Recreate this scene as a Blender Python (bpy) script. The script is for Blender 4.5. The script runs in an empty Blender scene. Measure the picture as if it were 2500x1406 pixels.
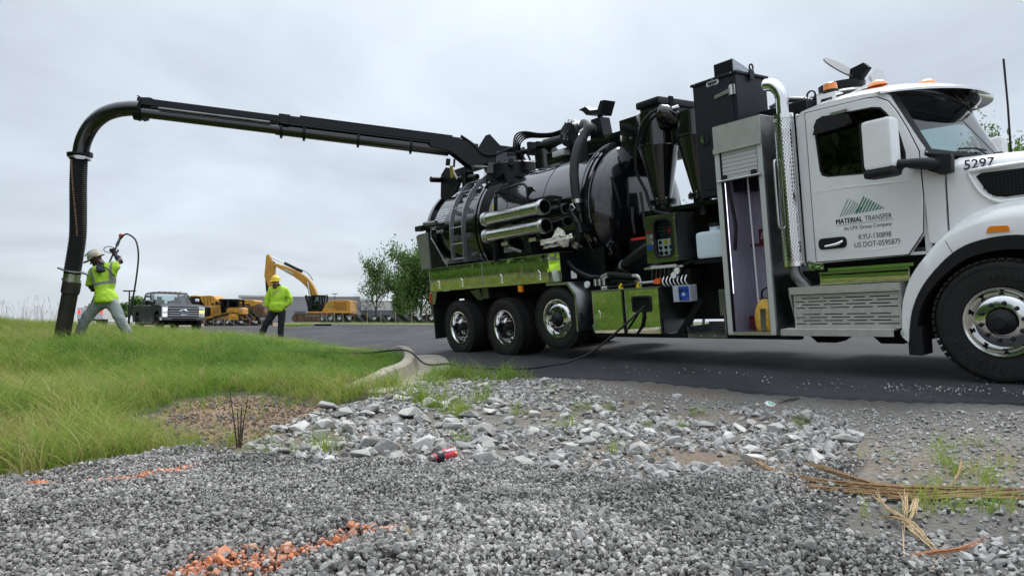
import bpy, bmesh, math, random
import numpy as np
from mathutils import Vector, Matrix, Euler, noise as mnoise
from mathutils.geometry import delaunay_2d_cdt, tessellate_polygon

random.seed(7)
rng = np.random.default_rng(7)
R = math.radians
scene = bpy.context.scene
col = scene.collection

# ------------------------------------------------------------------ camera, sky, sun, exposure
CAM_Z = 0.5433
FOC, CX, CY = 1700.0, 1250.0, 703.0          # focal length and centre of the photograph, in its pixels
PITCH = math.atan(85.0 / FOC)
cam_d = bpy.data.cameras.new('camera')
cam = bpy.data.objects.new('camera', cam_d)
col.objects.link(cam)
cam.location = (0, 0, CAM_Z)
cam.rotation_euler = (R(90) + PITCH, 0, 0)
cam_d.sensor_width = 36.0
cam_d.lens = FOC / 2500.0 * 36.0
cam_d.clip_start, cam_d.clip_end = 0.05, 3000
scene.camera = cam

SUN_EL, SUN_AZ = R(58), R(215)               # overcast: a broad soft glow, high and behind the left shoulder
world = bpy.data.worlds.new('World')
scene.world = world
world.use_nodes = True
wn, wl = world.node_tree.nodes, world.node_tree.links
wn.clear()
def N(tree, kind, **kw):
    n = tree.nodes.new(kind)
    for k, v in kw.items():
        if k.startswith('i_'): n.inputs[int(k[2:])].default_value = v
        else: setattr(n, k, v)
    return n
wt = world.node_tree
out = N(wt, 'ShaderNodeOutputWorld'); bg = N(wt, 'ShaderNodeBackground')
tc = N(wt, 'ShaderNodeTexCoord'); sep = N(wt, 'ShaderNodeSeparateXYZ')
wl.new(tc.outputs['Generated'], sep.inputs[0])
zc = N(wt, 'ShaderNodeMath', operation='MAXIMUM', i_1=0.0); wl.new(sep.outputs[2], zc.inputs[0])
za = N(wt, 'ShaderNodeMath', operation='ADD', i_1=0.22); wl.new(zc.outputs[0], za.inputs[0])
dx = N(wt, 'ShaderNodeMath', operation='DIVIDE'); wl.new(sep.outputs[0], dx.inputs[0]); wl.new(za.outputs[0], dx.inputs[1])
dy = N(wt, 'ShaderNodeMath', operation='DIVIDE'); wl.new(sep.outputs[1], dy.inputs[0]); wl.new(za.outputs[0], dy.inputs[1])
cmb = N(wt, 'ShaderNodeCombineXYZ'); wl.new(dx.outputs[0], cmb.inputs[0]); wl.new(dy.outputs[0], cmb.inputs[1])
cl = N(wt, 'ShaderNodeTexNoise'); cl.inputs['Scale'].default_value = 1.05; cl.inputs['Detail'].default_value = 5; cl.inputs['Roughness'].default_value = 0.5
cl.inputs['Distortion'].default_value = 0.35
wl.new(cmb.outputs[0], cl.inputs['Vector'])
cr = N(wt, 'ShaderNodeMapRange'); cr.inputs[1].default_value = 0.3; cr.inputs[2].default_value = 0.7
cr.inputs[3].default_value = 0.75; cr.inputs[4].default_value = 1.20
wl.new(cl.outputs[0], cr.inputs[0])
# overcast dome: brighter towards the zenith
gr = N(wt, 'ShaderNodeMapRange'); gr.inputs[1].default_value = 0.0; gr.inputs[2].default_value = 1.0
gr.inputs[3].default_value = 0.45; gr.inputs[4].default_value = 1.30
z2 = N(wt, 'ShaderNodeMath', operation='POWER', i_1=2.0); wl.new(zc.outputs[0], z2.inputs[0]); wl.new(z2.outputs[0], gr.inputs[0])
mul = N(wt, 'ShaderNodeMath', operation='MULTIPLY'); wl.new(cr.outputs[0], mul.inputs[0]); wl.new(gr.outputs[0], mul.inputs[1])
vm = N(wt, 'ShaderNodeVectorMath', operation='SCALE'); vm.inputs[0].default_value = (0.775, 0.85, 0.94)
wl.new(mul.outputs[0], vm.inputs['Scale'])
sky = N(wt, 'ShaderNodeTexSky'); sky.sky_type = 'NISHITA'; sky.sun_disc = False
sky.sun_elevation = SUN_EL; sky.sun_rotation = SUN_AZ
skm = N(wt, 'ShaderNodeVectorMath', operation='SCALE'); skm.inputs['Scale'].default_value = 0.08
wl.new(sky.outputs[0], skm.inputs[0])
mx = N(wt, 'ShaderNodeMix'); mx.data_type = 'RGBA'; mx.inputs[0].default_value = 0.9
wl.new(skm.outputs[0], mx.inputs[6]); wl.new(vm.outputs[0], mx.inputs[7])
wl.new(mx.outputs[2], bg.inputs[0]); bg.inputs[1].default_value = 1.0
wl.new(bg.outputs[0], out.inputs[0])

sun_d = bpy.data.lights.new('sun', 'SUN'); sun = bpy.data.objects.new('sun', sun_d); col.objects.link(sun)
sun_d.energy, sun_d.angle, sun_d.color = 1.5, R(25), (1.0, 0.97, 0.92)
sun.rotation_euler = Euler((R(90) - SUN_EL, 0, math.pi - SUN_AZ + math.pi), 'XYZ')
sun.location = (0, 0, 30)
vs = scene.view_settings
vs.view_transform, vs.look, vs.gamma, vs.exposure = 'Standard', 'None', 1.0, 0.98
vs.use_curve_mapping = False
cy = scene.cycles
cy.use_denoising = True
cy.denoising_prefilter = 'FAST'
cy.caustics_reflective = cy.caustics_refractive = False
cy.sample_clamp_indirect, cy.blur_glossy = 1.5, 1.0

# ------------------------------------------------------------------ materials
MATS = {}
def pbr(name, c, rough=0.5, metal=0.0, var=0.0, vscale=6.0, bump=0.0, bscale=60.0, coat=0.0, c2=None, spec=0.5, detail=6, aniso=None, rvar=0.0):
    if name in MATS: return MATS[name]
    m = bpy.data.materials.new(name); m.use_nodes = True
    t = m.node_tree; b = t.nodes['Principled BSDF']
    b.inputs['Base Color'].default_value = (*c, 1); b.inputs['Roughness'].default_value = rough
    b.inputs['Metallic'].default_value = metal; b.inputs['Coat Weight'].default_value = coat
    b.inputs['Coat Roughness'].default_value = 0.03; b.inputs['Specular IOR Level'].default_value = spec
    if var or c2 or bump or rvar:
        co = N(t, 'ShaderNodeTexCoord')
        n = N(t, 'ShaderNodeTexNoise'); n.inputs['Scale'].default_value = vscale; n.inputs['Detail'].default_value = detail
        n.inputs['Roughness'].default_value = 0.65
        if aniso:
            mp = N(t, 'ShaderNodeMapping'); mp.inputs['Scale'].default_value = aniso
            t.links.new(co.outputs['Object'], mp.inputs[0]); t.links.new(mp.outputs[0], n.inputs['Vector'])
        else: t.links.new(co.outputs['Object'], n.inputs['Vector'])
        if var or c2:
            r = N(t, 'ShaderNodeMix'); r.data_type = 'RGBA'
            a = c2 if c2 else tuple(max(0, x * (1 - var)) for x in c)
            z = c if c2 else tuple(min(1, x * (1 + var)) for x in c)
            mr = N(t, 'ShaderNodeMapRange'); mr.inputs[1].default_value = 0.33; mr.inputs[2].default_value = 0.67
            t.links.new(n.outputs[0], mr.inputs[0]); t.links.new(mr.outputs[0], r.inputs[0])
            r.inputs[6].default_value = (*a, 1); r.inputs[7].default_value = (*z, 1)
            t.links.new(r.outputs[2], b.inputs['Base Color'])
        if rvar:
            mr2 = N(t, 'ShaderNodeMapRange'); mr2.inputs[1].default_value = 0.3; mr2.inputs[2].default_value = 0.7
            mr2.inputs[3].default_value = max(0.01, rough - rvar); mr2.inputs[4].default_value = min(1, rough + rvar)
            t.links.new(n.outputs[0], mr2.inputs[0]); t.links.new(mr2.outputs[0], b.inputs['Roughness'])
        if bump:
            n2 = N(t, 'ShaderNodeTexNoise'); n2.inputs['Scale'].default_value = bscale; n2.inputs['Detail'].default_value = 4
            t.links.new(co.outputs['Object'], n2.inputs['Vector'])
            bp = N(t, 'ShaderNodeBump'); bp.inputs['Strength'].default_value = bump; bp.inputs['Distance'].default_value = 0.02
            t.links.new(n2.outputs[0], bp.inputs['Height']); t.links.new(bp.outputs[0], b.inputs['Normal'])
    MATS[name] = m
    return m
def glass(name, tint, ior=1.45):
    if name in MATS: return MATS[name]
    m = bpy.data.materials.new(name); m.use_nodes = True; t = m.node_tree; t.nodes.clear()
    o = N(t, 'ShaderNodeOutputMaterial'); mxs = N(t, 'ShaderNodeMixShader'); tr = N(t, 'ShaderNodeBsdfTransparent')
    gl = N(t, 'ShaderNodeBsdfGlossy'); fr = N(t, 'ShaderNodeFresnel'); fr.inputs[0].default_value = ior
    tr.inputs[0].default_value = (*tint, 1); gl.inputs['Roughness'].default_value = 0.015
    t.links.new(fr.outputs[0], mxs.inputs[0]); t.links.new(tr.outputs[0], mxs.inputs[1]); t.links.new(gl.outputs[0], mxs.inputs[2])
    t.links.new(mxs.outputs[0], o.inputs[0]); MATS[name] = m; return m
def emit(name, c, s):
    if name in MATS: return MATS[name]
    m = bpy.data.materials.new(name); m.use_nodes = True; b = m.node_tree.nodes['Principled BSDF']
    b.inputs['Base Color'].default_value = (*c, 1); b.inputs['Emission Color'].default_value = (*c, 1); b.inputs['Emission Strength'].default_value = s
    m.cycles.emission_sampling = 'NONE'; MATS[name] = m; return m
M = dict(
    white=pbr('white_paint', (0.82, 0.83, 0.82), 0.35, coat=1.0, rvar=0.06, vscale=3, var=0.04),
    black=pbr('black_gloss', (0.004, 0.0045, 0.006), 0.12, coat=0.9, rvar=0.05, vscale=4),
    satin=pbr('black_satin', (0.006, 0.007, 0.009), 0.36, var=0.25, vscale=3, rvar=0.08, spec=0.3),
    navy=pbr('charcoal_powder_coat', (0.010, 0.012, 0.018), 0.45, spec=0.35, var=0.15, vscale=4, bump=0.04, bscale=400),
    plastic=pbr('black_plastic', (0.010, 0.010, 0.011), 0.6, spec=0.3, var=0.25, vscale=8),
    rubber=pbr('tyre_rubber', (0.010, 0.010, 0.011), 0.72, spec=0.3, c2=(0.020, 0.019, 0.018), vscale=9, bump=0.1, bscale=120),
    steel=pbr('brushed_steel', (0.50, 0.50, 0.49), 0.32, 1.0, var=0.12, vscale=9, rvar=0.08, aniso=(14, 14, 1)),
    dull=pbr('weathered_steel', (0.22, 0.23, 0.23), 0.42, 1.0, var=0.25, vscale=4, rvar=0.1),
    galv=pbr('galvanised', (0.42, 0.44, 0.46), 0.42, 0.9, var=0.25, vscale=30),
    mirror=pbr('polished_stainless', (0.66, 0.67, 0.62), 0.022, 1.0, rvar=0.01, vscale=3, bump=0.010, bscale=4),
    chrome=pbr('chrome', (0.80, 0.80, 0.80), 0.06, 1.0),
    alu=pbr('polished_aluminium', (0.70, 0.70, 0.69), 0.13, 1.0, rvar=0.05, vscale=20),
    alum=pbr('satin_aluminium', (0.56, 0.56, 0.55), 0.30, 1.0, var=0.1, vscale=12, rvar=0.06),
    lgrey=pbr('light_grey_plate', (0.34, 0.35, 0.33), 0.35, 0.6, var=0.1),
    slat=pbr('shutter_slat', (0.62, 0.64, 0.64), 0.4, 0.4),
    dark=pbr('chassis_black', (0.005, 0.005, 0.0055), 0.7, spec=0.2),
    decal=pbr('decal_black', (0.02, 0.02, 0.025), 0.4), greend=pbr('decal_green', (0.015, 0.16, 0.09), 0.4),
    whited=pbr('decal_white', (0.75, 0.76, 0.77), 0.4), red=pbr('red_paint', (0.45, 0.02, 0.02), 0.35, var=0.1),
    maroon=pbr('maroon_rack', (0.12, 0.012, 0.018), 0.4, var=0.15), yellow=pbr('yellow_handle', (0.75, 0.55, 0.03), 0.4),
    olive=pbr('faded_yellow', (0.32, 0.27, 0.02), 0.5, var=0.2), amber=pbr('amber_lens', (0.85, 0.25, 0.02), 0.12, coat=1.0),
    redlens=pbr('red_lens', (0.5, 0.01, 0.015), 0.12, coat=1.0), blue=pbr('blue_panel', (0.015, 0.06, 0.36), 0.35),
    orange=pbr('orange_plastic', (0.75, 0.13, 0.03), 0.45), cream=pbr('canvas_cloth', (0.66, 0.63, 0.55), 0.85, var=0.12, vscale=9, bump=0.3, bscale=40),
    jug=pbr('translucent_jug', (0.62, 0.72, 0.78), 0.35), concrete=None,
    tint=glass('dark_glass', (0.10, 0.12, 0.13), 1.6), clear=glass('windscreen_glass', (0.66, 0.76, 0.76), 1.75),
    interior=pbr('cab_interior', (0.045, 0.047, 0.05), 0.8, var=0.3), tread=pbr('tread_aluminium', (0.60, 0.60, 0.585), 0.42, 0.7, var=0.1, vscale=9), led_tint=pbr('locker_lining', (0.50, 0.48, 0.60), 0.4, 0.3, var=0.12, vscale=4, aniso=(6, 6, 1)),  # locker lining: lavender LED light painted into its base colour
)

# ------------------------------------------------------------------ mesh builder
def link(name, me, mat=None, parent=None, loc=None):
    o = bpy.data.objects.new(name, me); col.objects.link(o)
    if mat is not None and me is not None:
        for mm in (mat if isinstance(mat, (list, tuple)) else [mat]): me.materials.append(mm)
    if parent is not None: o.parent = parent
    if loc is not None: o.location = loc
    return o
def empty(name, loc=(0, 0, 0), rz=0.0, label=None, cat=None, group=None, parent=None):
    o = bpy.data.objects.new(name, None); col.objects.link(o); o.location = loc; o.rotation_euler = (0, 0, rz)
    if parent: o.parent = parent
    return tag(o, label, cat, group)
def tag(o, label=None, cat=None, group=None, kind=None):
    if label: o['label'] = label
    if cat: o['category'] = cat
    if group: o['group'] = group
    if kind: o['kind'] = kind
    return o
def basis(d):
    d = Vector(d).normalized()
    a = Vector((0, 0, 1)) if abs(d.z) < 0.9 else Vector((1, 0, 0))
    u = d.cross(a).normalized(); return u, d.cross(u).normalized(), d
class B:
    def __init__(s): s.v, s.f, s.mi, s.cur, s.bev = [], [], [], 0, False
    def add(s, vs, fs):
        n = len(s.v); s.v += [tuple(p) for p in vs]; s.f += [tuple(i + n for i in q) for q in fs]; s.mi += [s.cur] * len(fs); return s
    def box(s, x0, x1, y0, y1, z0, z1, c=0.0, rot=None, piv=None):
        cx, cy, cz = (x0 + x1) / 2, (y0 + y1) / 2, (z0 + z1) / 2
        hx, hy, hz = abs(x1 - x0) / 2, abs(y1 - y0) / 2, abs(z1 - z0) / 2
        c = min(c, hx * .9, hy * .9, hz * .9)
        if c <= 0:
            vs = [(i * hx, j * hy, k * hz) for k in (-1, 1) for j in (-1, 1) for i in (-1, 1)]
            fs = [(0, 2, 3, 1), (4, 5, 7, 6), (0, 1, 5, 4), (2, 6, 7, 3), (0, 4, 6, 2), (1, 3, 7, 5)]
        else:
            s.bev = True; bm = bmesh.new(); bmesh.ops.create_cube(bm, size=2)
            for q in bm.verts: q.co = (q.co.x * hx, q.co.y * hy, q.co.z * hz)
            bmesh.ops.bevel(bm, geom=list(bm.edges), offset=c, segments=2, affect='EDGES', profile=0.6)
            bm.verts.index_update(); vs = [q.co.copy() for q in bm.verts]; fs = [[q.index for q in f.verts] for f in bm.faces]; bm.free()
        vs = [Vector(q) for q in vs]
        if rot is not None:
            E_ = Euler(rot).to_matrix()
            vs = [E_ @ q for q in vs]
        return s.add([(q.x + cx, q.y + cy, q.z + cz) for q in vs], fs)
    def cyl(s, p0, p1, r0, r1=None, seg=16, cap=True):
        r1 = r0 if r1 is None else r1; p0, p1 = Vector(p0), Vector(p1); u, w, d = basis(p1 - p0)
        vs = []
        for p, r in ((p0, r0), (p1, r1)):
            for i in range(seg):
                a = 2 * math.pi * i / seg; vs.append(p + u * (r * math.cos(a)) + w * (r * math.sin(a)))
        fs = [(i, seg + i, seg + (i + 1) % seg, (i + 1) % seg) for i in range(seg)]
        if cap: fs += [tuple(range(seg)), tuple(range(2 * seg - 1, seg - 1, -1))]
        return s.add(vs, fs)
    def tube(s, pts, r, seg=10, cap=True):
        pts = [Vector(p) for p in pts]; n = len(pts); rs = r if isinstance(r, (list, tuple)) else [r] * n
        vs = []; u = None
        for i, p in enumerate(pts):
            d = (pts[min(i + 1, n - 1)] - pts[max(i - 1, 0)]).normalized()
            if u is None: u = basis(d)[0]
            u = (u - d * u.dot(d)).normalized(); w = d.cross(u)
            for k in range(seg):
                a = 2 * math.pi * k / seg; vs.append(p + u * (rs[i] * math.cos(a)) + w * (rs[i] * math.sin(a)))
        fs = [(i * seg + k, i * seg + (k + 1) % seg, (i + 1) * seg + (k + 1) % seg, (i + 1) * seg + k) for i in range(n - 1) for k in range(seg)]
        if cap: fs += [tuple(range(seg - 1, -1, -1)), tuple(range((n - 1) * seg, n * seg))]
        return s.add(vs, fs)
    def lathe(s, prof, p, axis, seg=32, closed=False, a0=0, a1=None):
        # prof: list of (radius, distance along axis)
        p = Vector(p); u, w, d = basis(axis); full = a1 is None; a1 = 2 * math.pi if full else a1; ns = seg if full else seg + 1
        vs = []
        for r, t in prof:
            for k in range(ns):
                a = a0 + (a1 - a0) * k / seg; vs.append(p + d * t + u * (r * math.cos(a)) + w * (r * math.sin(a)))
        n = len(prof); fs = []
        for i in range(n - 1 + (1 if closed else 0)):
            j = (i + 1) % n
            for k in range(seg):
                k2 = (k + 1) % ns; fs.append((i * ns + k, i * ns + k2, j * ns + k2, j * ns + k))
        return s.add(vs, fs)
    def prism(s, poly, plane, a0, a1, holes=()):
        # poly in 2D; plane 'xz' extrudes along y, 'xy' along z, 'yz' along x
        def P3(q, a): return {'xz': (q[0], a, q[1]), 'xy': (q[0], q[1], a), 'yz': (a, q[0], q[1])}[plane]
        loops = [list(poly)] + [list(h) for h in holes]
        allp = [q for l in loops for q in l]; n = len(allp)
        tris = tessellate_polygon([[Vector((q[0], q[1], 0)) for q in l] for l in loops])
        vs = [P3(q, a0) for q in allp] + [P3(q, a1) for q in allp]
        fs = [tuple(t) for t in tris] + [tuple(i + n for i in reversed(t)) for t in tris]
        b = 0
        for l in loops:
            m = len(l)
            for i in range(m):
                j = (i + 1) % m; fs.append((b + i, b + j, b + j + n, b + i + n))
            b += m
        return s.add(vs, fs)
    def grid(s, rows, wrap=False):
        n, m = len(rows), len(rows[0]); fs = []
        for i in range(n - 1):
            for k in range(m if wrap else m - 1):
                fs.append((i * m + k, i * m + (k + 1) % m, (i + 1) * m + (k + 1) % m, (i + 1) * m + k))
        return s.add([p for r in rows for p in r], fs)
    def make(s, name, mat, parent=None, smooth=35, loc=None, solid=0.0, weld=False):
        me = bpy.data.meshes.new(name); me.from_pydata(s.v, [], s.f)
        bm = bmesh.new(); bm.from_mesh(me)
        if weld: bmesh.ops.remove_doubles(bm, verts=bm.verts, dist=1e-5)
        bmesh.ops.recalc_face_normals(bm, faces=bm.faces); bm.to_mesh(me); bm.free()
        if any(s.mi) and not weld: me.polygons.foreach_set('material_index', s.mi)
        if smooth:
            me.polygons.foreach_set('use_smooth', [True] * len(me.polygons)); me.set_sharp_from_angle(angle=R(smooth))
        o = link(name, me, mat, parent, loc)
        if s.bev and smooth:
            wn_ = o.modifiers.new('flat_faces', 'WEIGHTED_NORMAL'); wn_.keep_sharp = True
        if solid:
            md = o.modifiers.new('thickness', 'SOLIDIFY'); md.thickness = solid; md.offset = 0
        return o
def arc(pts, n=6):
    """Catmull-Rom through the points, n samples a span."""
    P = [Vector(p) for p in pts]; P = [P[0] * 2 - P[1]] + P + [P[-1] * 2 - P[-2]]; o = []
    for i in range(1, len(P) - 2):
        a, b, c, d = P[i - 1:i + 3]
        for k in range(n):
            t = k / n; o.append(0.5 * ((2 * b) + (c - a) * t + (2 * a - 5 * b + 4 * c - d) * t * t + (3 * b - a - 3 * c + d) * t ** 3))
    o.append(P[-2]); return o
def rrect(x0, x1, y0, y1, r, n=5):
    o = []
    for cx, cy, a in ((x1 - r, y1 - r, 0), (x0 + r, y1 - r, 90), (x0 + r, y0 + r, 180), (x1 - r, y0 + r, 270)):
        for k in range(n + 1):
            t = R(a + 90 * k / n); o.append((cx + r * math.cos(t), cy + r * math.sin(t)))
    return o
def text(s, size, mat, parent, mtx, name='lettering', depth=0.002, align='LEFT', bold=0.0, sx=1.0):
    cu = bpy.data.curves.new(name, 'FONT'); cu.body = s; cu.size = size; cu.extrude = depth; cu.align_x = align; cu.offset = bold; cu.resolution_u = 3
    t = bpy.data.objects.new(name, cu); col.objects.link(t)
    dg = bpy.context.evaluated_depsgraph_get(); me = bpy.data.meshes.new_from_object(t.evaluated_get(dg))
    bpy.data.objects.remove(t); bpy.data.curves.remove(cu)
    me.name = name; me.materials.clear()
    me.transform(Matrix.Diagonal((sx, 1, 1, 1)))
    o = link(name, me, mat, parent); o.matrix_local = mtx
    return o
def frame(o, x, y, z):
    """4x4 from origin and two axes (x right, y up along the writing)."""
    x = Vector(x).normalized(); y = Vector(y).normalized(); w = x.cross(y).normalized(); y = w.cross(x)
    m = Matrix((x, y, w)).transposed().to_4x4(); m.translation = Vector(o); return m
def copy_tree(o, parent=None):
    c = o.copy(); col.objects.link(c); c.parent = parent
    for ch in list(o.children): copy_tree(ch, c)
    return c
# ------------------------------------------------------------------ the lie of the land
def at(px, py, Z):
    """World point at photo position (px, py), Z metres in front of the camera plane."""
    cx, cy = (px - CX) / FOC * Z, (py - CY) / FOC * Z
    s, c = math.sin(PITCH), math.cos(PITCH)
    return np.array([cx, cy * s + Z * c, -cy * c + Z * s + CAM_Z])
FW, DN, LF = np.array([.60167, -.79872, .00521]), np.array([.07911, .0531, -.99545]), np.array([.79481, .59935, .09514])
T0 = np.array([4.36581, 6.18665, 0.0])
def tw(x, y, z): return T0 + FW * x + LF * y - DN * z      # truck frame: x forward, y to its far side, z up
cp = [at(*q) for q in [
    (420, 813, 34), (300, 803, 45), (740, 796, 47), (1055, 798, 46), (1400, 797, 50), (2400, 800, 44), (660, 832, 20), (520, 797, 62), (860, 790.5, 76), (560, 790, 92),
    (300, 1000, 7), (300, 900, 10), (100, 850, 12), (0, 795, 16), (-250, 785, 16), (700, 950, 8.5), (700, 872, 11.5), (700, 846, 13.6), (500, 838, 14), (330, 840, 13.2), (195, 838, 12.4), (880, 862, 12.0), (60, 800, 19), (250, 812, 19), (100, 950, 8.5),
    (1250, 1406, 1.75), (500, 1406, 1.95), (0, 1406, 2.2), (930, 1290, 2.1), (930, 1272, 2.85), (1500, 1250, 2.6), (1250, 1200, 3.3), (1080, 1132, 4.4), (450, 1105, 4.6), (450, 1092, 5.2), (200, 1160, 4.3), (0, 1180, 4.1),
    (1900, 1200, 3.1), (2300, 1222, 2.9), (2500, 1300, 2.4), (2500, 1406, 2.0), (1500, 1060, 5.3), (1290, 948, 8.2), (1700, 990, 6.6), (2200, 1022, 5.3), (2480, 1012, 4.9), (700, 1062, 5.6), (890, 950, 8.4), (1000, 945, 8.8), (500, 1250, 3.0), (200, 1250, 3.1), (600, 1020, 6.7), (1001, 906, 10.6), (-300, 1150, 4.3)]]
cp += [tw(x, y, 0) for x in (1.5, -3, -6.5, -10) for y in (-0.9, 0, 2.5)] + [tw(-6.8, -1.4, 0.0), tw(-13, 0.2, 0.0), tw(-4, 4.5, 0.02), tw(0, 4.5, 0.02)]
cp += [np.array(q) for q in [(0, -4, -.3), (-7, -2, -.35), (8, -4, -.3), (-14, 6, .15), (-30, 12, 1.3), (-30, 30, 1.0), (-60, 60, .8), (60, 60, .5), (60, 0, .1), (0, 140, .6), (-70, 140, .7), (70, 140, .8), (0, 270, .8), (-150, 260, .8), (150, 260, .8), (-60, -20, 1), (30, -20, -.2), (9, -.5, -.02)]]
cp = np.array(cp)
def tps(r2): return 0.5 * r2 * np.log(r2 + 1e-9)
def _fit():
    n = len(cp); d2 = ((cp[:, None, :2] - cp[None, :, :2]) ** 2).sum(2)
    K = tps(d2) + np.eye(n) * 0.04; Pm = np.c_[np.ones(n), cp[:, :2]]
    A = np.block([[K, Pm], [Pm.T, np.zeros((3, 3))]]); return np.linalg.solve(A, np.r_[cp[:, 2], 0, 0, 0])
TW = _fit()
def H(x, y):
    x = np.atleast_1d(np.asarray(x, float)); y = np.atleast_1d(np.asarray(y, float)); sh = x.shape; q = np.c_[x.ravel(), y.ravel()]; o = np.empty(len(q))
    for i in range(0, len(q), 20000):
        b = q[i:i + 20000]; d2 = ((b[:, None] - cp[None, :, :2]) ** 2).sum(2); o[i:i + 20000] = tps(d2) @ TW[:-3] + TW[-3] + b @ TW[-2:]
    return o.reshape(sh)
def h1(x, y): return float(H([x], [y])[0])
def hit(px, py):
    """Where the line of sight through (px, py) meets the land."""
    a = at(px, py, 1.0); d = a - np.array([0, 0, CAM_Z]); Z = np.geomspace(1.2, 300, 1500)
    pts = np.array([0, 0, CAM_Z]) + d[None] * Z[:, None]; below = pts[:, 2] < H(pts[:, 0], pts[:, 1]); i = int(np.argmax(below)) if below.any() else -1
    return pts[i]
def inside(poly, x, y):
    poly = np.asarray(poly)[:, :2]; r = np.zeros(np.shape(x), bool); j = len(poly) - 1
    for i in range(len(poly)):
        a, b = poly[i], poly[j]; c = ((a[1] > y) != (b[1] > y)) & (x < (b[0] - a[0]) * (y - a[1]) / (b[1] - a[1] + 1e-12) + a[0]); r ^= c; j = i
    return r
def dist_poly(line, x, y):
    line = np.asarray(line)[:, :2]; best = np.full(np.shape(x), 1e9)
    for a, b in zip(line[:-1], line[1:]):
        d = b - a; t = np.clip(((x - a[0]) * d[0] + (y - a[1]) * d[1]) / (d @ d + 1e-12), 0, 1); best = np.minimum(best, np.hypot(x - a[0] - t * d[0], y - a[1] - t * d[1]))
    return best
def fbm(x, y, s, seed=0):
    """cheap value noise, vectorised"""
    def vn(x, y):
        xi, yi = np.floor(x).astype(int), np.floor(y).astype(int); fx, fy = x - xi, y - yi; fx, fy = fx * fx * (3 - 2 * fx), fy * fy * (3 - 2 * fy)
        def h(a, b):
            n = (a * 374761393 + b * 668265263 + seed * 974711) & 0x7fffffff; n = ((n ^ (n >> 13)) * 1274126177) & 0x7fffffff; return (n & 0xffff) / 65535.0
        return (h(xi, yi) * (1 - fx) + h(xi + 1, yi) * fx) * (1 - fy) + (h(xi, yi + 1) * (1 - fx) + h(xi + 1, yi + 1) * fx) * fy
    x, y = np.asarray(x, float), np.asarray(y, float); o, a, t = 0, 0.5, 0
    for k in range(4): o = o + a * vn(x / s * 2 ** k + 17.3 * k, y / s * 2 ** k); t += a; a *= 0.5
    return o / t

KERB = arc([(-2.05, 8.3, 0), (-1.72, 9.3, 0), (-1.57, 10.5, 0), (-1.72, 11.7, 0), (-2.12, 12.8, 0), (-2.9, 14.0, 0), (-4.2, 15.6, 0), (-6.5, 17.6, 0), (-12, 21.5, 0), (-25, 28, 0)], 6)
KERB = np.array([(p.x, p.y) for p in KERB])
def offset(path, d):
    t = np.gradient(path, axis=0); t /= np.linalg.norm(t, axis=1)[:, None]; return path + np.c_[t[:, 1], -t[:, 0]] * d   # to the right of travel
GUT = offset(KERB, 0.62)
edge = np.array([(12, -5.6), (8.4, -.75), (3.89, 5.33), (3.35, 6.03), (2.62, 6.9), (1.63, 7.94), (.87, 8.75), (.11, 9.5), (-.5, 10.2), (-.93, 10.75)])
_k = int(np.argmin(np.hypot(GUT[:, 0] + 1.05, GUT[:, 1] - 11.1)))
ROAD = np.vstack([edge, GUT[_k:], [(-60, 45), (-60, 62), (-25, 60), (-16, 56), (-13.6, 47.6), (60, 46), (70, 20), (60, -20), (22, -14)]])
# outlines on the land (measured along the boundaries in the photograph)
def outline(pts): return np.array([hit(*p)[:2] for p in pts])
G_EDGE = outline([(-500, 1200), (-200, 1185), (0, 1178), (150, 1155), (300, 1128), (420, 1108), (560, 1100), (640, 1068), (760, 1016), (900, 958), (985, 938)])
GRASS = np.vstack([G_EDGE, [KERB[i] for i in range(4, len(KERB))], [(-45, 34), (-45, 2), (-14, 1)]])
GRAVEL = np.vstack([[(-5, .4), (5, .4)], outline([(2700, 1406), (2250, 1395), (2080, 1320), (2030, 1260), (2080, 1180), (2120, 1120), (1900, 1150), (1650, 1175), (1400, 1150), (1120, 1135), (860, 1120), (700, 1125), (560, 1100), (440, 1100), (300, 1125), (150, 1150), (0, 1175), (-300, 1190)])])
SOIL = outline([(365, 1015), (450, 985), (560, 962), (690, 970), (775, 1000), (735, 1035), (655, 1068), (560, 1098), (460, 1075), (385, 1045)])
RUBBLE = outline([(600, 1095), (660, 1060), (760, 1015), (900, 975), (1040, 935), (1200, 915), (1340, 938), (1500, 975), (1700, 1000), (1990, 1015), (2110, 1060), (2090, 1120), (1900, 1165), (1650, 1180), (1400, 1155), (1120, 1140), (860, 1125), (700, 1130)])

# ground sheet
ys = np.r_[np.linspace(-12, 1.2, 22), np.geomspace(1.3, 300, 250)]
tt = np.linspace(-1, 1, 330); tt = np.sign(tt) * np.abs(tt) ** 1.6
gx = np.array([tt * (16 + 1.5 * max(y, 0)) for y in ys]); gy = np.repeat(ys[:, None], len(tt), 1)
gz = H(gx, gy)
near = np.clip(1 - gy / 30, 0, 1)
gz += (fbm(gx, gy, .5, 3) - .5) * .05 * near + (fbm(gx, gy, .12, 5) - .5) * .02 * near
inr = inside(ROAD, gx, gy); de = dist_poly(np.vstack([ROAD, ROAD[:1]]), gx, gy)
gz = np.where(inr, gz - np.clip(de, 0, .3) * .35 - .01, gz)
dk = dist_poly(KERB, gx, gy); gz = np.where(dk < .75, gz - .07, gz)
nr, nc = gx.shape
ii = np.arange(nr * nc).reshape(nr, nc)
me = bpy.data.meshes.new('ground')
me.from_pydata(np.c_[gx.ravel(), gy.ravel(), gz.ravel()].tolist(), [], np.c_[ii[:-1, :-1].ravel(), ii[:-1, 1:].ravel(), ii[1:, 1:].ravel(), ii[1:, :-1].ravel()].tolist())
me.polygons.foreach_set('use_smooth', [True] * len(me.polygons))
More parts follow.
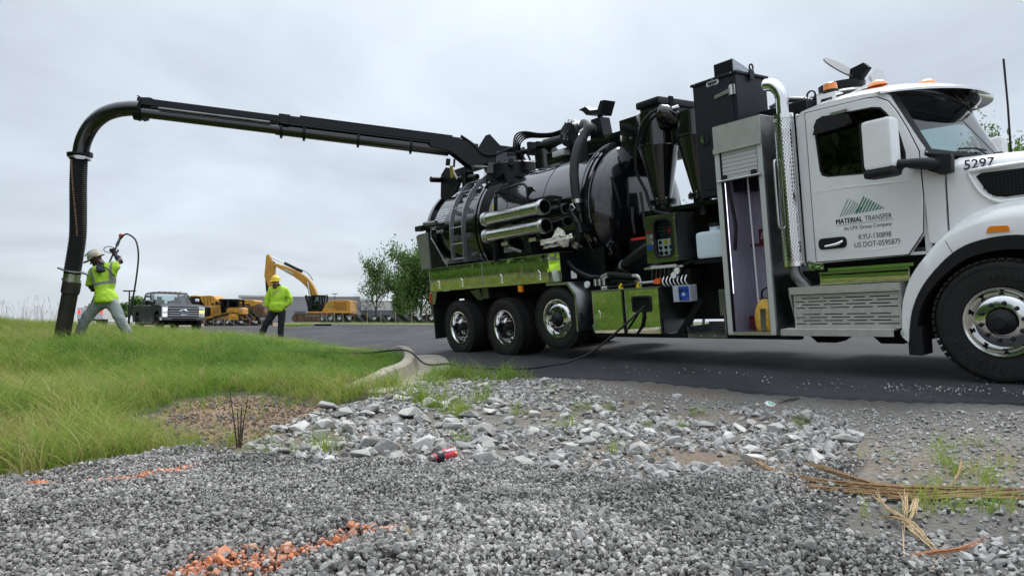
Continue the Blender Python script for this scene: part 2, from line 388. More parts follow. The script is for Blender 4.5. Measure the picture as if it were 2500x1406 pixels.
# zones: ground colours, with stone-gap shade painted in under the gravel
base = np.zeros((nr, nc, 3)); base[:] = (.12, .098, .072)
ng = fbm(gx, gy, .35, 9)[..., None]
grey = np.array((.125, .115, .10)); brown = np.array((.135, .10, .068))
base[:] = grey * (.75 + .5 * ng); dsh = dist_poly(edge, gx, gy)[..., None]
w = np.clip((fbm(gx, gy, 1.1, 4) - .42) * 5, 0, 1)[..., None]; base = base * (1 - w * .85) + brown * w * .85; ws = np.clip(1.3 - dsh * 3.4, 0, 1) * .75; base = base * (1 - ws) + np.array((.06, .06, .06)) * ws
m = inside(GRASS, gx, gy); base[m] = np.array((.045, .048, .018)) * (.7 + .6 * ng[m])
far = (gy > 40) & ~inr; base[far] = np.array((.07, .10, .025)) * (.7 + .6 * ng[far])
site = (gy > 55) & (gx > -60) & (gx < 5) & ~inr; base[site] = np.array((.16, .12, .08)) * (.8 + .4 * ng[site])
m = inside(SOIL, gx, gy); base[m] = np.array((.19, .13, .08)) * (.55 + .9 * ng[m])
rc_ = outline([(2060, 1180), (2650, 1180), (2650, 1406), (2250, 1406), (2080, 1330), (2030, 1260)]); m = inside(rc_, gx, gy); base[m] = np.array((.085, .08, .07)) * (.7 + .6 * ng[m])
m = inside(GRAVEL, gx, gy); base[m] = (.022, .021, .02)  # near-black bed: shade between the stones painted into the ground
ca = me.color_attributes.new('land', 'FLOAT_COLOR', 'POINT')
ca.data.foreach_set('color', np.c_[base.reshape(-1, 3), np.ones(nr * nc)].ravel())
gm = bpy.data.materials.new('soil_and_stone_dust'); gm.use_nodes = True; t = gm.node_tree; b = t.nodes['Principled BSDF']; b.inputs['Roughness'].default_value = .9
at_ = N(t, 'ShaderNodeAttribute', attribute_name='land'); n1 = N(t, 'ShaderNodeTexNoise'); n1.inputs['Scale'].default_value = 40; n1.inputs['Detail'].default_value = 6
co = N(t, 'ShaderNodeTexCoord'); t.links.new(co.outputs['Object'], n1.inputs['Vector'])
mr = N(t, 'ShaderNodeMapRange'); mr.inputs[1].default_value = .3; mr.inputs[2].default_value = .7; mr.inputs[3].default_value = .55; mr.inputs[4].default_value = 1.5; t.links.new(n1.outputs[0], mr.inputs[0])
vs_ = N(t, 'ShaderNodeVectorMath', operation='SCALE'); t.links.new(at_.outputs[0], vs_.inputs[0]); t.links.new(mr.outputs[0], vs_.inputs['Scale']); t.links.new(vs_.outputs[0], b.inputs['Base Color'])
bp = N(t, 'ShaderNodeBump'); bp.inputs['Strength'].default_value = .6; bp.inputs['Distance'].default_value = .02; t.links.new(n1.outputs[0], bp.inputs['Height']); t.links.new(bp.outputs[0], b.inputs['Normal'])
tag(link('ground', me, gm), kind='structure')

# road: triangulated sheet with a ragged asphalt lip
def road_mesh():
    ring = []
    P = np.vstack([ROAD, ROAD[:1]])
    for a, b_ in zip(P[:-1], P[1:]):
        L = np.linalg.norm(b_ - a); near_ = min(np.linalg.norm(a), np.linalg.norm(b_)) < 14; n = max(1, int(L / (.12 if near_ else 3)))
        for k in range(n):
            q = a + (b_ - a) * k / n
            if near_ and q[1] < 11: q = q + (rng.random(2) - .5) * .05
            ring.append(q)
    ring = np.array(ring); n = len(ring)
    gxs, gys = [], []
    for s, ext in ((.35, (-4, 9, 4, 17)), (1.6, (-30, 30, -10, 34)), (5, (-60, 70, -18, 62))):
        X, Y = np.meshgrid(np.arange(ext[0], ext[1], s), np.arange(ext[2], ext[3], s)); X, Y = X.ravel(), Y.ravel()
        X = X + (rng.random(X.shape) - .5) * s * .3
        k = inside(ROAD, X, Y) & (dist_poly(P, X, Y) > s * .4)
        if s > 1: k &= ~((X > -4) & (X < 9) & (Y > 4) & (Y < 17))
        if s > 3: k &= ~((X > -30) & (X < 30) & (Y > -10) & (Y < 34))
        gxs.append(X[k]); gys.append(Y[k])
    pts = np.vstack([ring, np.c_[np.concatenate(gxs), np.concatenate(gys)]])
    r = delaunay_2d_cdt([Vector(p) for p in pts], [(i, (i + 1) % n) for i in range(n)], [], 1, 1e-6)
    V = np.array([(p.x, p.y) for p in r[0]]); F = [list(f) for f in r[2]]
    z = H(V[:, 0], V[:, 1]) + .012
    vs = np.c_[V, z].tolist(); idx = len(vs); sk = []
    # sloped, crumbling edge
    zz = H(ring[:, 0], ring[:, 1]); cen = offset(np.vstack([ring, ring[:1]]), -.06)[:n] if False else ring
    keym = {(round(p[0], 5), round(p[1], 5)): i for i, p in enumerate(V)}
    lo = []
    tang = np.roll(ring, -1, 0) - np.roll(ring, 1, 0); tang /= np.linalg.norm(tang, axis=1)[:, None] + 1e-9
    area = 0.5 * np.sum(ring[:, 0] * np.roll(ring[:, 1], -1) - np.roll(ring[:, 0], -1) * ring[:, 1]); sgn = 1 if area > 0 else -1
    nrm = np.c_[tang[:, 1], -tang[:, 0]] * sgn
    for i, p in enumerate(ring):
        q = p + nrm[i] * (.05 + .05 * rng.random()); vs.append((q[0], q[1], zz[i] - .09)); lo.append(len(vs) - 1)
    up = [keym.get((round(float(np.float32(p[0])), 5), round(float(np.float32(p[1])), 5)), None) for p in ring]
    if any(u is None for u in up):
        up = [int(np.argmin((V[:, 0] - p[0]) ** 2 + (V[:, 1] - p[1]) ** 2)) for p in ring]
    for i in range(n):
        j = (i + 1) % n; F.append([up[i], up[j], lo[j], lo[i]])
    me = bpy.data.meshes.new('road'); me.from_pydata(vs, [], F)
    bm = bmesh.new(); bm.from_mesh(me); bmesh.ops.recalc_face_normals(bm, faces=bm.faces); bm.to_mesh(me); bm.free()
    me.polygons.foreach_set('use_smooth', [True] * len(me.polygons)); me.set_sharp_from_angle(angle=R(40)); return me
am = bpy.data.materials.new('asphalt'); am.use_nodes = True; t = am.node_tree; b = t.nodes['Principled BSDF']
co = N(t, 'ShaderNodeTexCoord'); n1 = N(t, 'ShaderNodeTexNoise'); n1.inputs['Scale'].default_value = .35; n1.inputs['Detail'].default_value = 5
n2 = N(t, 'ShaderNodeTexNoise'); n2.inputs['Scale'].default_value = 90; n2.inputs['Detail'].default_value = 3
mp = N(t, 'ShaderNodeMapping'); mp.inputs['Rotation'].default_value = (0, 0, R(53)); mp.inputs['Scale'].default_value = (1, .12, 1)
n3 = N(t, 'ShaderNodeTexNoise'); n3.inputs['Scale'].default_value = 1.6; n3.inputs['Detail'].default_value = 4
t.links.new(co.outputs['Object'], n1.inputs['Vector']); t.links.new(co.outputs['Object'], n2.inputs['Vector']); t.links.new(co.outputs['Object'], mp.inputs[0]); t.links.new(mp.outputs[0], n3.inputs['Vector'])
r1 = N(t, 'ShaderNodeMix'); r1.data_type = 'RGBA'; r1.inputs[6].default_value = (.018, .018, .0195, 1); r1.inputs[7].default_value = (.046, .046, .050, 1)
ad = N(t, 'ShaderNodeMath', operation='ADD'); t.links.new(n1.outputs[0], ad.inputs[0]); t.links.new(n3.outputs[0], ad.inputs[1])
mr = N(t, 'ShaderNodeMapRange'); mr.inputs[1].default_value = .75; mr.inputs[2].default_value = 1.25; t.links.new(ad.outputs[0], mr.inputs[0]); t.links.new(mr.outputs[0], r1.inputs[0])
mr2 = N(t, 'ShaderNodeMapRange'); mr2.inputs[1].default_value = .3; mr2.inputs[2].default_value = .75; mr2.inputs[3].default_value = .5; mr2.inputs[4].default_value = 1.7; t.links.new(n2.outputs[0], mr2.inputs[0])
sc_ = N(t, 'ShaderNodeVectorMath', operation='SCALE'); t.links.new(r1.outputs[2], sc_.inputs[0]); t.links.new(mr2.outputs[0], sc_.inputs['Scale']); t.links.new(sc_.outputs[0], b.inputs['Base Color'])
b.inputs['Roughness'].default_value = .8; b.inputs['Specular IOR Level'].default_value = .3
bp = N(t, 'ShaderNodeBump'); bp.inputs['Strength'].default_value = .5; bp.inputs['Distance'].default_value = .008; t.links.new(n2.outputs[0], bp.inputs['Height']); t.links.new(bp.outputs[0], b.inputs['Normal'])
tag(link('road', road_mesh(), am), kind='structure')

# kerb and gutter, one cast piece; joints every few metres
M['concrete'] = pbr('concrete', (.36, .325, .26), .8, var=.22, vscale=7, bump=.25, bscale=120, c2=(.23, .20, .155))
b_ = B(); rows = []
t_ = np.gradient(KERB, axis=0); t_ /= np.linalg.norm(t_, axis=1)[:, None]; nr_ = np.c_[t_[:, 1], -t_[:, 0]]
for i, p in enumerate(KERB):
    sgm = min(1, max(0.12, (i - 0) / 7.0)) * (1 if i < 22 else max(.25, 1 - (i - 22) * .12)); g = h1(*(p + nr_[i] * .6)) + .016; g0 = h1(*(p + nr_[i] * .1)); gg = max(g - .02, min(g0, g + .0))
    prof = [(-.10, g - .25), (-.10, gg + .165 * sgm), (-.075, gg + .185 * sgm), (.02, gg + .18 * sgm), (.06, gg + .155 * sgm), (.10, gg + .04 * sgm), (.135, gg - .004), (.62, g), (.625, g - .12)]
    rows.append([(p[0] + nr_[i][0] * d, p[1] + nr_[i][1] * d, z) for d, z in prof])
r0 = rows[0]; rows.insert(0, [(q[0], q[1] - .12, q[2] - .3) for q in r0]); b_.grid(rows)
kb = tag(b_.make('kerb', M['concrete'], smooth=28), kind='structure')
for i in (7, 13, 19, 25):
    j_ = B(); c0_, c1_ = rows[i + 1], rows[i + 2]; u = .012 / math.dist(c0_[3][:2], c1_[3][:2]); j_.grid([[tuple(a + (c - a) * q for a, c in zip(p_, w_)) for p_, w_ in zip(c0_, c1_)] for q in (.5, .5 + u)]); jo = j_.make('expansion_joint', M['dark'], kb, 0); jo.location = (.003, -.004, .003)
# far kerb in segments
b_ = B(); rows = []
for k, X in enumerate(np.arange(-13.6, 61, 2.5)):
    Y = 47.6 + (46 - 47.6) * (X + 13.6) / 73.6; g = h1(X, Y)
    rows.append([(X, Y - .12, g), (X, Y - .10, g + .15), (X, Y + .06, g + .17), (X, Y + .1, g)])
b_.grid(rows); tag(b_.make('far_kerb', M['concrete'], smooth=0), kind='structure')
b_ = B(); g = h1(-13.2, 47.55); b_.box(-13.4, -12.3, 47.40, 47.5, g + .02, g + .13); tag(b_.make('storm_drain_mouth', M['dark']), 'dark storm drain slot in the far kerb behind the standing man', 'drain')

# ------------------------------------------------------------------ scattering (stuff): instances by geometry nodes on one object
def scatter(name, pts, rot, scl, pid, protos, mats, attrs):
    me = bpy.data.meshes.new(name); me.vertices.add(len(pts)); me.vertices.foreach_set('co', np.asarray(pts, np.float32).ravel())
    a = me.attributes.new('rot', 'FLOAT_VECTOR', 'POINT'); a.data.foreach_set('vector', np.asarray(rot, np.float32).ravel())
    scl = np.asarray(scl, np.float32); scl = np.repeat(scl[:, None], 3, 1) if scl.ndim == 1 else scl
    a = me.attributes.new('scl', 'FLOAT_VECTOR', 'POINT'); a.data.foreach_set('vector', scl.ravel())
    a = me.attributes.new('pid', 'INT', 'POINT'); a.data.foreach_set('value', np.asarray(pid, np.int32))
    for k, v in attrs.items():
        a = me.attributes.new(k, 'FLOAT', 'POINT'); a.data.foreach_set('value', np.asarray(v, np.float32))
    o = link(name, me); tag(o, kind='stuff')
    ng = bpy.data.node_groups.new(name + '_nodes', 'GeometryNodeTree')
    ng.interface.new_socket('Geometry', in_out='INPUT', socket_type='NodeSocketGeometry'); ng.interface.new_socket('Geometry', in_out='OUTPUT', socket_type='NodeSocketGeometry')
    gi, go = ng.nodes.new('NodeGroupInput'), ng.nodes.new('NodeGroupOutput')
    jn = ng.nodes.new('GeometryNodeJoinGeometry')
    for i, pm in enumerate(protos):
        po = bpy.data.objects.new(name + '_piece', pm)
        if not pm.materials: pm.materials.append(mats)
        oi = ng.nodes.new('GeometryNodeObjectInfo'); oi.inputs['Object'].default_value = po; oi.inputs['As Instance'].default_value = False
        gt = ng.nodes.new('GeometryNodeGeometryToInstance'); ng.links.new(oi.outputs['Geometry'], gt.inputs[0]); ng.links.new(gt.outputs[0], jn.inputs[0])
    ip = ng.nodes.new('GeometryNodeInstanceOnPoints'); ip.inputs['Pick Instance'].default_value = True
    def attr(n, ty):
        x = ng.nodes.new('GeometryNodeInputNamedAttribute'); x.data_type = ty; x.inputs[0].default_value = n; return x.outputs[0]
    ng.links.new(gi.outputs[0], ip.inputs['Points']); ng.links.new(jn.outputs[0], ip.inputs['Instance'])
    ng.links.new(attr('pid', 'INT'), ip.inputs['Instance Index']); ng.links.new(attr('scl', 'FLOAT_VECTOR'), ip.inputs['Scale'])
    er = ng.nodes.new('FunctionNodeEulerToRotation'); ng.links.new(attr('rot', 'FLOAT_VECTOR'), er.inputs[0]); ng.links.new(er.outputs[0], ip.inputs['Rotation'])
    ng.links.new(ip.outputs[0], go.inputs[0])
    md = o.modifiers.new('scatter', 'NODES'); md.node_group = ng
    return o
def stone_mesh(seed, n=13, flat=.72, bev=0.0):
    r = np.random.default_rng(seed); p = r.normal(size=(n, 3)); p /= np.linalg.norm(p, axis=1)[:, None]; p *= (.75 + .35 * r.random((n, 1))); p *= [1, .62 + .3 * r.random(), flat * (.7 + .4 * r.random())]
    bm = bmesh.new()
    for q in p: bm.verts.new(q)
    res = bmesh.ops.convex_hull(bm, input=bm.verts); bmesh.ops.delete(bm, geom=[v for v in bm.verts if not v.link_faces], context='VERTS')
    if bev: bmesh.ops.bevel(bm, geom=list(bm.edges), offset=bev, segments=1, affect='EDGES', profile=.5)
    bmesh.ops.scale(bm, vec=(.5, .5, .5), verts=bm.verts); bmesh.ops.recalc_face_normals(bm, faces=bm.faces)
    me = bpy.data.meshes.new('stone'); bm.to_mesh(me); bm.free(); return me
def stone_mat(name, c, c2, painted=False, scale=30, inst=True):
    m = bpy.data.materials.new(name); m.use_nodes = True; t = m.node_tree; b = t.nodes['Principled BSDF']; b.inputs['Roughness'].default_value = .78
    co = N(t, 'ShaderNodeTexCoord'); n = N(t, 'ShaderNodeTexNoise'); n.inputs['Scale'].default_value = scale; n.inputs['Detail'].default_value = 7; n.inputs['Roughness'].default_value = .7
    oi = N(t, 'ShaderNodeObjectInfo'); av = N(t, 'ShaderNodeVectorMath', operation='ADD'); t.links.new(co.outputs['Object'], av.inputs[0])
    if not inst: t.links.new(oi.outputs['Location'], av.inputs[1])
    t.links.new(av.outputs[0], n.inputs['Vector'])
    mr = N(t, 'ShaderNodeMapRange'); mr.inputs[1].default_value = .32; mr.inputs[2].default_value = .7; t.links.new(n.outputs[0], mr.inputs[0])
    mx_ = N(t, 'ShaderNodeMix'); mx_.data_type = 'RGBA'; mx_.inputs[6].default_value = (*c2, 1); mx_.inputs[7].default_value = (*c, 1); t.links.new(mr.outputs[0], mx_.inputs[0])
    sc = N(t, 'ShaderNodeVectorMath', operation='SCALE'); t.links.new(mx_.outputs[2], sc.inputs[0])
    if inst:
        ta = N(t, 'ShaderNodeAttribute', attribute_name='tint'); ta.attribute_type = 'INSTANCER'; t.links.new(ta.outputs['Fac'], sc.inputs['Scale'])
    else:
        m2 = N(t, 'ShaderNodeMapRange'); m2.inputs[3].default_value = .65; m2.inputs[4].default_value = 1.35; t.links.new(oi.outputs['Random'], m2.inputs[0]); t.links.new(m2.outputs[0], sc.inputs['Scale'])
    last = sc.outputs[0]
    if painted:
        pa = N(t, 'ShaderNodeAttribute', attribute_name='paint'); pa.attribute_type = 'INSTANCER'
        n4 = N(t, 'ShaderNodeTexNoise'); n4.inputs['Scale'].default_value = 60; t.links.new(co.outputs['Object'], n4.inputs['Vector'])
        mm = N(t, 'ShaderNodeMath', operation='MULTIPLY'); mr3 = N(t, 'ShaderNodeMapRange'); mr3.inputs[1].default_value = .38; mr3.inputs[2].default_value = .5; t.links.new(n4.outputs[0], mr3.inputs[0])
        t.links.new(mr3.outputs[0], mm.inputs[0]); t.links.new(pa.outputs['Fac'], mm.inputs[1])
        px_ = N(t, 'ShaderNodeMix'); px_.data_type = 'RGBA'; px_.inputs[7].default_value = (.95, .25, .04, 1); t.links.new(mm.outputs[0], px_.inputs[0]); t.links.new(last, px_.inputs[6]); last = px_.outputs[2]
    t.links.new(last, b.inputs['Base Color'])
    bp = N(t, 'ShaderNodeBump'); bp.inputs['Strength'].default_value = .35; bp.inputs['Distance'].default_value = .01; t.links.new(n.outputs[0], bp.inputs['Height']); t.links.new(bp.outputs[0], b.inputs['Normal'])
    return m
gravel_mat = stone_mat('crushed_limestone', (.39, .375, .35), (.155, .148, .14), True, 90)
rock_mat = stone_mat('pale_limestone', (.50, .485, .46), (.26, .25, .235), False, 14, inst=False)
smallrock_mat = stone_mat('limestone_chips', (.44, .43, .41), (.22, .215, .205), False, 40)
chips = [stone_mesh(i, 15, .85) for i in range(9)]
def poly_points(poly, spacing, jitter=.9, ylim=None, keep=None):
    lo, hi = poly.min(0), poly.max(0)
    if ylim: lo[1], hi[1] = max(lo[1], ylim[0]), min(hi[1], ylim[1])
    lo[0], hi[0] = max(lo[0], -13), min(hi[0], 13)
    X, Y = np.meshgrid(np.arange(lo[0], hi[0], spacing), np.arange(lo[1], hi[1], spacing)); X = X.ravel() + (rng.random(X.size) - .5) * spacing * jitter; Y = Y.ravel() + (rng.random(Y.size) - .5) * spacing * jitter
    k = inside(poly, X, Y) & (np.abs(X) < .95 * Y + .5)
    return X[k], Y[k]
# crushed stone in the foreground
GX, GY, GS, GZ = [], [], [], []
for (y0, y1, sp, smin, smax) in ((1.2, 2.7, .0145, .0145, .036), (2.7, 4.2, .0165, .016, .034), (4.2, 6.6, .0195, .017, .034)):
    for layer in (0, 1, 2):
        X, Y = poly_points(GRAVEL, sp * (1, 1.5, 1.35)[layer], 1.3, (y0, y1)); GX.append(X); GY.append(Y); s = (smin + (smax - smin) * rng.random(len(X)) ** 1.7) * (.85, 1.0, .5)[layer] * np.where(rng.random(len(X)) < .03, 1.45, 1); GS.append(s); GZ.append(np.full(len(X), (.0, .012, .017)[layer]))
GX, GY, GS, GZ = map(np.concatenate, (GX, GY, GS, GZ))
dg_ = dist_poly(np.vstack([GRAVEL, GRAVEL[:1]]), GX, GY); keep = rng.random(len(GX)) < np.clip(.12 + dg_ * 3.5, 0, 1); GX, GY, GS, GZ, dg_ = GX[keep], GY[keep], GS[keep], GZ[keep], dg_[keep]
def ghgt(x, y): return H(x, y) + (fbm(x, y, .5, 3) - .5) * .05 + (fbm(x, y, .30, 21) - .5) * .10
gz_ = ghgt(GX, GY) + GZ + GS * .25 + .012 * np.clip(dg_ * 5, 0, 1)
LINE1 = np.array([hit(*p)[:2] for p in [(80, 1200), (150, 1192), (250, 1185), (330, 1182), (380, 1165), (440, 1155)]])
LINE2 = np.array([hit(*p)[:2] for p in [(470, 1420), (620, 1398), (700, 1386), (760, 1366), (830, 1343), (900, 1320), (945, 1312)]])
d1, d2 = dist_poly(LINE1, GX, GY), dist_poly(LINE2, GX, GY)
nz = fbm(GX, GY, .12, 40)
fall1, fall2 = np.exp(-(d1 / .055) ** 2), np.exp(-(d2 / (.042 + .05 * (GX < -.6))) ** 2)
paint = np.where(rng.random(len(GX)) < fall1 * .95 * (.5 + nz), .25 + .6 * fall1, 0) + np.where(rng.random(len(GX)) < fall2 * .8 * (.45 + nz), .2 + .65 * fall2 * rng.random(len(GX)) ** .5, 0)
ng_ = len(GX); tint = np.clip(rng.normal(1.0, .33, ng_), .35, 2.0) * (.62 + .8 * fbm(GX, GY, .7, 50))
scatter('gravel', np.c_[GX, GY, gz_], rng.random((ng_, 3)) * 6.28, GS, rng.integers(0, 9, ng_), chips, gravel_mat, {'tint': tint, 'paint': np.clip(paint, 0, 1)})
# rubble: small chips first, then single rocks
X, Y = poly_points(RUBBLE, .04, 1.2); k = rng.random(len(X)) < np.clip((fbm(X, Y, .6, 8) - .33) * 3.4, .12, .95); X, Y = X[k], Y[k]
S = .02 + .075 * rng.random(len(X)) ** 2.2
SH = np.vstack([outline([(1100, 915), (1340, 925), (1700, 975), (2100, 1000), (2500, 1010), (2650, 1020), (2650, 1250), (2150, 1180), (2110, 1060), (1990, 1015), (1700, 1000), (1340, 940)])])
X2, Y2 = poly_points(SH, .026, 1.2); S2 = .006 + .04 * rng.random(len(X2)) ** 4
RC = outline([(2060, 1190), (2650, 1190), (2650, 1406), (2250, 1406), (2080, 1330), (2030, 1260)])
Xa, Ya = poly_points(RC, .021, 1.3); ka = rng.random(len(Xa)) < np.clip((fbm(Xa, Ya, .35, 33) - .3) * 3.6, .25, 1); Xa, Ya = Xa[ka], Ya[ka]; X2 = np.r_[X2, Xa]; Y2 = np.r_[Y2, Ya]; S2 = np.r_[S2, .011 + .042 * rng.random(len(Xa)) ** 2.3]
X3, Y3 = poly_points(SOIL, .03, 1.2); S3 = .008 + .045 * rng.random(len(X3)) ** 3; kk = rng.random(len(X3)) < .3; X3, Y3, S3 = X3[kk], Y3[kk], S3[kk]
X = np.r_[X, X2, X3]; Y = np.r_[Y, Y2, Y3]; S = np.r_[S, S2, S3]; n = len(X)
tin = np.clip(rng.normal(.95, .2, n), .5, 1.5); tin[-len(X3):] *= .4
scatter('stone_chips', np.c_[X, Y, H(X, Y) + (fbm(X, Y, .5, 3) - .5) * .05 + S * .18], rng.random((n, 3)) * np.array([.7, .7, 6.28]), S, rng.integers(0, 9, n), [stone_mesh(100 + i, 16, .7) for i in range(9)], smallrock_mat, {'tint': tin})
# loose stones dropped on the asphalt by the front wheel
c0 = tw(-.25, -.38, 0)
L_ = [tw(-.3 + rng.normal() * .42, -.42 + rng.normal() * .13, 0) for _ in range(230)] + [tw(-1.0 - 3.6 * rng.random() ** 1.5, -.5 + .28 * rng.normal() * .8, 0) for _ in range(150)]
L_ = np.array(L_); s = .006 + .03 * rng.random(len(L_)) ** 3
scatter('loose_stones', np.c_[L_[:, :2], H(L_[:, 0], L_[:, 1]) + .014 + s * .25], rng.random((len(L_), 3)) * 6.28, s, rng.integers(0, 9, len(L_)), [stone_mesh(200 + i, 10, .8) for i in range(9)], smallrock_mat, {'tint': np.clip(rng.normal(1.0, .25, len(L_)), .5, 1.6)})
# single rocks
rocks = [stone_mesh(300 + i, 14, .72, .03) for i in range(14)]
for q in rocks: q.materials.append(rock_mat)
placed = []
def rock(x, y, s, label, group=None, k=None):
    me = rocks[k if k is not None else random.randrange(len(rocks))]
    o = link('rock', me); z = h1(x, y) + (float(fbm([x], [y], .5, 3)[0]) - .5) * .05
    o.location = (x, y, z + s * .16); o.scale = (s * random.uniform(.85, 1.3), s * random.uniform(.8, 1.1), s * random.uniform(.6, .95)); o.rotation_euler = (random.uniform(-.4, .4), random.uniform(-.4, .4), random.uniform(0, 6.28))
    tag(o, label, 'rock', group); placed.append((x, y, s)); return o
p = hit(1655, 975); rock(p[0], p[1], .17, 'lone pale rock by itself at the foot of the asphalt edge', k=2)
p = hit(1385, 1075); rock(p[0], p[1], .2, 'blocky pale rock standing behind the crumpled red bottle', k=5) if False else None
p = hit(1040, 1098); rock(p[0], p[1], .25, 'large slanted pale rock leaning just behind the crushed red bottle', k=5)
p = hit(732, 1123); rock(p[0], p[1], .10, 'small near white rock at the left end of the rubble', k=7).scale *= 1.0
p = hit(1240, 880) if False else hit(1965, 1030); rock(p[0], p[1], .2, 'tallest rock topping the right hand rubble heap', k=9)
tries = 0; cand = []; BOT = hit(1082, 1132)
lo, hi = RUBBLE.min(0), RUBBLE.max(0)
while len(cand) < 292 and tries < 60000:
    tries += 1; x, y = random.uniform(lo[0], hi[0]), random.uniform(lo[1], hi[1])
    if not inside(RUBBLE, np.array([x]), np.array([y]))[0] or abs(x) > .78 * y: continue
    den = float(fbm([x], [y], .9, 8)[0]); pxx = CX + FOC * x / y
    wgt = np.clip((den - .35) * 3.2, .05, 1)
    if pxx < 1250 and y < 7.2: wgt = 1
    if random.random() > wgt: continue
    s = (.075 if len(cand) < 150 else .05) + .16 * random.random() ** (1.3 if len(cand) < 150 else 2.2)
    s *= 1.1 if pxx < 1250 and y < 7.2 else .85
    if (x - BOT[0]) ** 2 + (y - BOT[1]) ** 2 < .30 ** 2 or (abs(x - BOT[0] * y / BOT[1]) < .22 and BOT[1] - 1.0 < y < BOT[1]): continue
    if any((x - a) ** 2 + (y - b_) ** 2 < (.33 * (s + c)) ** 2 for a, b_, c in placed): continue
    cand.append(1); lab = ('grey limestone rock in the heap spilling left of the red bottle' if pxx < 1000 and y < 7.5 else 'pale rock scattered round the weeds below the kerb end' if pxx < 1250 and y >= 6.2 else 'grey rock in the rubble around the red bottle' if pxx < 1250 else 'grey rock in the rubble below the truck lift axle and tool boxes' if pxx < 1640 else 'grey rock in the right hand heap below the tall locker'); rock(x, y, s, lab, 'limestone rocks in the rubble')
# earth clods on the bare patch
clod_mat = stone_mat('brown_earth', (.27, .185, .12), (.15, .10, .064), False, 40)
X, Y = poly_points(SOIL, .028, 1.3); k = rng.random(len(X)) < .6; X, Y = X[k], Y[k]; S = .008 + .038 * rng.random(len(X)) ** 3; n = len(X)
scatter('earth_crumbs', np.c_[X, Y, H(X, Y) + (fbm(X, Y, .5, 3) - .5) * .05 + S * .2], rng.random((n, 3)) * 6.28, S, rng.integers(0, 6, n), [stone_mesh(400 + i, 14, .8) for i in range(6)], clod_mat, {'tint': np.clip(rng.normal(1, .25, n), .5, 1.6)})
# ------------------------------------------------------------------ grass (stuff) and single plants
def tuft(seed, n, hgt, spread, lean, width, segs=4):
    r = np.random.default_rng(seed); vs, fs = [], []
    for _ in range(n):
        a = r.random() * 6.283; d = np.array([math.cos(a), math.sin(a)]); o = r.normal(size=2) * spread; L = hgt * (.55 + .6 * r.random()); ln = lean * (.3 + r.random()); w = width * (.6 + .7 * r.random())
        tw_ = np.array([-d[1], d[0]]) ; tw_ = tw_ * math.cos(r.normal() * .8) + d * math.sin(r.normal() * .8); base = len(vs)
        for k in range(segs + 1):
            t = k / segs; out_ = L * ln * t ** 2.0; z = L * t * (1 - .28 * ln * t * t); c = o + d * out_; ww = w * (1 - t ** 1.6) * .5
            if k == segs: vs.append((c[0], c[1], z))
            else: vs += [(c[0] - tw_[0] * ww, c[1] - tw_[1] * ww, z), (c[0] + tw_[0] * ww, c[1] + tw_[1] * ww, z)]
        for k in range(segs - 1): fs.append((base + 2 * k, base + 2 * k + 1, base + 2 * k + 3, base + 2 * k + 2))
        fs.append((base + 2 * segs - 2, base + 2 * segs - 1, base + 2 * segs))
    me = bpy.data.meshes.new('tuft'); me.from_pydata(vs, [], fs); return me
def blade_mat(name, cols, inst=True, trans=.42):
    m = bpy.data.materials.new(name); m.use_nodes = True; t = m.node_tree; t.nodes.clear()
    o = N(t, 'ShaderNodeOutputMaterial'); df = N(t, 'ShaderNodeBsdfPrincipled'); df.inputs['Roughness'].default_value = .55; df.inputs['Specular IOR Level'].default_value = .3
    tl = N(t, 'ShaderNodeBsdfTranslucent'); mxs = N(t, 'ShaderNodeMixShader'); mxs.inputs[0].default_value = trans
    rp = N(t, 'ShaderNodeValToRGB'); els = rp.color_ramp.elements
    while len(els) < len(cols): els.new(.5)
    for i, c in enumerate(cols): els[i].position = i / (len(cols) - 1); els[i].color = (*c, 1)
    if inst:
        ta = N(t, 'ShaderNodeAttribute', attribute_name='tint'); ta.attribute_type = 'INSTANCER'; t.links.new(ta.outputs['Fac'], rp.inputs[0])
    else:
        ge = N(t, 'ShaderNodeAttribute', attribute_name='leafv'); t.links.new(ge.outputs['Fac'], rp.inputs[0])
    t.links.new(rp.outputs[0], df.inputs['Base Color']); t.links.new(rp.outputs[0], tl.inputs[0])
    t.links.new(df.outputs[0], mxs.inputs[1]); t.links.new(tl.outputs[0], mxs.inputs[2]); t.links.new(mxs.outputs[0], o.inputs[0]); return m
GC = [(.42, .33, .17), (.36, .36, .10), (.25, .35, .06), (.165, .29, .04), (.09, .19, .03)]
grass_mat = blade_mat('grass_blades', GC)
KX, KY = [], []; KS, KP, KT, KR = [], [], [], []
def grow(X, Y, scale, pid, tint):
    n = len(X); KX.append(X); KY.append(Y); KS.append(np.broadcast_to(scale, n)); KP.append(pid); KT.append(np.clip(tint, 0, 1)); KR.append(np.c_[rng.normal(0, .12, n), rng.normal(0, .12, n), rng.random(n) * 6.283])
soil_d = lambda X, Y: np.where(inside(SOIL, X, Y), 0, dist_poly(np.vstack([SOIL, SOIL[:1]]), X, Y))
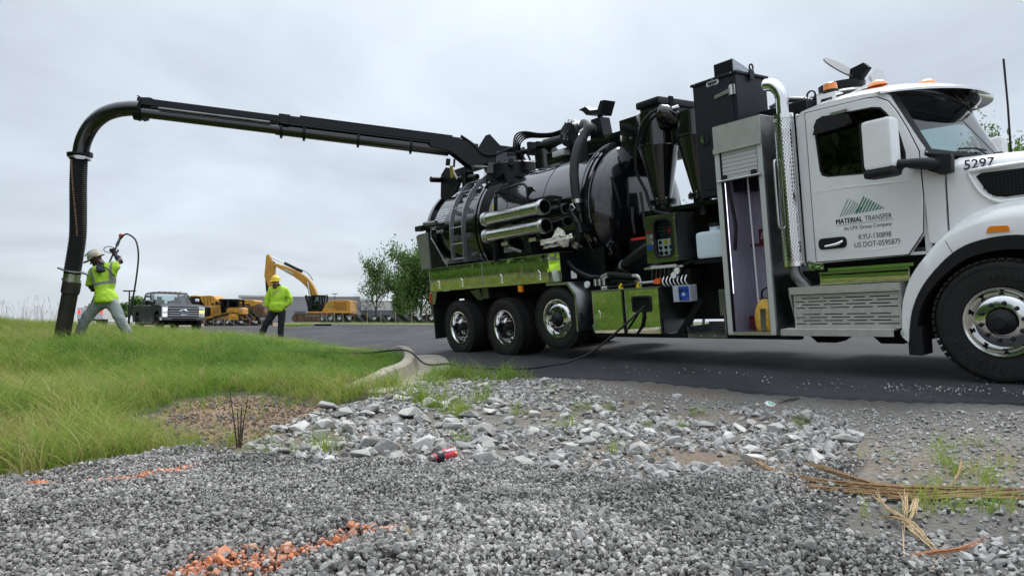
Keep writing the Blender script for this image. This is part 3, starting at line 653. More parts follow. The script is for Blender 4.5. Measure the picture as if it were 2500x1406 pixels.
def band(y0, y1, sp):
    lo0 = GRASS[:, 0].min()
    X, Y = np.meshgrid(np.arange(-.82 * y1 - 1, .2, sp), np.arange(y0, y1, sp)); X = X.ravel() + (rng.random(X.size) - .5) * sp * 1.2; Y = Y.ravel() + (rng.random(Y.size) - .5) * sp * 1.2
    k = inside(GRASS, X, Y) & (X > -.82 * Y - .6) & (dist_poly(KERB, X, Y) > .13); X, Y = X[k], Y[k]
    bare = fbm(X, Y, 1.3, 60); sd = soil_d(X, Y)
    keep = rng.random(len(X)) < np.clip(.07 + sd * 1.7, 0, 1)
    nearb = np.clip(1.6 - (Y - 4.5) * .28, 0, 1)                      # thinner, browner towards the ditch
    keep &= rng.random(len(X)) > nearb * np.clip((bare - .5) * 5, 0, .8)
    return X[keep], Y[keep]
for y0, y1, sp in ((3.8, 8.0, .062), (8.0, 13.0, .072), (13, 20, .11), (20, 26, .2)):
    X, Y = band(y0, y1, sp); n = len(X)
    mown = np.clip((X + 6.2 - (Y - 10) * .1) / 2.0, 0, 1) * np.clip((Y - 8.2) / 1.5, 0, 1)     # short lawn beside the kerb
    f = fbm(X, Y, 1.6, 70); f2 = fbm(X, Y, .5, 71)
    ditch = np.clip((8.6 - Y) / 3.0, 0, 1) * np.clip((-X - .5) / 2, 0, 1)
    sc = (.95 - .45 * mown) * (.75 + .6 * f) * np.where(Y > 12, .85, 1.0)
    tint = .52 + .16 * mown + (f - .5) * .6 + (f2 - .5) * .5 - .16 * ditch + rng.normal(0, .17, n) - .5 * (rng.random(n) < .06 * (1 - mown))
    big = rng.random(n) < .26 * (1 - mown)
    pid = np.where(mown > .5, rng.integers(0, 4, n), np.where(big, rng.integers(8, 11, n), rng.integers(4, 8, n)))
    sc = sc * np.clip(.5 + soil_d(X, Y) * .9, .5, 1); broad = rng.random(n) < .035; pid = np.where(broad, rng.integers(11, 13, n), pid); tint = np.where(broad, .75 + .2 * rng.random(n), tint)
    grow(X, Y, sc, pid, tint)
# weeds along the asphalt edge, in the rubble and on the right
def weeds(pts, n, r, scale, pid, tint):
    for px, py in pts:
        c = hit(px, py); X = c[0] + rng.normal(0, r, n); Y = c[1] + rng.normal(0, r, n); k = ~inside(ROAD, X, Y); X, Y = X[k], Y[k]; m = len(X)
        grow(X, Y, scale * (.7 + .6 * rng.random(m)), rng.integers(pid[0], pid[1], m), tint + rng.normal(0, .1, m))
weeds([(1060, 918), (1085, 915), (1110, 918), (1140, 922), (1170, 924), (1200, 926), (1235, 927), (1260, 926), (1040, 930), (1050, 945)], 14, .10, .8, (4, 11), .62)
weeds([(985, 960), (1000, 985), (1060, 1000), (1105, 1010), (1120, 1020), (1040, 975), (960, 945), (930, 965), (1170, 985)], 7, .09, .85, (4, 11), .55)
weeds([(1390, 1050), (1400, 1045), (1420, 1000), (1610, 1040), (1690, 1015), (1960, 1040), (1350, 960), (1480, 1000), (1270, 1010), (1660, 1060), (1150, 1080), (1490, 1110)], 3, .05, .5, (4, 8), .5)
weeds([(2150, 1120), (2350, 1130), (2310, 1170), (2370, 1160), (2420, 1180), (2380, 1200), (2450, 1130), (2330, 1200), (2250, 1240), (2330, 1260), (2380, 1255), (2420, 1250), (2180, 1270), (2440, 1090), (2300, 1090)], 3, .06, .42, (4, 8), .42)
weeds([(700, 1110), (640, 1085), (780, 1100), (840, 1090), (620, 1110), (800, 1105)], 3, .05, .5, (4, 8), .5)
# tall rough grass along the wood edge on the left, outside the picture
Yy = rng.uniform(3, 40, 9000); Xx = -.75 * Yy - 3.6 - 3.2 * rng.random(9000); grow(Xx, Yy, 1.5, rng.integers(8, 11, 9000), .85 + .15 * rng.random(9000))
# far verge strip behind the far kerb
X = rng.uniform(-16, 30, 5200); Y = 47.9 + rng.random(5200) * 3; k = X < 8; grow(X[k], Y[k], .8, rng.integers(0, 4, k.sum()), .55 + rng.normal(0, .1, k.sum()))
X = rng.uniform(-13, 12, 4200); Y = 54 + rng.random(4200) * 18; k = X > -8 + (Y - 54) * .2; X, Y = X[k], Y[k]; grow(X, Y, 2.4, rng.integers(4, 8, len(X)), .45 + rng.normal(0, .1, len(X)))
KX, KY, KS, KP, KT = map(np.concatenate, (KX, KY, KS, KP, KT)); KR = np.vstack(KR)
tufts = [tuft(i, 20, .12, .05, .6, .006) for i in range(4)] + [tuft(10 + i, 13, .26, .05, .85, .008) for i in range(4)] + [tuft(20 + i, 18, .44, .035, 1.0, .009, 5) for i in range(3)] + [tuft(40 + i, 9, .17, .03, 1.3, .035, 4) for i in range(2)]
scatter('grass', np.c_[KX, KY, H(KX, KY) + (fbm(KX, KY, .5, 3) - .5) * .05 * np.clip(1 - KY / 30, 0, 1) - .01], KR, KS, KP, tufts, grass_mat, {'tint': KT})
# dry seed stalks on the hill crest and in front of the pickup
def stalk(seed):
    r = np.random.default_rng(seed); b_ = B()
    for _ in range(4):
        h_ = .5 + .4 * r.random(); d = r.normal(size=2) * .12 * h_; o = r.normal(size=2) * .05; pts = [(o[0], o[1], 0), (o[0] + d[0] * .3, o[1] + d[1] * .3, h_ * .5), (o[0] + d[0], o[1] + d[1], h_)]
        b_.tube(arc(pts, 3), .002, 3, False); b_.tube([(o[0] + d[0] * .8, o[1] + d[1] * .8, h_ * .88), (o[0] + d[0] * 1.05, o[1] + d[1] * 1.05, h_ * 1.05)], [.005, .0015], 4)
    me = bpy.data.meshes.new('stalk'); me.from_pydata(b_.v, [], b_.f); return me
X = np.r_[rng.uniform(-15, -8.5, 60), rng.uniform(-9.5, -5.5, 30), rng.uniform(-11.7, -10.6, 30)]; Y = np.r_[rng.uniform(14, 19.5, 60), rng.uniform(13.5, 16, 30), rng.uniform(14, 16.5, 30)]
n = len(X); stm = blade_mat('dry_stalks', [(.30, .25, .17), (.24, .22, .12), (.20, .16, .12)], trans=.1)
scatter('seed_stalks', np.c_[X, Y, H(X, Y)], np.c_[rng.normal(0, .12, n), rng.normal(0, .12, n), rng.random(n) * 6.28], np.r_[.25 + .3 * rng.random(60), .25 + .15 * rng.random(30), .5 + .4 * rng.random(30)], rng.integers(0, 5, n), [stalk(i) for i in range(5)], stm, {'tint': rng.random(n)})
# ------------------------------------------------------------------ the vacuum truck (x forward, y towards its far side, z up; near side face at y = 0)
def S(px, py, y):
    """Truck-frame (x, z) of a photo position on the upright plane y = const."""
    o = np.array([0, 0, CAM_Z]); d = at(px, py, 1.0) - o; k = ((T0 + LF * y - o) @ LF) / (d @ LF); q = o + d * k - T0
    return float(q @ FW), float(-(q @ DN))
truck = empty('vacuum_truck', label='white and black vacuum excavation truck parked along the road', cat='truck')
truck.matrix_world = Matrix(((FW[0], LF[0], -DN[0], T0[0]), (FW[1], LF[1], -DN[1], T0[1]), (FW[2], LF[2], -DN[2], T0[2] + .012), (0, 0, 0, 1)))
YC, YM = 1.22, 2.44
def mk(b, name, mat, smooth=35, parent=None, **k): return b.make(name, mat, parent or truck, smooth, **k)

# wheels ------------------------------------------------------------
def tyre_prof(r, w, rim=.292):
    h = w / 2; return [(rim, -h * .78), (rim + .03, -h * .92), (r * .80, -h), (r * .93, -h * .97), (r * .985, -h * .86), (r, -h * .70), (r, h * .70), (r * .985, h * .86), (r * .93, h * .97), (r * .80, h), (rim + .03, h * .92), (rim, h * .78)]
def wheel(x, y, z, r, w, style, name='wheel', steer=0.0, lugs=True, words=True):
    """y is the outer sidewall plane; local +y points inboard."""
    t = empty(name, parent=truck); t.location = (x, y, z); t.rotation_euler = (0, 0, steer)
    h = w / 2; b = B(); b.lathe(tyre_prof(r, w), (0, h, 0), (0, 1, 0), 64, closed=True)
    # tread blocks along both shoulders and ribs
    nb = 54
    for k in range(nb):
        a = 2 * math.pi * k / nb
        for yy in (h * .22, h * 1.78):
            c, s = math.cos(a), math.sin(a); b.box(-.5 * r * .085, .5 * r * .085, yy - h * .2, yy + h * .2, -.006, .012, rot=(0, 0, 0))
            n = 8; vs = b.v[-n:]; b.v[-n:] = [(v[0] * -s + (v[2] + r) * c, v[1], v[0] * c + (v[2] + r) * s) for v in vs]
    for yy in (h * .62, h, h * 1.38): b.lathe([(r - .002, yy - h * .13), (r + .010, yy - h * .11), (r + .010, yy + h * .11), (r - .002, yy + h * .13)], (0, 0, 0), (0, 1, 0), 64)
    for rr in (r * .88, r * .70): b.lathe([(rr - .004, .0), (rr, -.006), (rr + .004, .0)], (0, .004 if rr > r * .8 else .012, 0), (0, 1, 0), 64)
    mk(b, 'tyre', M['rubber'], 30, t)
    b = B(); rim = .300
    if style == 'steer':
        prof = [(rim - .03, h * 1.6), (rim - .03, .09), (rim - .012, .035), (rim + .012, .020), (rim + .008, .004), (rim - .012, .010), (rim - .025, .045), (.262, .062), (.235, .042), (.215, .022), (.13, .014), (.125, .03)]
        face, hub_r, hub_o, lug_r, hole_r = .016, .115, -.055, .168, .238
    else:
        prof = [(rim - .03, h * 1.7), (rim - .03, .16), (rim - .012, .04), (rim + .012, .022), (rim + .008, .004), (rim - .012, .010), (rim - .03, .05), (.262, .10), (.258, .17), (.235, .21), (.13, .225), (.12, .23)]
        face, hub_r, hub_o, lug_r, hole_r = .215, .085, .02, .145, .205
    b.lathe(prof, (0, 0, 0), (0, 1, 0), 48); mk(b, 'rim', M['alu'], 40, t)
    b = B()
    for k in range(10):
        a = 2 * math.pi * (k + .5) / 10; off = .058 if style == 'steer' else .213
        b.cyl((hole_r * math.cos(a), off - .012, hole_r * math.sin(a)), (hole_r * math.cos(a), off + .03, hole_r * math.sin(a)), .022, seg=14)
    mk(b, 'hand_hole', M['dark'], 40, t)
    if style == 'lift' : pass
    b = B(); b.lathe([(hub_r * 1.0, face + .02), (hub_r, face - .02), (hub_r * .93, face - .035), (hub_r * .5, hub_o if hub_o < face else face - .1), (hub_r * .45, (hub_o if hub_o < face else face - .1) - .012), (0.0001, (hub_o if hub_o < face else face - .1) - .014)], (0, 0, 0), (0, 1, 0), 32)
    for k in range(6):
        a = 2 * math.pi * k / 6; b.cyl((hub_r * .72 * math.cos(a), face - .045, hub_r * .72 * math.sin(a)), (hub_r * .72 * math.cos(a), face - .02, hub_r * .72 * math.sin(a)), .008, seg=6)
    mk(b, 'hub_cap', M['plastic'], 40, t)
    if lugs:
        b0 = None
        for k in range(10):
            a = 2 * math.pi * k / 10 + .15; p = Vector((lug_r * math.cos(a), 0, lug_r * math.sin(a)))
            if b0 is None:
                b = B(); b.lathe([(.0005, -.05), (.009, -.048), (.013, -.02), (.019, -.004), (.021, .0)], (0, face, 0), (0, 1, 0), 10); b0 = mk(b, 'lug_nut', M['plastic'], 50, t); b0.location = p
            else:
                c = b0.copy(); col.objects.link(c); c.parent = t; c.location = p
    if words:
        st = 'MICHELIN'
        for base in (R(205), R(35)):
            for i, ch in enumerate(st):
                a = base + i * R(9.2) * (.5 / r) ; rr = r * .785
                p = Vector((rr * math.cos(a), -.001, rr * math.sin(a))); rad = Vector((math.cos(a), 0, math.sin(a))); tan = Vector((-math.sin(a), 0, math.cos(a)))
                text(ch, r * .135, M['plastic'], t, frame(p - tan * r * .05 - rad * r * .045, tan, -rad if False else -rad, 0), 'sidewall_letter', .0025, bold=.001) if False else text(ch, r * .13, M['letter'], t, frame(p, tan, -rad, 0), 'sidewall_letter', .003, bold=.001)
    return t
M['letter'] = pbr('raised_rubber', (.017, .017, .018), .6)
wheel(0, 0.0, .54, .555, .40, 'steer')
for x in (-7.42, -8.87):
    wheel(x, .0, .487, .505, .28, 'dual', words=(x < -8)); wheel(x, .34, .487, .505, .28, 'dual', lugs=False, words=False)
wheel(-6.0, .0, .63, .485, .28, 'steer', steer=R(5), words=False)
for x, r, z in ((-7.42, .505, .487), (-8.87, .505, .487), (-6.0, .485, .63), (0, .555, .54)):
    b = B(); b.lathe(tyre_prof(r, .6 if r == .505 else .36), (0, 0, 0), (0, 1, 0), 40, closed=True); b.cyl((0, -.15, 0), (0, .15, 0), .29, seg=24); o = mk(b, 'far_wheel', M['rubber']); o.location = (x, YM - .3, z)
b = B()
for x, z in ((-7.42, .487), (-8.87, .487), (-6.0, .63), (0, .54)): b.cyl((x, .3, z), (x, YM - .3, z), .075, seg=12); 
for x in (-7.42, -8.87): b.lathe([(.05, -.2), (.2, -.14), (.22, 0), (.2, .14), (.05, .2)], (x, YC, .5), (1, 0, 0), 16)
mk(b, 'axle', M['dark'])

# chassis -----------------------------------------------------------
b = B()
for y in (.78, 1.58): b.box(-9.8, 1.3, y, y + .09, .72, 1.02)
for x in (-9.6, -8.1, -6.7, -5.2, -3.6, -2.4, -.9): b.box(x, x + .1, .8, 1.64, .74, 1.0)
b.box(-9.8, -5.2, .45, 2.0, 1.02, 1.22)
mk(b, 'frame_rail', M['dark'])
b = B()
b.box(-5.2, -3.87, .5, 1.9, .62, 1.3); b.box(-3.8, -2.9, .55, 2.0, .55, 1.25); b.box(-2.15, -.9, .5, 1.95, .45, 1.1, .03); b.box(-3.3, -2.25, .62, 2.3, 1.2, 2.1); b.box(-5.3, -3.4, 1.0, 1.5, 1.2, 2.1); b.box(-4.95, -4.3, .62, 1.0, 1.2, 1.75, .03)
mk(b, 'pump_housing', M['satin'])
b = B(); b.box(-5.17, -1.95, .03, .12, .352, .402); b.box(-3.86, -2.86, .05, .5, .36, .40); mk(b, 'lower_rail', M['dark'])
b = B()
for x in (-1.75, -1.05): b.prism([(x - .25, .42), (x + .3, .42), (x + .1, .30), (x - .12, .30)], 'xz', .25, .45)
mk(b, 'step_bracket', M['dark'])
b = B(); b.prism([(-3.75, .40), (-3.62, .40), (-3.28, .80), (-3.33, .86)], 'xz', .12, .16); mk(b, 'brace', M['dark'])

# tank --------------------------------------------------------------
TZ, TR = 2.28, 1.03
tank = empty('tank', parent=truck)
def dome(s, x, r, depth, n=8): return [(r * math.cos(a), x + s * depth * math.sin(a)) for a in np.linspace(0, math.pi / 2 - .02, n)]
b = B()
prof = [(q[0], q[1]) for q in reversed(dome(-1, -10.0, TR, .22))] + [(TR, -9.95), (TR, -5.35)] + [(q[0], q[1]) for q in dome(1, -5.3, TR, .42, 10)]
b.lathe(prof, (0, YC, TZ), (1, 0, 0), 96); mk(b, 'shell', M['black'], 40, tank)
def band(x0, x1, r, name, mat=None):
    b = B(); b.lathe([(TR - .02, x0), (r, x0), (r, x1), (TR - .02, x1)], (0, YC, TZ), (1, 0, 0), 96); mk(b, name, mat or M['black'], 30, tank)
for x0, x1, r in ((-5.42, -5.36, 1.075), (-5.30, -5.25, 1.075), (-8.26, -8.2, 1.13), (-8.14, -8.08, 1.13), (-10.06, -9.96, 1.09), (-7.4, -7.375, 1.038), (-6.4, -6.385, 1.036)): band(x0, x1, r, 'stiffening_ring')
band(-5.36, -5.30, 1.05, 'ring_gasket', M['plastic']); band(-8.2, -8.14, 1.10, 'ring_gasket', M['plastic'])
b = B(); b.lathe([(1.083, -5.44), (1.083, -5.425)], (0, YC, TZ), (1, 0, 0), 96); mk(b, 'clear_sight_hose', M['dull'], 30, tank, solid=.012)
def tp(x, ang, r=TR):                                     # point on the shell; ang from the near horizontal, up positive
    return Vector((x, YC - r * math.cos(ang), TZ + r * math.sin(ang)))
def tank_frame(x, ang, r): n = Vector((0, -math.cos(ang), math.sin(ang))); up = Vector((0, math.sin(ang), math.cos(ang))); return frame(tp(x, ang, r), (1, 0, 0), up, 0)
# flag of stripes and the maker's name
b = B()
for i in range(7):
    a = R(33 - i * 2.75)
    L0, L1 = (-9.80 - .014 * i, -9.36 - .014 * i)
    if i < 4: L1 -= .16
    b.grid([[tp(L0, a, TR + .004), tp(L1, a, TR + .004)], [tp(L0, a - R(1.5), TR + .004), tp(L1, a - R(1.5), TR + .004)]])
for k in range(6):
    x = -9.52 + k * .027; b.grid([[tp(x, R(33), TR + .004), tp(x + .017, R(33), TR + .004)], [tp(x - .03, R(23.3), TR + .004), tp(x - .013, R(23.3), TR + .004)]])
mk(b, 'flag_decal', M['whited'], 0, tank)
text('GapVax', .145, M['whited'], tank, tank_frame(-9.90, R(9.5), TR + .01), 'lettering', .001, bold=.003)
text('HV130', .09, M['whited'], tank, tank_frame(-9.70, R(4.5), TR + .012), 'lettering', .001, bold=.002)
text('WATER', .055, M['whited'], tank, tank_frame(-5.85, R(-33), TR + .012), 'lettering', .001); text('FILL', .055, M['whited'], tank, tank_frame(-5.81, R(-37), TR + .012), 'lettering', .001)
# tailgate hardware
b = B()
for y in (.55, 1.75): b.prism([(-10.12, 2.75), (-9.95, 3.6), (-9.75, 3.72), (-9.55, 3.66), (-9.3, 3.3), (-9.5, 3.15), (-9.72, 3.1), (-9.8, 2.9)], 'xz', y, y + .05)
mk(b, 'tailgate_hinge_plate', M['satin'], 30, tank)
b = B(); b.box(-10.2, -8.6, .84, .94, 3.56, 3.70); b.box(-10.26, -10.16, .82, .96, 3.5, 3.74); b.cyl((-9.95, .3, 3.5), (-9.95, 2.1, 3.5), .06); b.tube([(-9.85, .62, 3.38), (-9.2, .62, 3.42), (-8.75, .62, 3.36)], .055); b.box(-9.2, -9.05, .55, .75, 3.2, 3.5)
b.tube([(-9.1, .6, 3.45), (-8.9, .7, 3.62), (-8.6, .75, 3.5), (-8.45, .8, 3.4)], .018)
mk(b, 'tailgate_lift', M['satin'], 30, tank)
b = B(); x, z = S(1103, 424, .5); b.cyl((x, .5, z - .1), (x, .5, z + .14), .035); mk(b, 'safety_post', M['olive'], 30, tank)
b = B()
x0, z0 = S(1030, 556, .1); x1, z1 = S(1085, 548, .1)
b.cyl((x0 - .1, .08, z0), (x1, .08, z1), .03); b.box(x0 - .12, x0 + .15, .0, .16, z0 - .08, z0 + .02); b.box(x1 - .3, x1 + .1, .06, .14, z1 - .08, z1 - .03)
mk(b, 'tailgate_latch', M['plastic'], 30, tank)
b = B(); b.cyl((x0 + .2, .05, z0 + .04), (x1 - .22, .05, z1 + .045), .045); mk(b, 'latch_cylinder', M['dull'], 30, tank)
b = B(); b.tube(arc([(x0 + .42, .07, z0), (x0 + .4, .06, z0 - .25), (x0 + .48, .06, z0 - .35), (x0 + .75, .2, z0 - .9)], 5), .012, 6); mk(b, 'grab_strap', M['galv'], 30, tank)
# rear corner guard plate, tail lamp, mud flap
b = B(); b.prism([S(1017, 580, .06), S(1021, 575, .06), S(1044, 569, .06), S(1051, 655, .06), S(1030, 660, .06)], 'xz', .05, .08); mk(b, 'corner_guard', M['lgrey'], 30, tank)
b = B(); b.prism([(-9.86, 1.66), (-9.84, 2.42), (-9.72, 2.40), (-9.60, 1.95), (-9.3, 1.66)], 'xz', .09, .12); mk(b, 'tailgate_gusset', M['satin'], 30, tank)
# ladder following the shell
lad = empty('ladder', parent=truck)
def ladpt(a, r=1.20): return (YC - r * math.cos(a), TZ + r * math.sin(a))
for x in (-8.96, -8.54):
    outer = [(YC - 1.20, 1.72), (YC - 1.20, 2.28)] + [ladpt(a, 1.20) for a in np.linspace(.05, R(64), 12)]
    inner = [ladpt(a, 1.11) for a in np.linspace(R(60), .05, 12)] + [(YC - 1.12, 2.28), (YC - 1.12, 1.83), (YC - .86, 1.83), (YC - .86, 1.72)]
    b = B(); b.prism(outer + inner, 'yz', x - .012, x + .012)
    for a in (R(52), R(22), R(-4)):
        p, q = ladpt(a, 1.17), ladpt(a, 1.03); b.prism([(p[0], p[1] + .03), (q[0], q[1] + .05), (q[0], q[1] - .05), (p[0], p[1] - .03)], 'yz', x - .011, x + .011)
    mk(b, 'ladder_rail', M['galv'], 30, lad)
for a in (R(58), R(43), R(24), R(5), R(-10), R(-24)):
    y, z = ladpt(a, 1.165) if a > 0 else (YC - 1.165, TZ + 1.2 * math.sin(a))
    b = B(); b.cyl((-8.98, y, z), (-8.52, y, z), .012, seg=8); mk(b, 'rung', M['galv'], 40, lad)

# polished side lockers above the rear axles --------------------------
lk = empty('side_locker', parent=truck)
b = B(); b.box(-9.80, -5.83, .012, .5, 1.212, 1.648); mk(b, 'carcass', M['satin'], 30, lk)
for x0, x1 in ((-9.81, -7.97), (-7.96, -5.82)):
    b = B(); b.box(x0, x1, 0, .014, 1.205, 1.655, .004); d = mk(b, 'locker_door', M['mirror'], 30, lk)
    b = B(); b.box(x0, x1, -.006, .3, 1.655, 1.668); b.box(x0 + .0, x0 + .012, -.004, .0, 1.21, 1.65); b.box(x0, x1, -.004, .0, 1.205, 1.217); mk(b, 'door_trim', M['steel'], 30, d)
    for xx in ([x0 + .32, x0 + 1.15] if x0 < -9 else [x0 + .55, x1 - .55]):
        b = B(); b.prism([(xx - .05, 1.25), (xx + .05, 1.25), (xx + .05, 1.37), (xx, 1.42), (xx - .05, 1.37)], 'xz', -.008, .0); b.box(xx - .035, xx + .035, -.02, -.008, 1.27, 1.285); b.box(xx - .02, xx + .03, -.016, -.008, 1.32, 1.335); mk(b, 'paddle_latch', M['chrome'], 30, d)
b = B(); b.prism([(-9.83, 1.2), (-9.6, 1.2), (-9.72, .95), (-9.80, .95)], 'xz', .02, .04); mk(b, 'lamp_bracket', M['steel'])
b = B(); b.box(-9.90, -9.80, .0, .08, .98, 1.19, .035); mk(b, 'tail_lamp', M['redlens'], 50)
b = B(); b.box(-9.84, -9.80, .04, .66, .26, 1.2); b.box(-9.84, -9.80, YM - .66, YM - .04, .26, 1.2); mk(b, 'mud_flap', M['plastic'])
b = B(); b.prism([S(1150, 712, .2), S(1172, 707, .2), S(1180, 735, .2), S(1168, 733, .2)], 'xz', .18, .2); b.box(-8.42, -8.1, .2, .42, 1.0, 1.2, .02); mk(b, 'air_tank_bracket', M['dull'])
b = B(); b.cyl((-8.0, .35, 1.08), (-7.6, .35, 1.08), .1, seg=16); mk(b, 'air_tank', M['dark'])
b = B(); b.box(-6.95, -6.85, .0, .06, 1.08, 1.2, .02); mk(b, 'side_marker_lamp', M['amber'], 50)
# lift axle fender
b = B(); pth = [(-6.2, 1.19), (-5.69, 1.185), (-5.52, .99), (-5.52, .43)]
rows = [[(x, y, z) for x, z in pth] for y in (0, .62)]; b.grid(rows); f_ = mk(b, 'lift_axle_fender', M['dull'], 20, solid=.012)
b = B()
for (a, c) in zip(pth[:-1], pth[1:]):
    d = Vector((c[0] - a[0], 0, c[1] - a[1])).normalized(); n = Vector((d.z, 0, -d.x)) * .035
    b.add([(a[0], -.004, a[1] + .008), (c[0], -.004, c[1] + .004), (c[0] + n.x * 1.0, -.004, c[1] + n.z), (a[0] + n.x, -.004, a[1] + n.z)], [(0, 1, 2, 3)])
mk(b, 'fender_edge', M['steel'], 0, f_)
b = B(); b.box(-5.82, -5.2, .35, .37, 1.2, 1.7); b.tube(arc([(-5.8, .15, 1.5), (-5.6, .12, 1.36), (-5.4, .18, 1.25), (-5.3, .3, 1.22)], 5), .045); mk(b, 'axle_air_line', M['satin'])
b = B(); b.box(-5.70, -5.58, .10, .11, 1.24, 1.36); mk(b, 'warning_label', M['whited'])

# lower tool boxes ---------------------------------------------------
tb = empty('tool_box', parent=truck)
b = B(); b.box(-5.165, -3.868, .016, .62, .406, 1.022); mk(b, 'carcass', M['dull'], 30, tb)
xm = S(1524, 760, 0)[0]
for i, (x0, x1) in enumerate(((-5.17, xm - .03), (xm + .03, -3.90))):
    b = B()
    hole = []
    if i: hole = [rrect(-4.36 + .0, -4.05, .725, .90, .03)]
    b.prism([(x0, .41), (x1, .41), (x1, 1.015), (x0, 1.015)], 'xz', 0, .014, hole); d = mk(b, 'tool_box_door', M['mirror'], 30, tb)
    b = B(); b.box(x0, x1, -.005, .0, 1.003, 1.02); b.box(x0, x0 + .01, -.004, 0, .41, 1.003); mk(b, 'door_trim', M['steel'], 30, d)
    xx = x0 + .1; b = B(); b.prism([(xx - .045, .62), (xx + .045, .62), (xx + .05, .70), (xx + .02, .745), (xx - .045, .745)], 'xz', -.008, 0); b.box(xx - .03, xx + .03, -.02, -.008, .628, .64); b.box(xx - .01, xx + .04, -.016, -.008, .68, .70); mk(b, 'paddle_latch', M['chrome'], 30, d)
    b = B(); b.box(x1 + .002, x1 + .035, -.006, .012, .41, 1.015)
    for k in range(6): b.cyl((x1 + .018, -.012, .47 + k * .1), (x1 + .018, -.006, .47 + k * .1), .006, seg=6)
    mk(b, 'door_hinge', M['plastic'], 30, d)
    if i:
        b = B(); b.prism(rrect(-4.385, -4.025, .70, .925, .045), 'xz', -.01, .0, [rrect(-4.355, -4.055, .728, .897, .03)]); mk(b, 'hose_port', M['plastic'], 30, d)
        b = B(); b.box(-4.4, -4.0, .0145, .0156, .7, .93); mk(b, 'port_backing', M['dark'], 30, d)
b = B(); b.box(-5.18, -3.87, -.008, .5, 1.022, 1.034); mk(b, 'tool_box_lid', M['steel'], 30, tb)
b = B(); b.box(-3.868, -3.855, .016, .62, .41, 1.02); mk(b, 'tool_box_end', M['dull'], 30, tb)
b = B(); b.cyl((-5.21, .05, .43), (-5.21, .05, .5), .03); b.cyl((-5.24, .05, .5), (-5.2, .05, .52), .025); mk(b, 'drain_valve', M['dull'])
# plumbing above the tool boxes
b = B(); b.tube(arc([(-5.28, .2, 1.10), (-5.1, .2, 1.22), (-4.94, .2, 1.25), (-4.7, .2, 1.22), (-4.52, .2, 1.2)], 5), .042); b.tube(arc([(-5.0, .25, 1.14), (-4.75, .25, 1.15), (-4.5, .25, 1.1)], 5), .035); b.tube([(-4.95, .1, 1.07), (-4.6, .1, 1.08), (-4.3, .1, 1.09)], .015); mk(b, 'hydraulic_hose', M['plastic'])
b = B(); b.tube(arc([(-4.6, .2, 1.205), (-4.45, .2, 1.20), (-4.39, .2, 1.15), (-4.385, .2, 1.03)], 5), .03); b.tube(arc([(-4.62, .25, 1.1), (-4.5, .25, 1.12), (-4.45, .25, 1.04)], 4), .026); b.cyl((-5.12, .2, 1.21), (-4.98, .2, 1.25), .05); b.cyl((-5.02, .08, 1.06), (-4.9, .08, 1.06), .03)
for k in range(3): b.cyl((-5.22 + k * .09, .14, 1.10), (-5.22 + k * .09, .14, 1.2), .03)
mk(b, 'hose_fitting', M['steel'])
b = B(); b.cyl((-5.30, .03, 1.13), (-5.30, .06, 1.13), .05, seg=20); mk(b, 'pressure_gauge', M['whited'])
for xx in (-4.62, -4.28):
    b = B(); b.box(xx - .06, xx + .02, .05, .07, 1.06, 1.09, rot=(0, -.9, 0)); b.box(xx - .03, xx + .02, .04, .08, 1.035, 1.06); mk(b, 'valve_handle', M['yellow'])
b = B(); b.cyl((-4.25, .06, 1.1), (-3.99, .06, 1.105), .016); mk(b, 'scraper_pole', M['alum'])
b = B(); b.prism([(-4.0, 1.08), (-3.9, 1.07), (-3.88, 1.14), (-3.92, 1.145), (-4.0, 1.125)], 'xz', .03, .09); mk(b, 'scraper_head', M['orange'])
b = B(); b.tube(arc([(-5.15, .5, 1.2), (-4.75, .32, 1.37), (-4.3, .3, 1.57), (-4.0, .4, 1.7)], 5), .085, 16); mk(b, 'suction_pipe', M['satin'])
b = B(); p0, p1 = Vector((-4.80, .335, 1.35)), Vector((-4.76, .322, 1.37)); b.cyl(p0, p1, .095, seg=16); mk(b, 'pipe_clamp', M['steel'])

# control cabinet -----------------------------------------------------
cb = empty('control_cabinet', parent=truck)
b = B(); b.box(-4.075, -3.56, .12, .44, 1.36, 1.985, .006); b.box(-4.075, -4.06, .062, .13, 1.36, 1.985); b.box(-3.575, -3.56, .062, .13, 1.36, 1.985); b.box(-4.06, -3.575, .062, .13, 1.97, 1.985); b.box(-4.06, -3.575, .062, .13, 1.36, 1.375); mk(b, 'carcass', M['dull'], 30, cb)
b = B(); win = rrect(-3.92, -3.645, 1.43, 1.915, .07); b.prism([(-4.085, 1.352), (-3.575, 1.352), (-3.575, 1.975), (-4.085, 1.975)], 'xz', .045, .06, [win]); dr = mk(b, 'cabinet_door', M['mirror2'] if 'mirror2' in M else pbr('satin_stainless', (.50, .51, .44), .16, 1.0, rvar=.04, vscale=5), 30, cb)
b = B(); b.prism(rrect(-3.945, -3.62, 1.405, 1.94, .09), 'xz', .035, .046, [rrect(-3.915, -3.65, 1.435, 1.91, .068)]); mk(b, 'window_gasket', M['plastic'], 40, dr)
b = B(); b.prism(win, 'xz', .052, .054); mk(b, 'window_pane', glass('panel_glass', (.85, .9, .9), 1.18), 0, dr)
b = B(); b.box(-3.94, -3.62, .10, .11, 1.42, 1.93); mk(b, 'instrument_panel', M['navy'], 0, cb)
b = B(); b.box(-3.92, -3.64, .095, .10, 1.43, 1.66); mk(b, 'button_plate', M['whited'], 0, cb)
for i in range(3):
    for k in range(3):
        b = B(); x, z = -3.87 + i * .09, 1.475 + k * .072; b.cyl((x, .075, z), (x, .097, z), .022 if (i + k) % 3 else .028, seg=12); mk(b, 'push_button', M['yellow'] if k == 2 and i else M['plastic'], 40, cb)
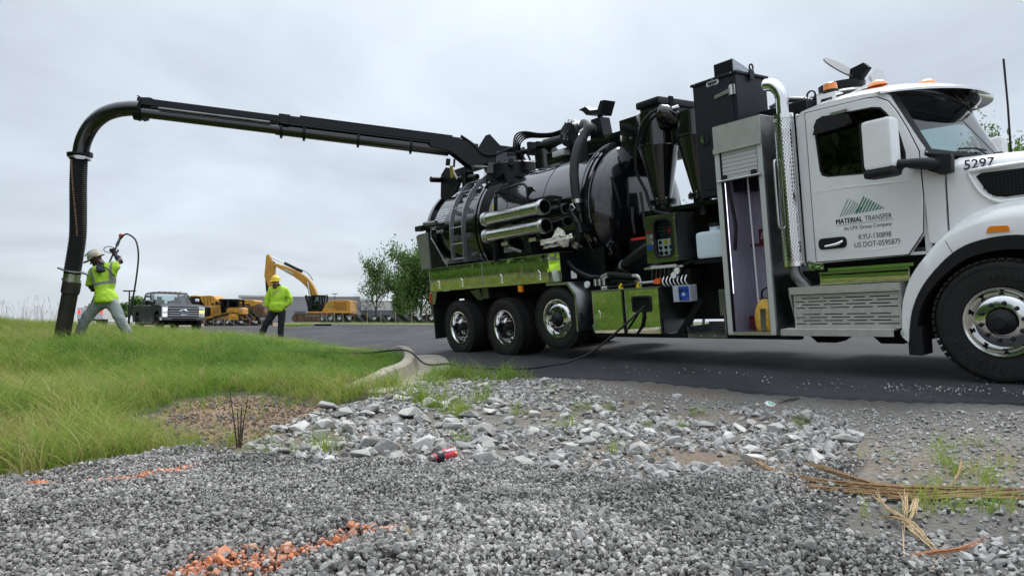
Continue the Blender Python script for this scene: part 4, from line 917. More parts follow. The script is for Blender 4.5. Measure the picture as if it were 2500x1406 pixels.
b = B(); b.cyl((-3.69, .07, 1.76), (-3.69, .1, 1.76), .035, seg=16); mk(b, 'emergency_stop', M['red'], 40, cb)
b = B()
for i in range(6):
    for k in range(4): b.cyl((-3.9 + i * .045, .09, 1.72 + k * .045), (-3.9 + i * .045, .1, 1.72 + k * .045), .008, seg=6)
mk(b, 'indicator_lamp', M['dull'], 0, cb)
b = B(); b.box(-4.06, -3.97, .03, .046, 1.60, 1.74, .004); b.box(-4.04, -3.99, .018, .03, 1.63, 1.72); b.cyl((-3.965, .02, 1.67), (-3.965, .045, 1.67), .018); b.box(-3.60, -3.53, .03, .045, 1.91, 1.925); b.box(-3.60, -3.53, .03, .045, 1.41, 1.425); b.box(-3.578, -3.562, .038, .05, 1.38, 1.96); mk(b, 'door_catch', M['steel'], 30, dr)
b = B(); b.box(-4.06, -3.97, .04, .045, 1.54, 1.59); mk(b, 'blue_sticker', M['blue'], 0, dr)
b = B(); b.box(-4.06, -3.97, .04, .045, 1.75, 1.79); mk(b, 'red_sticker', M['maroon'], 0, dr)
b = B(); b.box(-4.38, -4.08, .07, .085, 1.69, 1.725, .006); mk(b, 'red_lever', M['red'], 30)
b = B(); b.box(-4.19, -3.52, .08, .3, 1.30, 1.325, rot=(0.25, 0, 0)); mk(b, 'valve_shelf', M['alum'])
b = B(); b.box(-4.05, -3.62, .068, .076, 1.282, 1.315, rot=(0.25, 0, 0)); mk(b, 'shelf_label', M['whited'])
for k in range(7):
    b = B(); x = -4.08 + k * .072; b.cyl((x, .1, 1.13), (x + .06, .06, 1.27), .0075, seg=8); mk(b, 'valve_lever', M['dull'], 40)
for k in range(7):
    b = B(); x = -3.86 + k * .062; b.tube(arc([(x, .1, 1.16), (x, .06, 1.10), (x + .03, .06, 1.045), (x + .05, .1, 1.02)], 4), .011, 8); mk(b, 'spool_fitting', M['alum'], 40)
for x, z in ((-3.60, 1.225), (-3.66, 1.17)):
    b = B(); b.cyl((x, .05, z), (x, .09, z), .05, seg=20); g_ = mk(b, 'pressure_gauge', M['steel'], 40); b = B(); b.cyl((x, .046, z), (x, .05, z), .043, seg=20); mk(b, 'dial', M['whited'], 40, g_)
b = B(); b.box(-3.9, -3.45, .12, .5, 1.02, 1.24); mk(b, 'valve_bank', M['dark'])
# washer jug, blue timer box, tray
b = B(); b.box(-3.33, -2.86, .12, .6, 1.345, 1.69, .05); b.cyl((-3.13, .3, 1.68), (-3.13, .3, 1.76), .08); jg = mk(b, 'fluid_jug', M['jug'], 50); b = B(); b.cyl((-3.13, .3, 1.745), (-3.13, .3, 1.79), .09); mk(b, 'jug_cap', M['plastic'], 40, jg)
b = B(); b.box(-3.36, -2.86, .1, .62, 1.29, 1.34); mk(b, 'jug_shelf', M['dark'])
b = B(); b.box(-3.70, -3.42, .055, .2, .82, 1.035, .008); bb_ = mk(b, 'control_box', pbr('grey_plastic', (.42, .45, .5), .45), 30)
b = B(); b.box(-3.60, -3.435, .048, .056, .835, 1.02, .003); pn = mk(b, 'blue_faceplate', M['blue'], 30, bb_)
b = B(); b.box(-3.585, -3.565, .04, .05, .93, .985); b.box(-3.545, -3.525, .04, .05, .955, .985); b.box(-3.475, -3.455, .04, .05, .955, .985); b.box(-3.575, -3.56, .04, .05, .85, .89); mk(b, 'rocker_switch', M['plastic'], 30, pn)
b = B(); b.box(-3.54, -3.50, .044, .05, .92, .935); b.box(-3.54, -3.49, .044, .05, .90, .91); b.box(-3.46, -3.45, .044, .05, .86, .865); mk(b, 'panel_print', M['whited'], 0, pn)
b = B(); b.box(-3.46, -2.87, .0, .45, .405, .415); b.box(-3.46, -2.87, .0, .01, .36, .415); b.box(-3.46, -2.87, .44, .45, .41, .53); b.box(-3.46, -3.45, .0, .45, .41, .50); b.cyl((-3.02, .2, .41), (-3.02, .2, .7), .02); b.box(-3.1, -2.86, .21, .22, .62, .95); mk(b, 'drip_tray', M['dull'])
b = B(); b.cyl((-3.25, -.008, .385), (-3.25, .0, .385), .012, seg=8); b.cyl((-3.05, -.008, .385), (-3.05, .0, .385), .012, seg=8); mk(b, 'tray_bolt', M['steel'])

# tall tool locker ----------------------------------------------------
tl = empty('tall_locker', parent=truck)
lm = M['alum']
b = B(); X0, X1, Z0, Z1, D = -2.845, -2.205, .412, 2.908, .62
b.box(X0, X0 + .012, .0, D, Z0, Z1); mk(b, 'locker_side', M['alum'], 30, tl)
b = B(); b.box(X1 - .012, X1, .0, D, Z0, Z1); mk(b, 'locker_side', M['dull'], 30, tl)
b = B(); b.box(X0 + .012, X1 - .012, D - .012, D, Z0, Z1); b.box(X0 + .012, X0 + .016, .06, D - .012, Z0, Z1); b.box(X1 - .016, X1 - .012, .06, D - .012, Z0, Z1); mk(b, 'locker_lining', M['led_tint'], 30, tl)
b = B(); b.box(X0, X1, 0, D, Z1, Z1 + .01); b.box(X0, X1, -.004, D, Z0 - .01, Z0 + .03); mk(b, 'locker_top_and_sill', M['alum'], 30, tl)
b = B(); b.prism([(X0, 2.59), (X1, 2.59), (X1, Z1), (X0, Z1)], 'xz', -.012, 0.0); b.box(X0 - .004, X1 + .0, -.03, -.01, 2.585, 2.645); mk(b, 'header_panel', pbr('header_aluminium', (.52, .53, .50), .36, .5, var=.05, rvar=.05), 30, tl)
b = B(); b.box(X0, X0 + .065, -.008, .03, Z0, 2.585); mk(b, 'door_jamb', M['slat'], 30, tl); b = B(); b.box(X1 - .065, X1, -.008, .03, Z0, 2.585); mk(b, 'door_jamb', M['slat'], 30, tl)
b = B(); b.box(X0 + .065, X0 + .085, .0, .03, Z0, 2.585); b.box(X1 - .075, X1 - .065, .0, .03, Z0, 2.585); mk(b, 'shutter_track', M['dark'], 30, tl)
for k in range(7):
    z = 2.59 - (k + 1) * .048; b = B(); b.box(X0 + .085, X1 - .076, .006, .018, z + .002, z + .046, .006); mk(b, 'shutter_slat', M['slat'], 30, tl)
b = B(); b.cyl((X0 + .03, -.03, 2.245), (X1 - .02, -.03, 2.245), .014, seg=10); mk(b, 'lift_bar', M['steel'], 40, tl)
for x in (X0 + .12, X1 - .12): b = B(); b.box(x - .025, x + .025, -.04, .01, 2.225, 2.31); mk(b, 'bar_bracket', M['plastic'], 30, tl)
b = B(); b.tube(arc([(-2.70, -.01, 2.24), (-2.70, .04, 2.0), (-2.69, .08, 1.75), (-2.71, .09, 1.55), (-2.75, .12, 1.42)], 5), .022, 6); mk(b, 'pull_strap', M['plastic'], 40, tl)
b = B(); b.cyl((-2.52, .18, .62), (-2.545, .18, 2.4), .010, seg=8); mk(b, 'white_pole', M['whited'], 40, tl)
b = B(); b.box(-2.40, -2.396, D - .014, D - .012, Z0, 2.5); mk(b, 'lining_seam', M['dark'], 30, tl)
b = B(); b.box(-2.72, -2.36, D - .03, D - .012, 1.47, 1.66); rk = mk(b, 'tool_rack', M['maroon'], 30, tl)
for k in range(6): b = B(); b.box(-2.72 + k * .07, -2.69 + k * .07, .42, D - .03, 1.45, 1.48); mk(b, 'rack_finger', M['maroon'], 30, rk)
b = B(); b.box(-2.73, -2.32, .41, .425, 1.44, 1.475); mk(b, 'rack_rail', M['maroon'], 30, rk)
b = B(); b.box(-2.61, -2.43, D - .034, D - .03, 1.58, 1.615); b.box(-2.58, -2.46, D - .034, D - .03, 1.545, 1.555); b.prism([(-2.70, 1.53), (-2.64, 1.53), (-2.655, 1.6), (-2.67, 1.63), (-2.685, 1.6)], 'xz', D - .034, D - .03); mk(b, 'rack_print', pbr('rack_print', (.4, .32, .33), .5), 0, rk)
b = B(); b.box(-2.75, -2.35, .3, .58, .58, .60); b.box(-2.75, -2.35, .3, .315, .45, .6); mk(b, 'rack_base', M['maroon'], 30, tl)
b = B(); b.tube(arc([(-2.36, .55, 1.85), (-2.35, .5, 1.75), (-2.32, .48, 1.74), (-2.31, .5, 1.77)], 4), .012, 6); mk(b, 'coat_hook', M['plastic'], 40, tl)
b = B(); b.box(X0 + .087, X0 + .0885, .032, .040, .9, 2.3); mk(b, 'light_strip', emit('led_violet_white', (.72, .70, 1.0), 2), 0, tl)
b = B()
for z in (2.4, 2.0, 1.6, 1.2):
    b.cyl((X1 - .002, .2, z), (X1 + .008, .2, z), .012, seg=8); b.cyl((X1 - .002, .42, z + .05), (X1 + .008, .42, z + .05), .012, seg=8)
mk(b, 'rivet', M['steel'], 30, tl)

# black filter cabinet with the maker's plate, chute -------------------
fc = empty('filter_cabinet', parent=truck)
b = B(); b.box(-3.32, -2.68, .30, .95, 2.13, 3.56, .008); mk(b, 'carcass', M['navy'], 30, fc)
b = B(); b.box(-3.345, -2.655, .28, .97, 3.56, 3.592, .006); mk(b, 'lid', M['navy'], 30, fc)
b = B(); b.box(-3.25, -2.735, .288, .301, 2.22, 3.485, .005); fd = mk(b, 'cabinet_door', M['navy'], 30, fc)
b = B(); b.prism([(-2.985, 3.36), (-2.77, 3.395), (-2.77, 3.345), (-2.985, 3.315)], 'xz', .276, .288); b.box(-2.775, -2.69, .272, .29, 3.31, 3.43); b.cyl((-2.735, .268, 3.31), (-2.735, .268, 3.43), .015, seg=8); mk(b, 'strap_hinge', M['alum'], 30, fd)
b = B(); b.cyl((-3.185, .275, 2.86), (-3.185, .29, 2.86), .075, seg=24); hk = mk(b, 'door_lock', M['plastic'], 40, fd)
b = B(); b.lathe([(.001, -.012), (.05, -.012), (.052, 0)], (-3.185, .275, 2.86), (0, 1, 0), 20, a0=R(90), a1=R(270)); mk(b, 'lock_lever', M['chrome'], 40, hk)
b = B(); b.prism(rrect(-3.10, -2.915, 3.495, 3.56, .03), 'xz', .286, .299); pl_ = mk(b, 'maker_plate', M['slat'], 30, fc)
text('epps', .07, M['decal'], pl_, frame((-3.008, .283, 3.513), (1, 0, 0), (0, 0, 1), 0), 'lettering', .001, 'CENTER', bold=.003)
b = B(); b.box(-2.66, -2.64, .55, .64, 3.5, 3.62); b.lathe([(.03, -.008), (.045, -.008), (.045, .008), (.03, .008)], (-2.65, .6, 3.66), (1, 0, 0), 16, closed=True); mk(b, 'lifting_eye', M['navy'], 40, fc)
b = B(); b.prism([(.40, 3.6), (1.0, 3.6), (.98, 3.62), (.40, 3.78)], 'yz', -3.05, -2.768); ch_ = mk(b, 'exhaust_chute', M['galv'], 20, fc); b = B(); b.box(-3.04, -2.778, .392, .401, 3.605, 3.772); mk(b, 'chute_mouth', M['dark'], 0, ch_)
b = B()
for x in (-3.27, -3.0, -2.73): b.cyl((x, .275, 3.575), (x, .285, 3.575), .012, seg=8)
mk(b, 'lid_bolt', M['steel'], 30, fc)
# filter box behind, two cyclones
b = B(); b.box(-4.78, -4.42, .92, 2.05, 3.0, 3.70, .01); fb = mk(b, 'filter_box', M['satin'], 30); b = B(); b.box(-4.83, -4.38, .88, 2.1, 3.69, 3.80, .03); mk(b, 'box_lid', M['satin'], 40, fb)
b = B(); b.box(-4.40, -4.37, 1.12, 1.22, 3.6, 3.82, .01); mk(b, 'lid_catch', M['dark'], 30, fb)
for i, (x, y) in enumerate(((-4.33, .75), (-3.66, .78))):
    r = .285; b = B(); zt = 3.5 if i == 0 else 3.36
    b.lathe([(.001, zt), (r, zt), (r, 3.05), (r + .008, 3.045), (r + .008, 3.02), (r, 3.015), (.125, 2.27), (.125, 2.24)], (x, y, 0), (0, 0, 1), 48); c_ = mk(b, 'cyclone', M['black'], 35)
    b = B(); b.lathe([(.125, 2.26), (.19, 2.26), (.19, 2.235), (.125, 2.235)], (x, y, 0), (0, 0, 1), 32); b.lathe([(.125, 2.225), (.19, 2.225), (.19, 2.20), (.125, 2.20), (.125, 1.95), (.001, 1.95)], (x, y, 0), (0, 0, 1), 32)
    mk(b, 'cyclone_flange', M['satin'], 35, c_)
    b = B()
    for k in range(8): a = k * math.pi / 4 + .2; b.cyl((x + .165 * math.cos(a), y + .165 * math.sin(a), 2.19), (x + .165 * math.cos(a), y + .165 * math.sin(a), 2.285), .013, seg=8)
    mk(b, 'flange_bolt', M['steel'], 35, c_)
b = B(); b.box(-4.6, -3.2, .55, 1.5, 2.06, 2.12); mk(b, 'cyclone_shelf', M['black'])
b = B(); b.box(-4.1, -3.85, .7, 1.1, 3.0, 3.4); b.tube(arc([(-4.05, .6, 3.3), (-3.95, .45, 3.42), (-3.85, .6, 3.3)], 5), .1, 14); mk(b, 'cyclone_bridge', M['black'])
b = B(); b.tube(arc([(-3.80, .55, 3.36), (-3.83, .5, 3.44), (-3.98, .42, 3.47), (-4.25, .38, 3.35), (-4.45, .42, 3.05), (-4.52, .45, 2.7), (-4.42, .5, 2.4), (-4.35, .5, 2.15), (-4.05, .35, 2.04), (-3.85, .3, 2.0)], 6), .022, 8); mk(b, 'air_hose', M['plastic'], 40)
b = B(); b.cyl((-3.80, .55, 3.30), (-3.80, .55, 3.37), .02, seg=8); b.cyl((-3.83, .5, 3.44), (-3.75, .53, 3.45), .024, seg=8); mk(b, 'hose_end', M['chrome'], 40)
b = B(); b.tube([(-4.52, .5, 2.4), (-4.45, .45, 2.1), (-4.35, .35, 1.85)], .02, 8); b.tube(arc([(-4.7, .5, 2.2), (-4.62, .4, 2.0), (-4.55, .35, 1.8)], 4), .018, 8); mk(b, 'cable_loom', M['plastic'], 40)

# front deck behind the cab: hatch with raised lid
b = B(); b.box(-2.62, -1.98, .62, 2.25, 2.1, 3.10, .02); b.box(-2.1, -1.9, .9, 2.2, 2.9, 3.16, .02); dk_ = mk(b, 'blower_enclosure', M['satin'], 30)
b = B(); b.lathe([(.001, 3.22), (.46, 3.20), (.52, 3.15), (.54, 3.05), (.54, 2.95)], (-2.0, 1.45, 0), (0, 0, 1), 40); b.lathe([(.26, 3.2), (.27, 3.36), (.25, 3.36), (.25, 3.2)], (-2.0, 1.5, 0), (0, 0, 1), 32); ht = mk(b, 'blower_dome', M['satin'], 40)
b = B(); c = Vector((-1.98, 1.5, 3.56)); d = Vector((.70, -.02, .71)).normalized(); b.cyl(c - d * .008, c + d * .008, .25, seg=32); mk(b, 'hatch_lid', pbr('grey_lid', (.10, .105, .11), .5, var=.2), 40, ht)
b = B(); x, z = -1.78, 3.4; b.prism([(x - .09, z - .04), (x + .05, z - .06), (x + .16, z + .06), (x + .1, z + .13), (x - .06, z + .1)], 'xz', 1.42, 1.5); mk(b, 'lid_arm', M['satin'], 40, ht)
for x, y in ((-2.1, .95), (-1.96, 1.05)): b = B(); b.lathe([(.045, -.01), (.06, -.01), (.06, .01), (.045, .01)], (x, y, 3.2), (0, 1, 0), 16, closed=True); mk(b, 'lifting_eye', M['satin'], 40, ht)
b = B()
for k in range(4): b.tube(arc([(-2.5, .7 + .06 * k, 3.13 + .02 * k), (-2.3, .72 + .05 * k, 3.18), (-2.05, .7 + .06 * k, 3.12)], 4), .022, 8)
mk(b, 'pipe_run', M['dull'], 40)
# cab -----------------------------------------------------------------
cabn = empty('cab', parent=truck)
YS = .17
side = [(-1.86, 1.22), (-1.75, 1.18), (-.80, 1.19), (-.64, 1.40), (-.61, 1.75), (-.60, 2.13), (-.585, 2.2), (-.87, 2.80), (-.95, 2.86), (-1.3, 2.885), (-1.6, 2.89), (-1.80, 2.86), (-1.86, 2.80)]
winp = [(-1.66, 2.66), (-1.625, 2.725), (-1.56, 2.745), (-1.04, 2.715), (-.955, 2.69), (-.90, 2.62), (-.80, 2.42), (-.755, 2.20), (-.76, 2.07), (-.80, 2.035), (-1.55, 2.10), (-1.61, 2.125), (-1.63, 2.18)]
door_o = [(-1.755, 1.195), (-.80, 1.20), (-.65, 1.405), (-.625, 1.75), (-.635, 2.19), (-.72, 2.42), (-.81, 2.62), (-.88, 2.735), (-.98, 2.80), (-1.1, 2.82), (-1.755, 2.83)]
def grow_poly(p, d):
    P_ = np.array(p); c = P_.mean(0); return [tuple(q) for q in c + (P_ - c) * (1 + d)]
for near_ in (True, False):
    y0, y1 = (YS, YS + .05) if near_ else (YM - YS - .05, YM - YS)
    b = B(); b.prism(side, 'xz', y0, y1, [grow_poly(winp, .03)]); mk(b, 'side_panel', M['white'], 30, cabn)
    yo = (YS - .012, YS) if near_ else (YM - YS, YM - YS + .012)
    b = B(); b.prism(door_o, 'xz', yo[0], yo[1] - (.001 if near_ else 0), [winp]); dr = mk(b, 'door', M['white'], 30, cabn)
    if near_:
        door = dr; md = dr.modifiers.new('edge', 'BEVEL'); md.width = .006; md.segments = 2; md.limit_method = 'ANGLE'
    b = B(); b.prism([(-1.764, 1.188), (-.795, 1.192), (-.641, 1.402), (-.616, 1.75), (-.626, 2.193), (-.712, 2.424), (-.802, 2.625), (-.873, 2.742), (-.976, 2.809), (-1.1, 2.829), (-1.764, 2.839)], 'xz', YS - .003 if near_ else YM - YS, YS - .001 if near_ else YM - YS + .003, [door_o]); mk(b, 'door_gap', M['dark'], 0, dr)
    b = B(); b.prism(grow_poly(winp, .012), 'xz', yo[0] - .004, yo[0] + .012, [grow_poly(winp, -.035)]); mk(b, 'window_seal', M['plastic'], 40, dr)
    b = B(); b.prism(winp, 'xz', yo[0] + .014, yo[0] + .018); mk(b, 'window', M['tint'] if near_ else M['clear'], 0, dr)
# door pressings, handle, vent visor
b = B()
def crease(pts, r=.012): b.tube([(x, YS - .012, z) for x, z in pts], [.002] + [r] * (len(pts) - 2) + [.002], 8)
crease([(-1.72, 1.95), (-1.4, 1.955), (-.9, 1.93), (-.66, 1.91)], .0045); crease([(-1.37, 1.285), (-1.1, 1.275), (-.88, 1.30), (-.80, 1.42)], .004); mk(b, 'door_crease', M['white'], 60, door)
b = B(); b.prism(rrect(-1.71, -1.40, 1.325, 1.445, .045), 'xz', YS - .02, YS - .005); hd = mk(b, 'door_handle', M['plastic'], 40, door); b = B(); b.tube(arc([(-1.63, YS - .025, 1.355), (-1.5, YS - .04, 1.37), (-1.43, YS - .03, 1.395)], 4), .016, 8); mk(b, 'pull_bar', M['chrome'], 40, hd)
b = B(); b.prism([(-1.64, 2.56), (-1.58, 2.70), (-1.52, 2.735), (-1.27, 2.70), (-1.24, 2.60), (-1.30, 2.575)], 'xz', YS - .10, YS - .014); mk(b, 'window_visor', M['plastic'], 50, door); b = B(); b.box(-1.45, -1.27, YS - .06, YS - .02, 2.725, 2.755); mk(b, 'visor_clip', M['steel'], 30, door)
# lettering and the hatched-mountain emblem
yd = YS - .0135
b = B(); bthin = B()
lines = [(0.00, .60, .30), (.06, .64, .32), (.11, .72, .31), (.155, .77, .33), (.20, .80, .36)]
EX0, EZ0 = -1.47, 1.655
def slash(bb, x0, z0, x1, z1, w): bb.prism([(x0 - w, z0), (x0 + w, z0), (x1 + w, z1), (x1 - w, z1)], 'xz', yd - .002, yd)
for k in range(7): slash(bthin, EX0 + .018 + k * .031, EZ0 + .0 + k * .004, EX0 + .018 + k * .031 + .105 - max(0, k - 2) * .014, EZ0 + .178 - max(0, k - 0) * .017, .0035)
for k in range(9): slash(b, EX0 + .19 + k * .034, EZ0 + .01 + k * .002, EX0 + .19 + k * .034 + .095 - k * .0095, EZ0 + .175 - k * .0175, .0075)
mk(bthin, 'emblem', M['greend'], 0, door); mk(b, 'emblem', M['greend'], 0, door)
def dtext(s, size, x, z, mat=M['decal'], bold=0, sx=1.0, parent=None, y=None): return text(s, size, mat, parent or door, frame((x, yd if y is None else y, z), (1, 0, 0.0), (0, 0, 1), 0), 'lettering', .0008, bold=bold, sx=sx)
dtext('MATERIAL', .074, -1.505, 1.580, sx=.84); dtext('MATERIAL', .074, -1.5025, 1.581, sx=.84); dtext('MATERIAL', .074, -1.500, 1.580, sx=.84); dtext('TRANSFER', .074, -1.195, 1.580, sx=.78)
b = B(); b.box(-1.50, -.91, yd - .001, yd, 1.562, 1.565); mk(b, 'rule_line', M['decal'], 0, door)
dtext('An LPX Group Company', .056, -1.42, 1.505, sx=.85)
dtext('KYU-130898', .075, -1.275, 1.395, sx=.84); dtext('US DOT-0595875', .075, -1.325, 1.315, sx=.84)
# roof
rows = []
for x, zz, in ((-1.868, 2.78), (-1.86, 2.86), (-1.80, 2.93), (-1.65, 2.975), (-1.4, 2.985), (-1.15, 2.965), (-.98, 2.93), (-.86, 2.845)):
    r_ = []
    for k in range(25):
        s = -1 + 2 * k / 24; y = YC + s * (YC - YS + .004); edge_ = 1 - abs(s) ** 5; zed = {0: 2.75, 7: 2.78}.get(len(rows), 2.83); r_.append((x + (.10 * (1 - s * s) if x > -1.0 else 0), y, zed + (zz + .07 * (1 - s * s) - zed) * edge_ ** .8))
    rows.append(r_)
b = B(); b.grid(rows); mk(b, 'roof', M['white'], 60, cabn)
b = B(); b.box(-1.872, -1.86, YS, YM - YS, 1.2, 2.85); b.box(-1.86, -.62, YS + .05, YM - YS - .05, 1.19, 1.22); b.box(-.66, -.60, YS + .05, YM - YS - .05, 1.2, 2.1); mk(b, 'cab_shell', M['white'], 30, cabn)
# windscreen: A pillars, curved glass, cowl, wipers
def wsp(s, t):                                            # s across (-1 near .. 1 far), t up
    y = YC + s * (YC - YS - .03); bow = .16 * (1 - s * s); return (-.585 + bow - t * .285 - bow * .2 * t, y, 2.20 - .05 * (1 - abs(s) ** 2) * (1 - t) + t * .615 + .02 * (1 - s * s) * t)
b = B(); b.grid([[wsp(s, t) for s in np.linspace(-.93, .93, 21)] for t in np.linspace(0.0, 1, 8)]); mk(b, 'windscreen', M['clear'], 60, cabn)
b = B()
for a, c in ((-1.005, -.925), (.925, 1.005)): b.grid([[Vector(wsp(s, t)) + Vector((.006, 0, 0)) for s in np.linspace(a, c, 4)] for t in np.linspace(-.05, 1.03, 8)])
b.grid([[Vector(wsp(s, t)) + Vector((.006, 0, 0)) for s in np.linspace(-1, 1, 21)] for t in (-.10, -.05, .02)])
b.grid([[Vector(wsp(s, t)) + Vector((.006, 0, 0)) for s in np.linspace(-1, 1, 21)] for t in (.985, 1.0, 1.06)])
mk(b, 'windscreen_surround', M['plastic'], 60, cabn)
for s0, s1 in ((-.55, .02), (.25, .8)):
    p, q = Vector(wsp(s0, .06)) + Vector((.03, 0, .0)), Vector(wsp(s1, .09)) + Vector((.03, 0, .0)); b = B(); b.tube([p, (p + q) / 2 + Vector((.02, 0, .01)), q], .010, 6); b.tube([(p + q) / 2 + Vector((.03, 0, .01)), Vector(wsp(s1, -.08)) + Vector((.06, 0, 0))], .008, 6); mk(b, 'wiper', M['plastic'], 40, cabn)
b = B(); b.grid([[(-.60, YS + .02, 2.16), (-.62, YC, 2.14), (-.60, YM - YS - .02, 2.16)], [(-.36, YS + .04, 2.10), (-.33, YC, 2.12), (-.36, YM - YS - .04, 2.10)]]); mk(b, 'cowl', M['plastic'], 30, cabn, solid=.02)
# sun visor
rows_t, rows_b = [], []
for k in range(29):
    s = -1 + 2 * k / 28; y = YC + s * 1.10; q = 1 - abs(s) ** 2.4; xb = -.98; xf = -.93 + .52 * q ** .75; zb = 2.875 + .10 * (1 - s * s); zf = zb - .03 - .10 * q
    rows_t.append([(xb + (xf - xb) * t, y, zb + (zf - zb) * t ** 1.4 + .035 * math.sin(math.pi * t) * q) for t in np.linspace(0, 1, 8)]); rows_b.append([(x, y_, z - .022) for x, y_, z in rows_t[-1]])
b = B(); b.grid(rows_t); mk(b, 'sun_visor', M['white'], 60, cabn)
b = B(); b.grid(rows_b); b.grid([[r[-1] for r in rows_t], [r[-1] for r in rows_b]]); mk(b, 'visor_underside', M['chrome'], 60, cabn)
b = B(); b.box(-.93, -.86, .35, 2.1, 2.72, 2.86); mk(b, 'header_trim', M['plastic'], 30, cabn)
# interior
b = B(); b.box(-.95, -.62, YS + .06, YM - YS - .06, 1.7, 2.12, .05); b.box(-1.84, -1.80, YS + .06, YM - YS - .06, 1.25, 2.75)
for y in (.45, 1.55): b.box(-1.7, -1.2, y, y + .5, 1.45, 1.68, .06); b.box(-1.78, -1.62, y, y + .5, 1.6, 2.28, .06); b.box(-1.76, -1.66, y + .12, y + .38, 2.25, 2.45, .04)
b.box(-1.86, -.65, YS + .06, YM - YS - .06, 1.22, 1.26); mk(b, 'cab_interior', M['interior'], 40, cabn)
b = B(); b.lathe([(.20, -.012), (.225, 0), (.20, .012), (.19, 0)], (-1.05, 1.8, 2.1), (-.8, 0, .6), 24, closed=True); b.cyl((-1.05, 1.8, 2.1), (-.8, 1.8, 1.9), .03); mk(b, 'steering_wheel', M['plastic'], 40, cabn)
b = B(); b.cyl((-.80, .75, 2.17), (-.66, .95, 2.17), .07, seg=16); mk(b, 'rolled_chart', pbr('rolled_chart', (.10, .12, .2), .5, var=.3), 40, cabn)
# hood
rows = []
for x, zt, inset, zb in ((-.42, 2.075, 0, 1.18), (-.35, 2.085, 0, 1.18), (0, 2.06, .015, 1.2), (.5, 2.02, .05, 1.2), (.95, 1.95, .11, 1.1), (1.25, 1.80, .16, 1.0), (1.36, 1.55, .2, .9), (1.38, .9, .22, .75)):
    sec = []
    yl, yr = .2 + inset, YM - .2 - inset; rad = .13
    for k in range(5): sec.append((x, yl - .035 * (1 - k / 4), zb + (zt - rad - zb) * k / 4))
    for k in range(1, 7): a = R(90 * k / 6); sec.append((x, yl + rad * (1 - math.cos(a)) * 1.6, zt - rad + rad * math.sin(a)))
    mid = [(x, yl + rad * 1.6 + (yr - yl - 3.2 * rad) * k / 6, zt + .05 * math.sin(math.pi * k / 6)) for k in range(1, 6)]
    sec += mid; sec += [(p[0], YM - p[1], p[2]) for p in reversed(sec[:11])]
    rows.append(sec)
b = B(); b.grid(rows); hood = mk(b, 'hood', M['white'], 50)
b = B(); b.prism([(-.60, 1.30), (-.44, 1.25), (-.435, 2.05), (-.50, 2.09), (-.60, 2.14), (-.615, 1.75)], 'xz', YS + .004, YS + .05); mk(b, 'cowl_side', M['white'], 30, hood); b = B(); b.box(-.62, -.43, YM - YS - .05, YM - YS - .004, 1.25, 2.1); mk(b, 'cowl_side', M['white'], 30, hood)
b = B(); b.prism([(-.175, 1.865), (-.13, 1.89), (.62, 1.86), (.62, 1.66), (.05, 1.645), (-.03, 1.66), (-.09, 1.70)], 'xz', .192, .206); gs = mk(b, 'side_intake', M['dark'], 30, hood)
b = B()
for k in range(9): z = 1.668 + k * .024; b.box(max(-.15, -.05 - (z - 1.66) * .6), .61, .186, .191, z, z + .010)
for k in range(26): x = -.12 + k * .029; b.box(x, x + .006, .185, .190, max(1.66, 1.72 - (x + .1) * .5 if x < 0 else 1.66), 1.862)
mk(b, 'intake_mesh', M['plastic'], 0, gs)
b = B(); b.tube(arc([(-.235, .195, 1.90), (-.19, .19, 1.925), (.2, .195, 1.92), (.6, .2, 1.90)], 4), .018, 8); b.tube(arc([(-.235, .195, 1.90), (-.15, .185, 1.72), (-.03, .18, 1.62), (.1, .178, 1.605), (.6, .185, 1.62)], 4), .016, 8); mk(b, 'intake_frame', M['white'], 60, hood)
text('5297', .125, pbr('decal_slate', (.05, .055, .07), .4), hood, frame((-.275, .1965, 1.945), (1, -.01, -.045), (0, .12, 1), 0), 'fleet_number', .0012, bold=.002, sx=1.0)
b = B(); b.box(-.03, .02, .1895, .193, 1.735, 1.775); text('G', .09, M['chrome'], hood, frame((.19, .183, 1.72), (1, 0, 0), (0, 0, 1), 0), 'side_badge', .004)
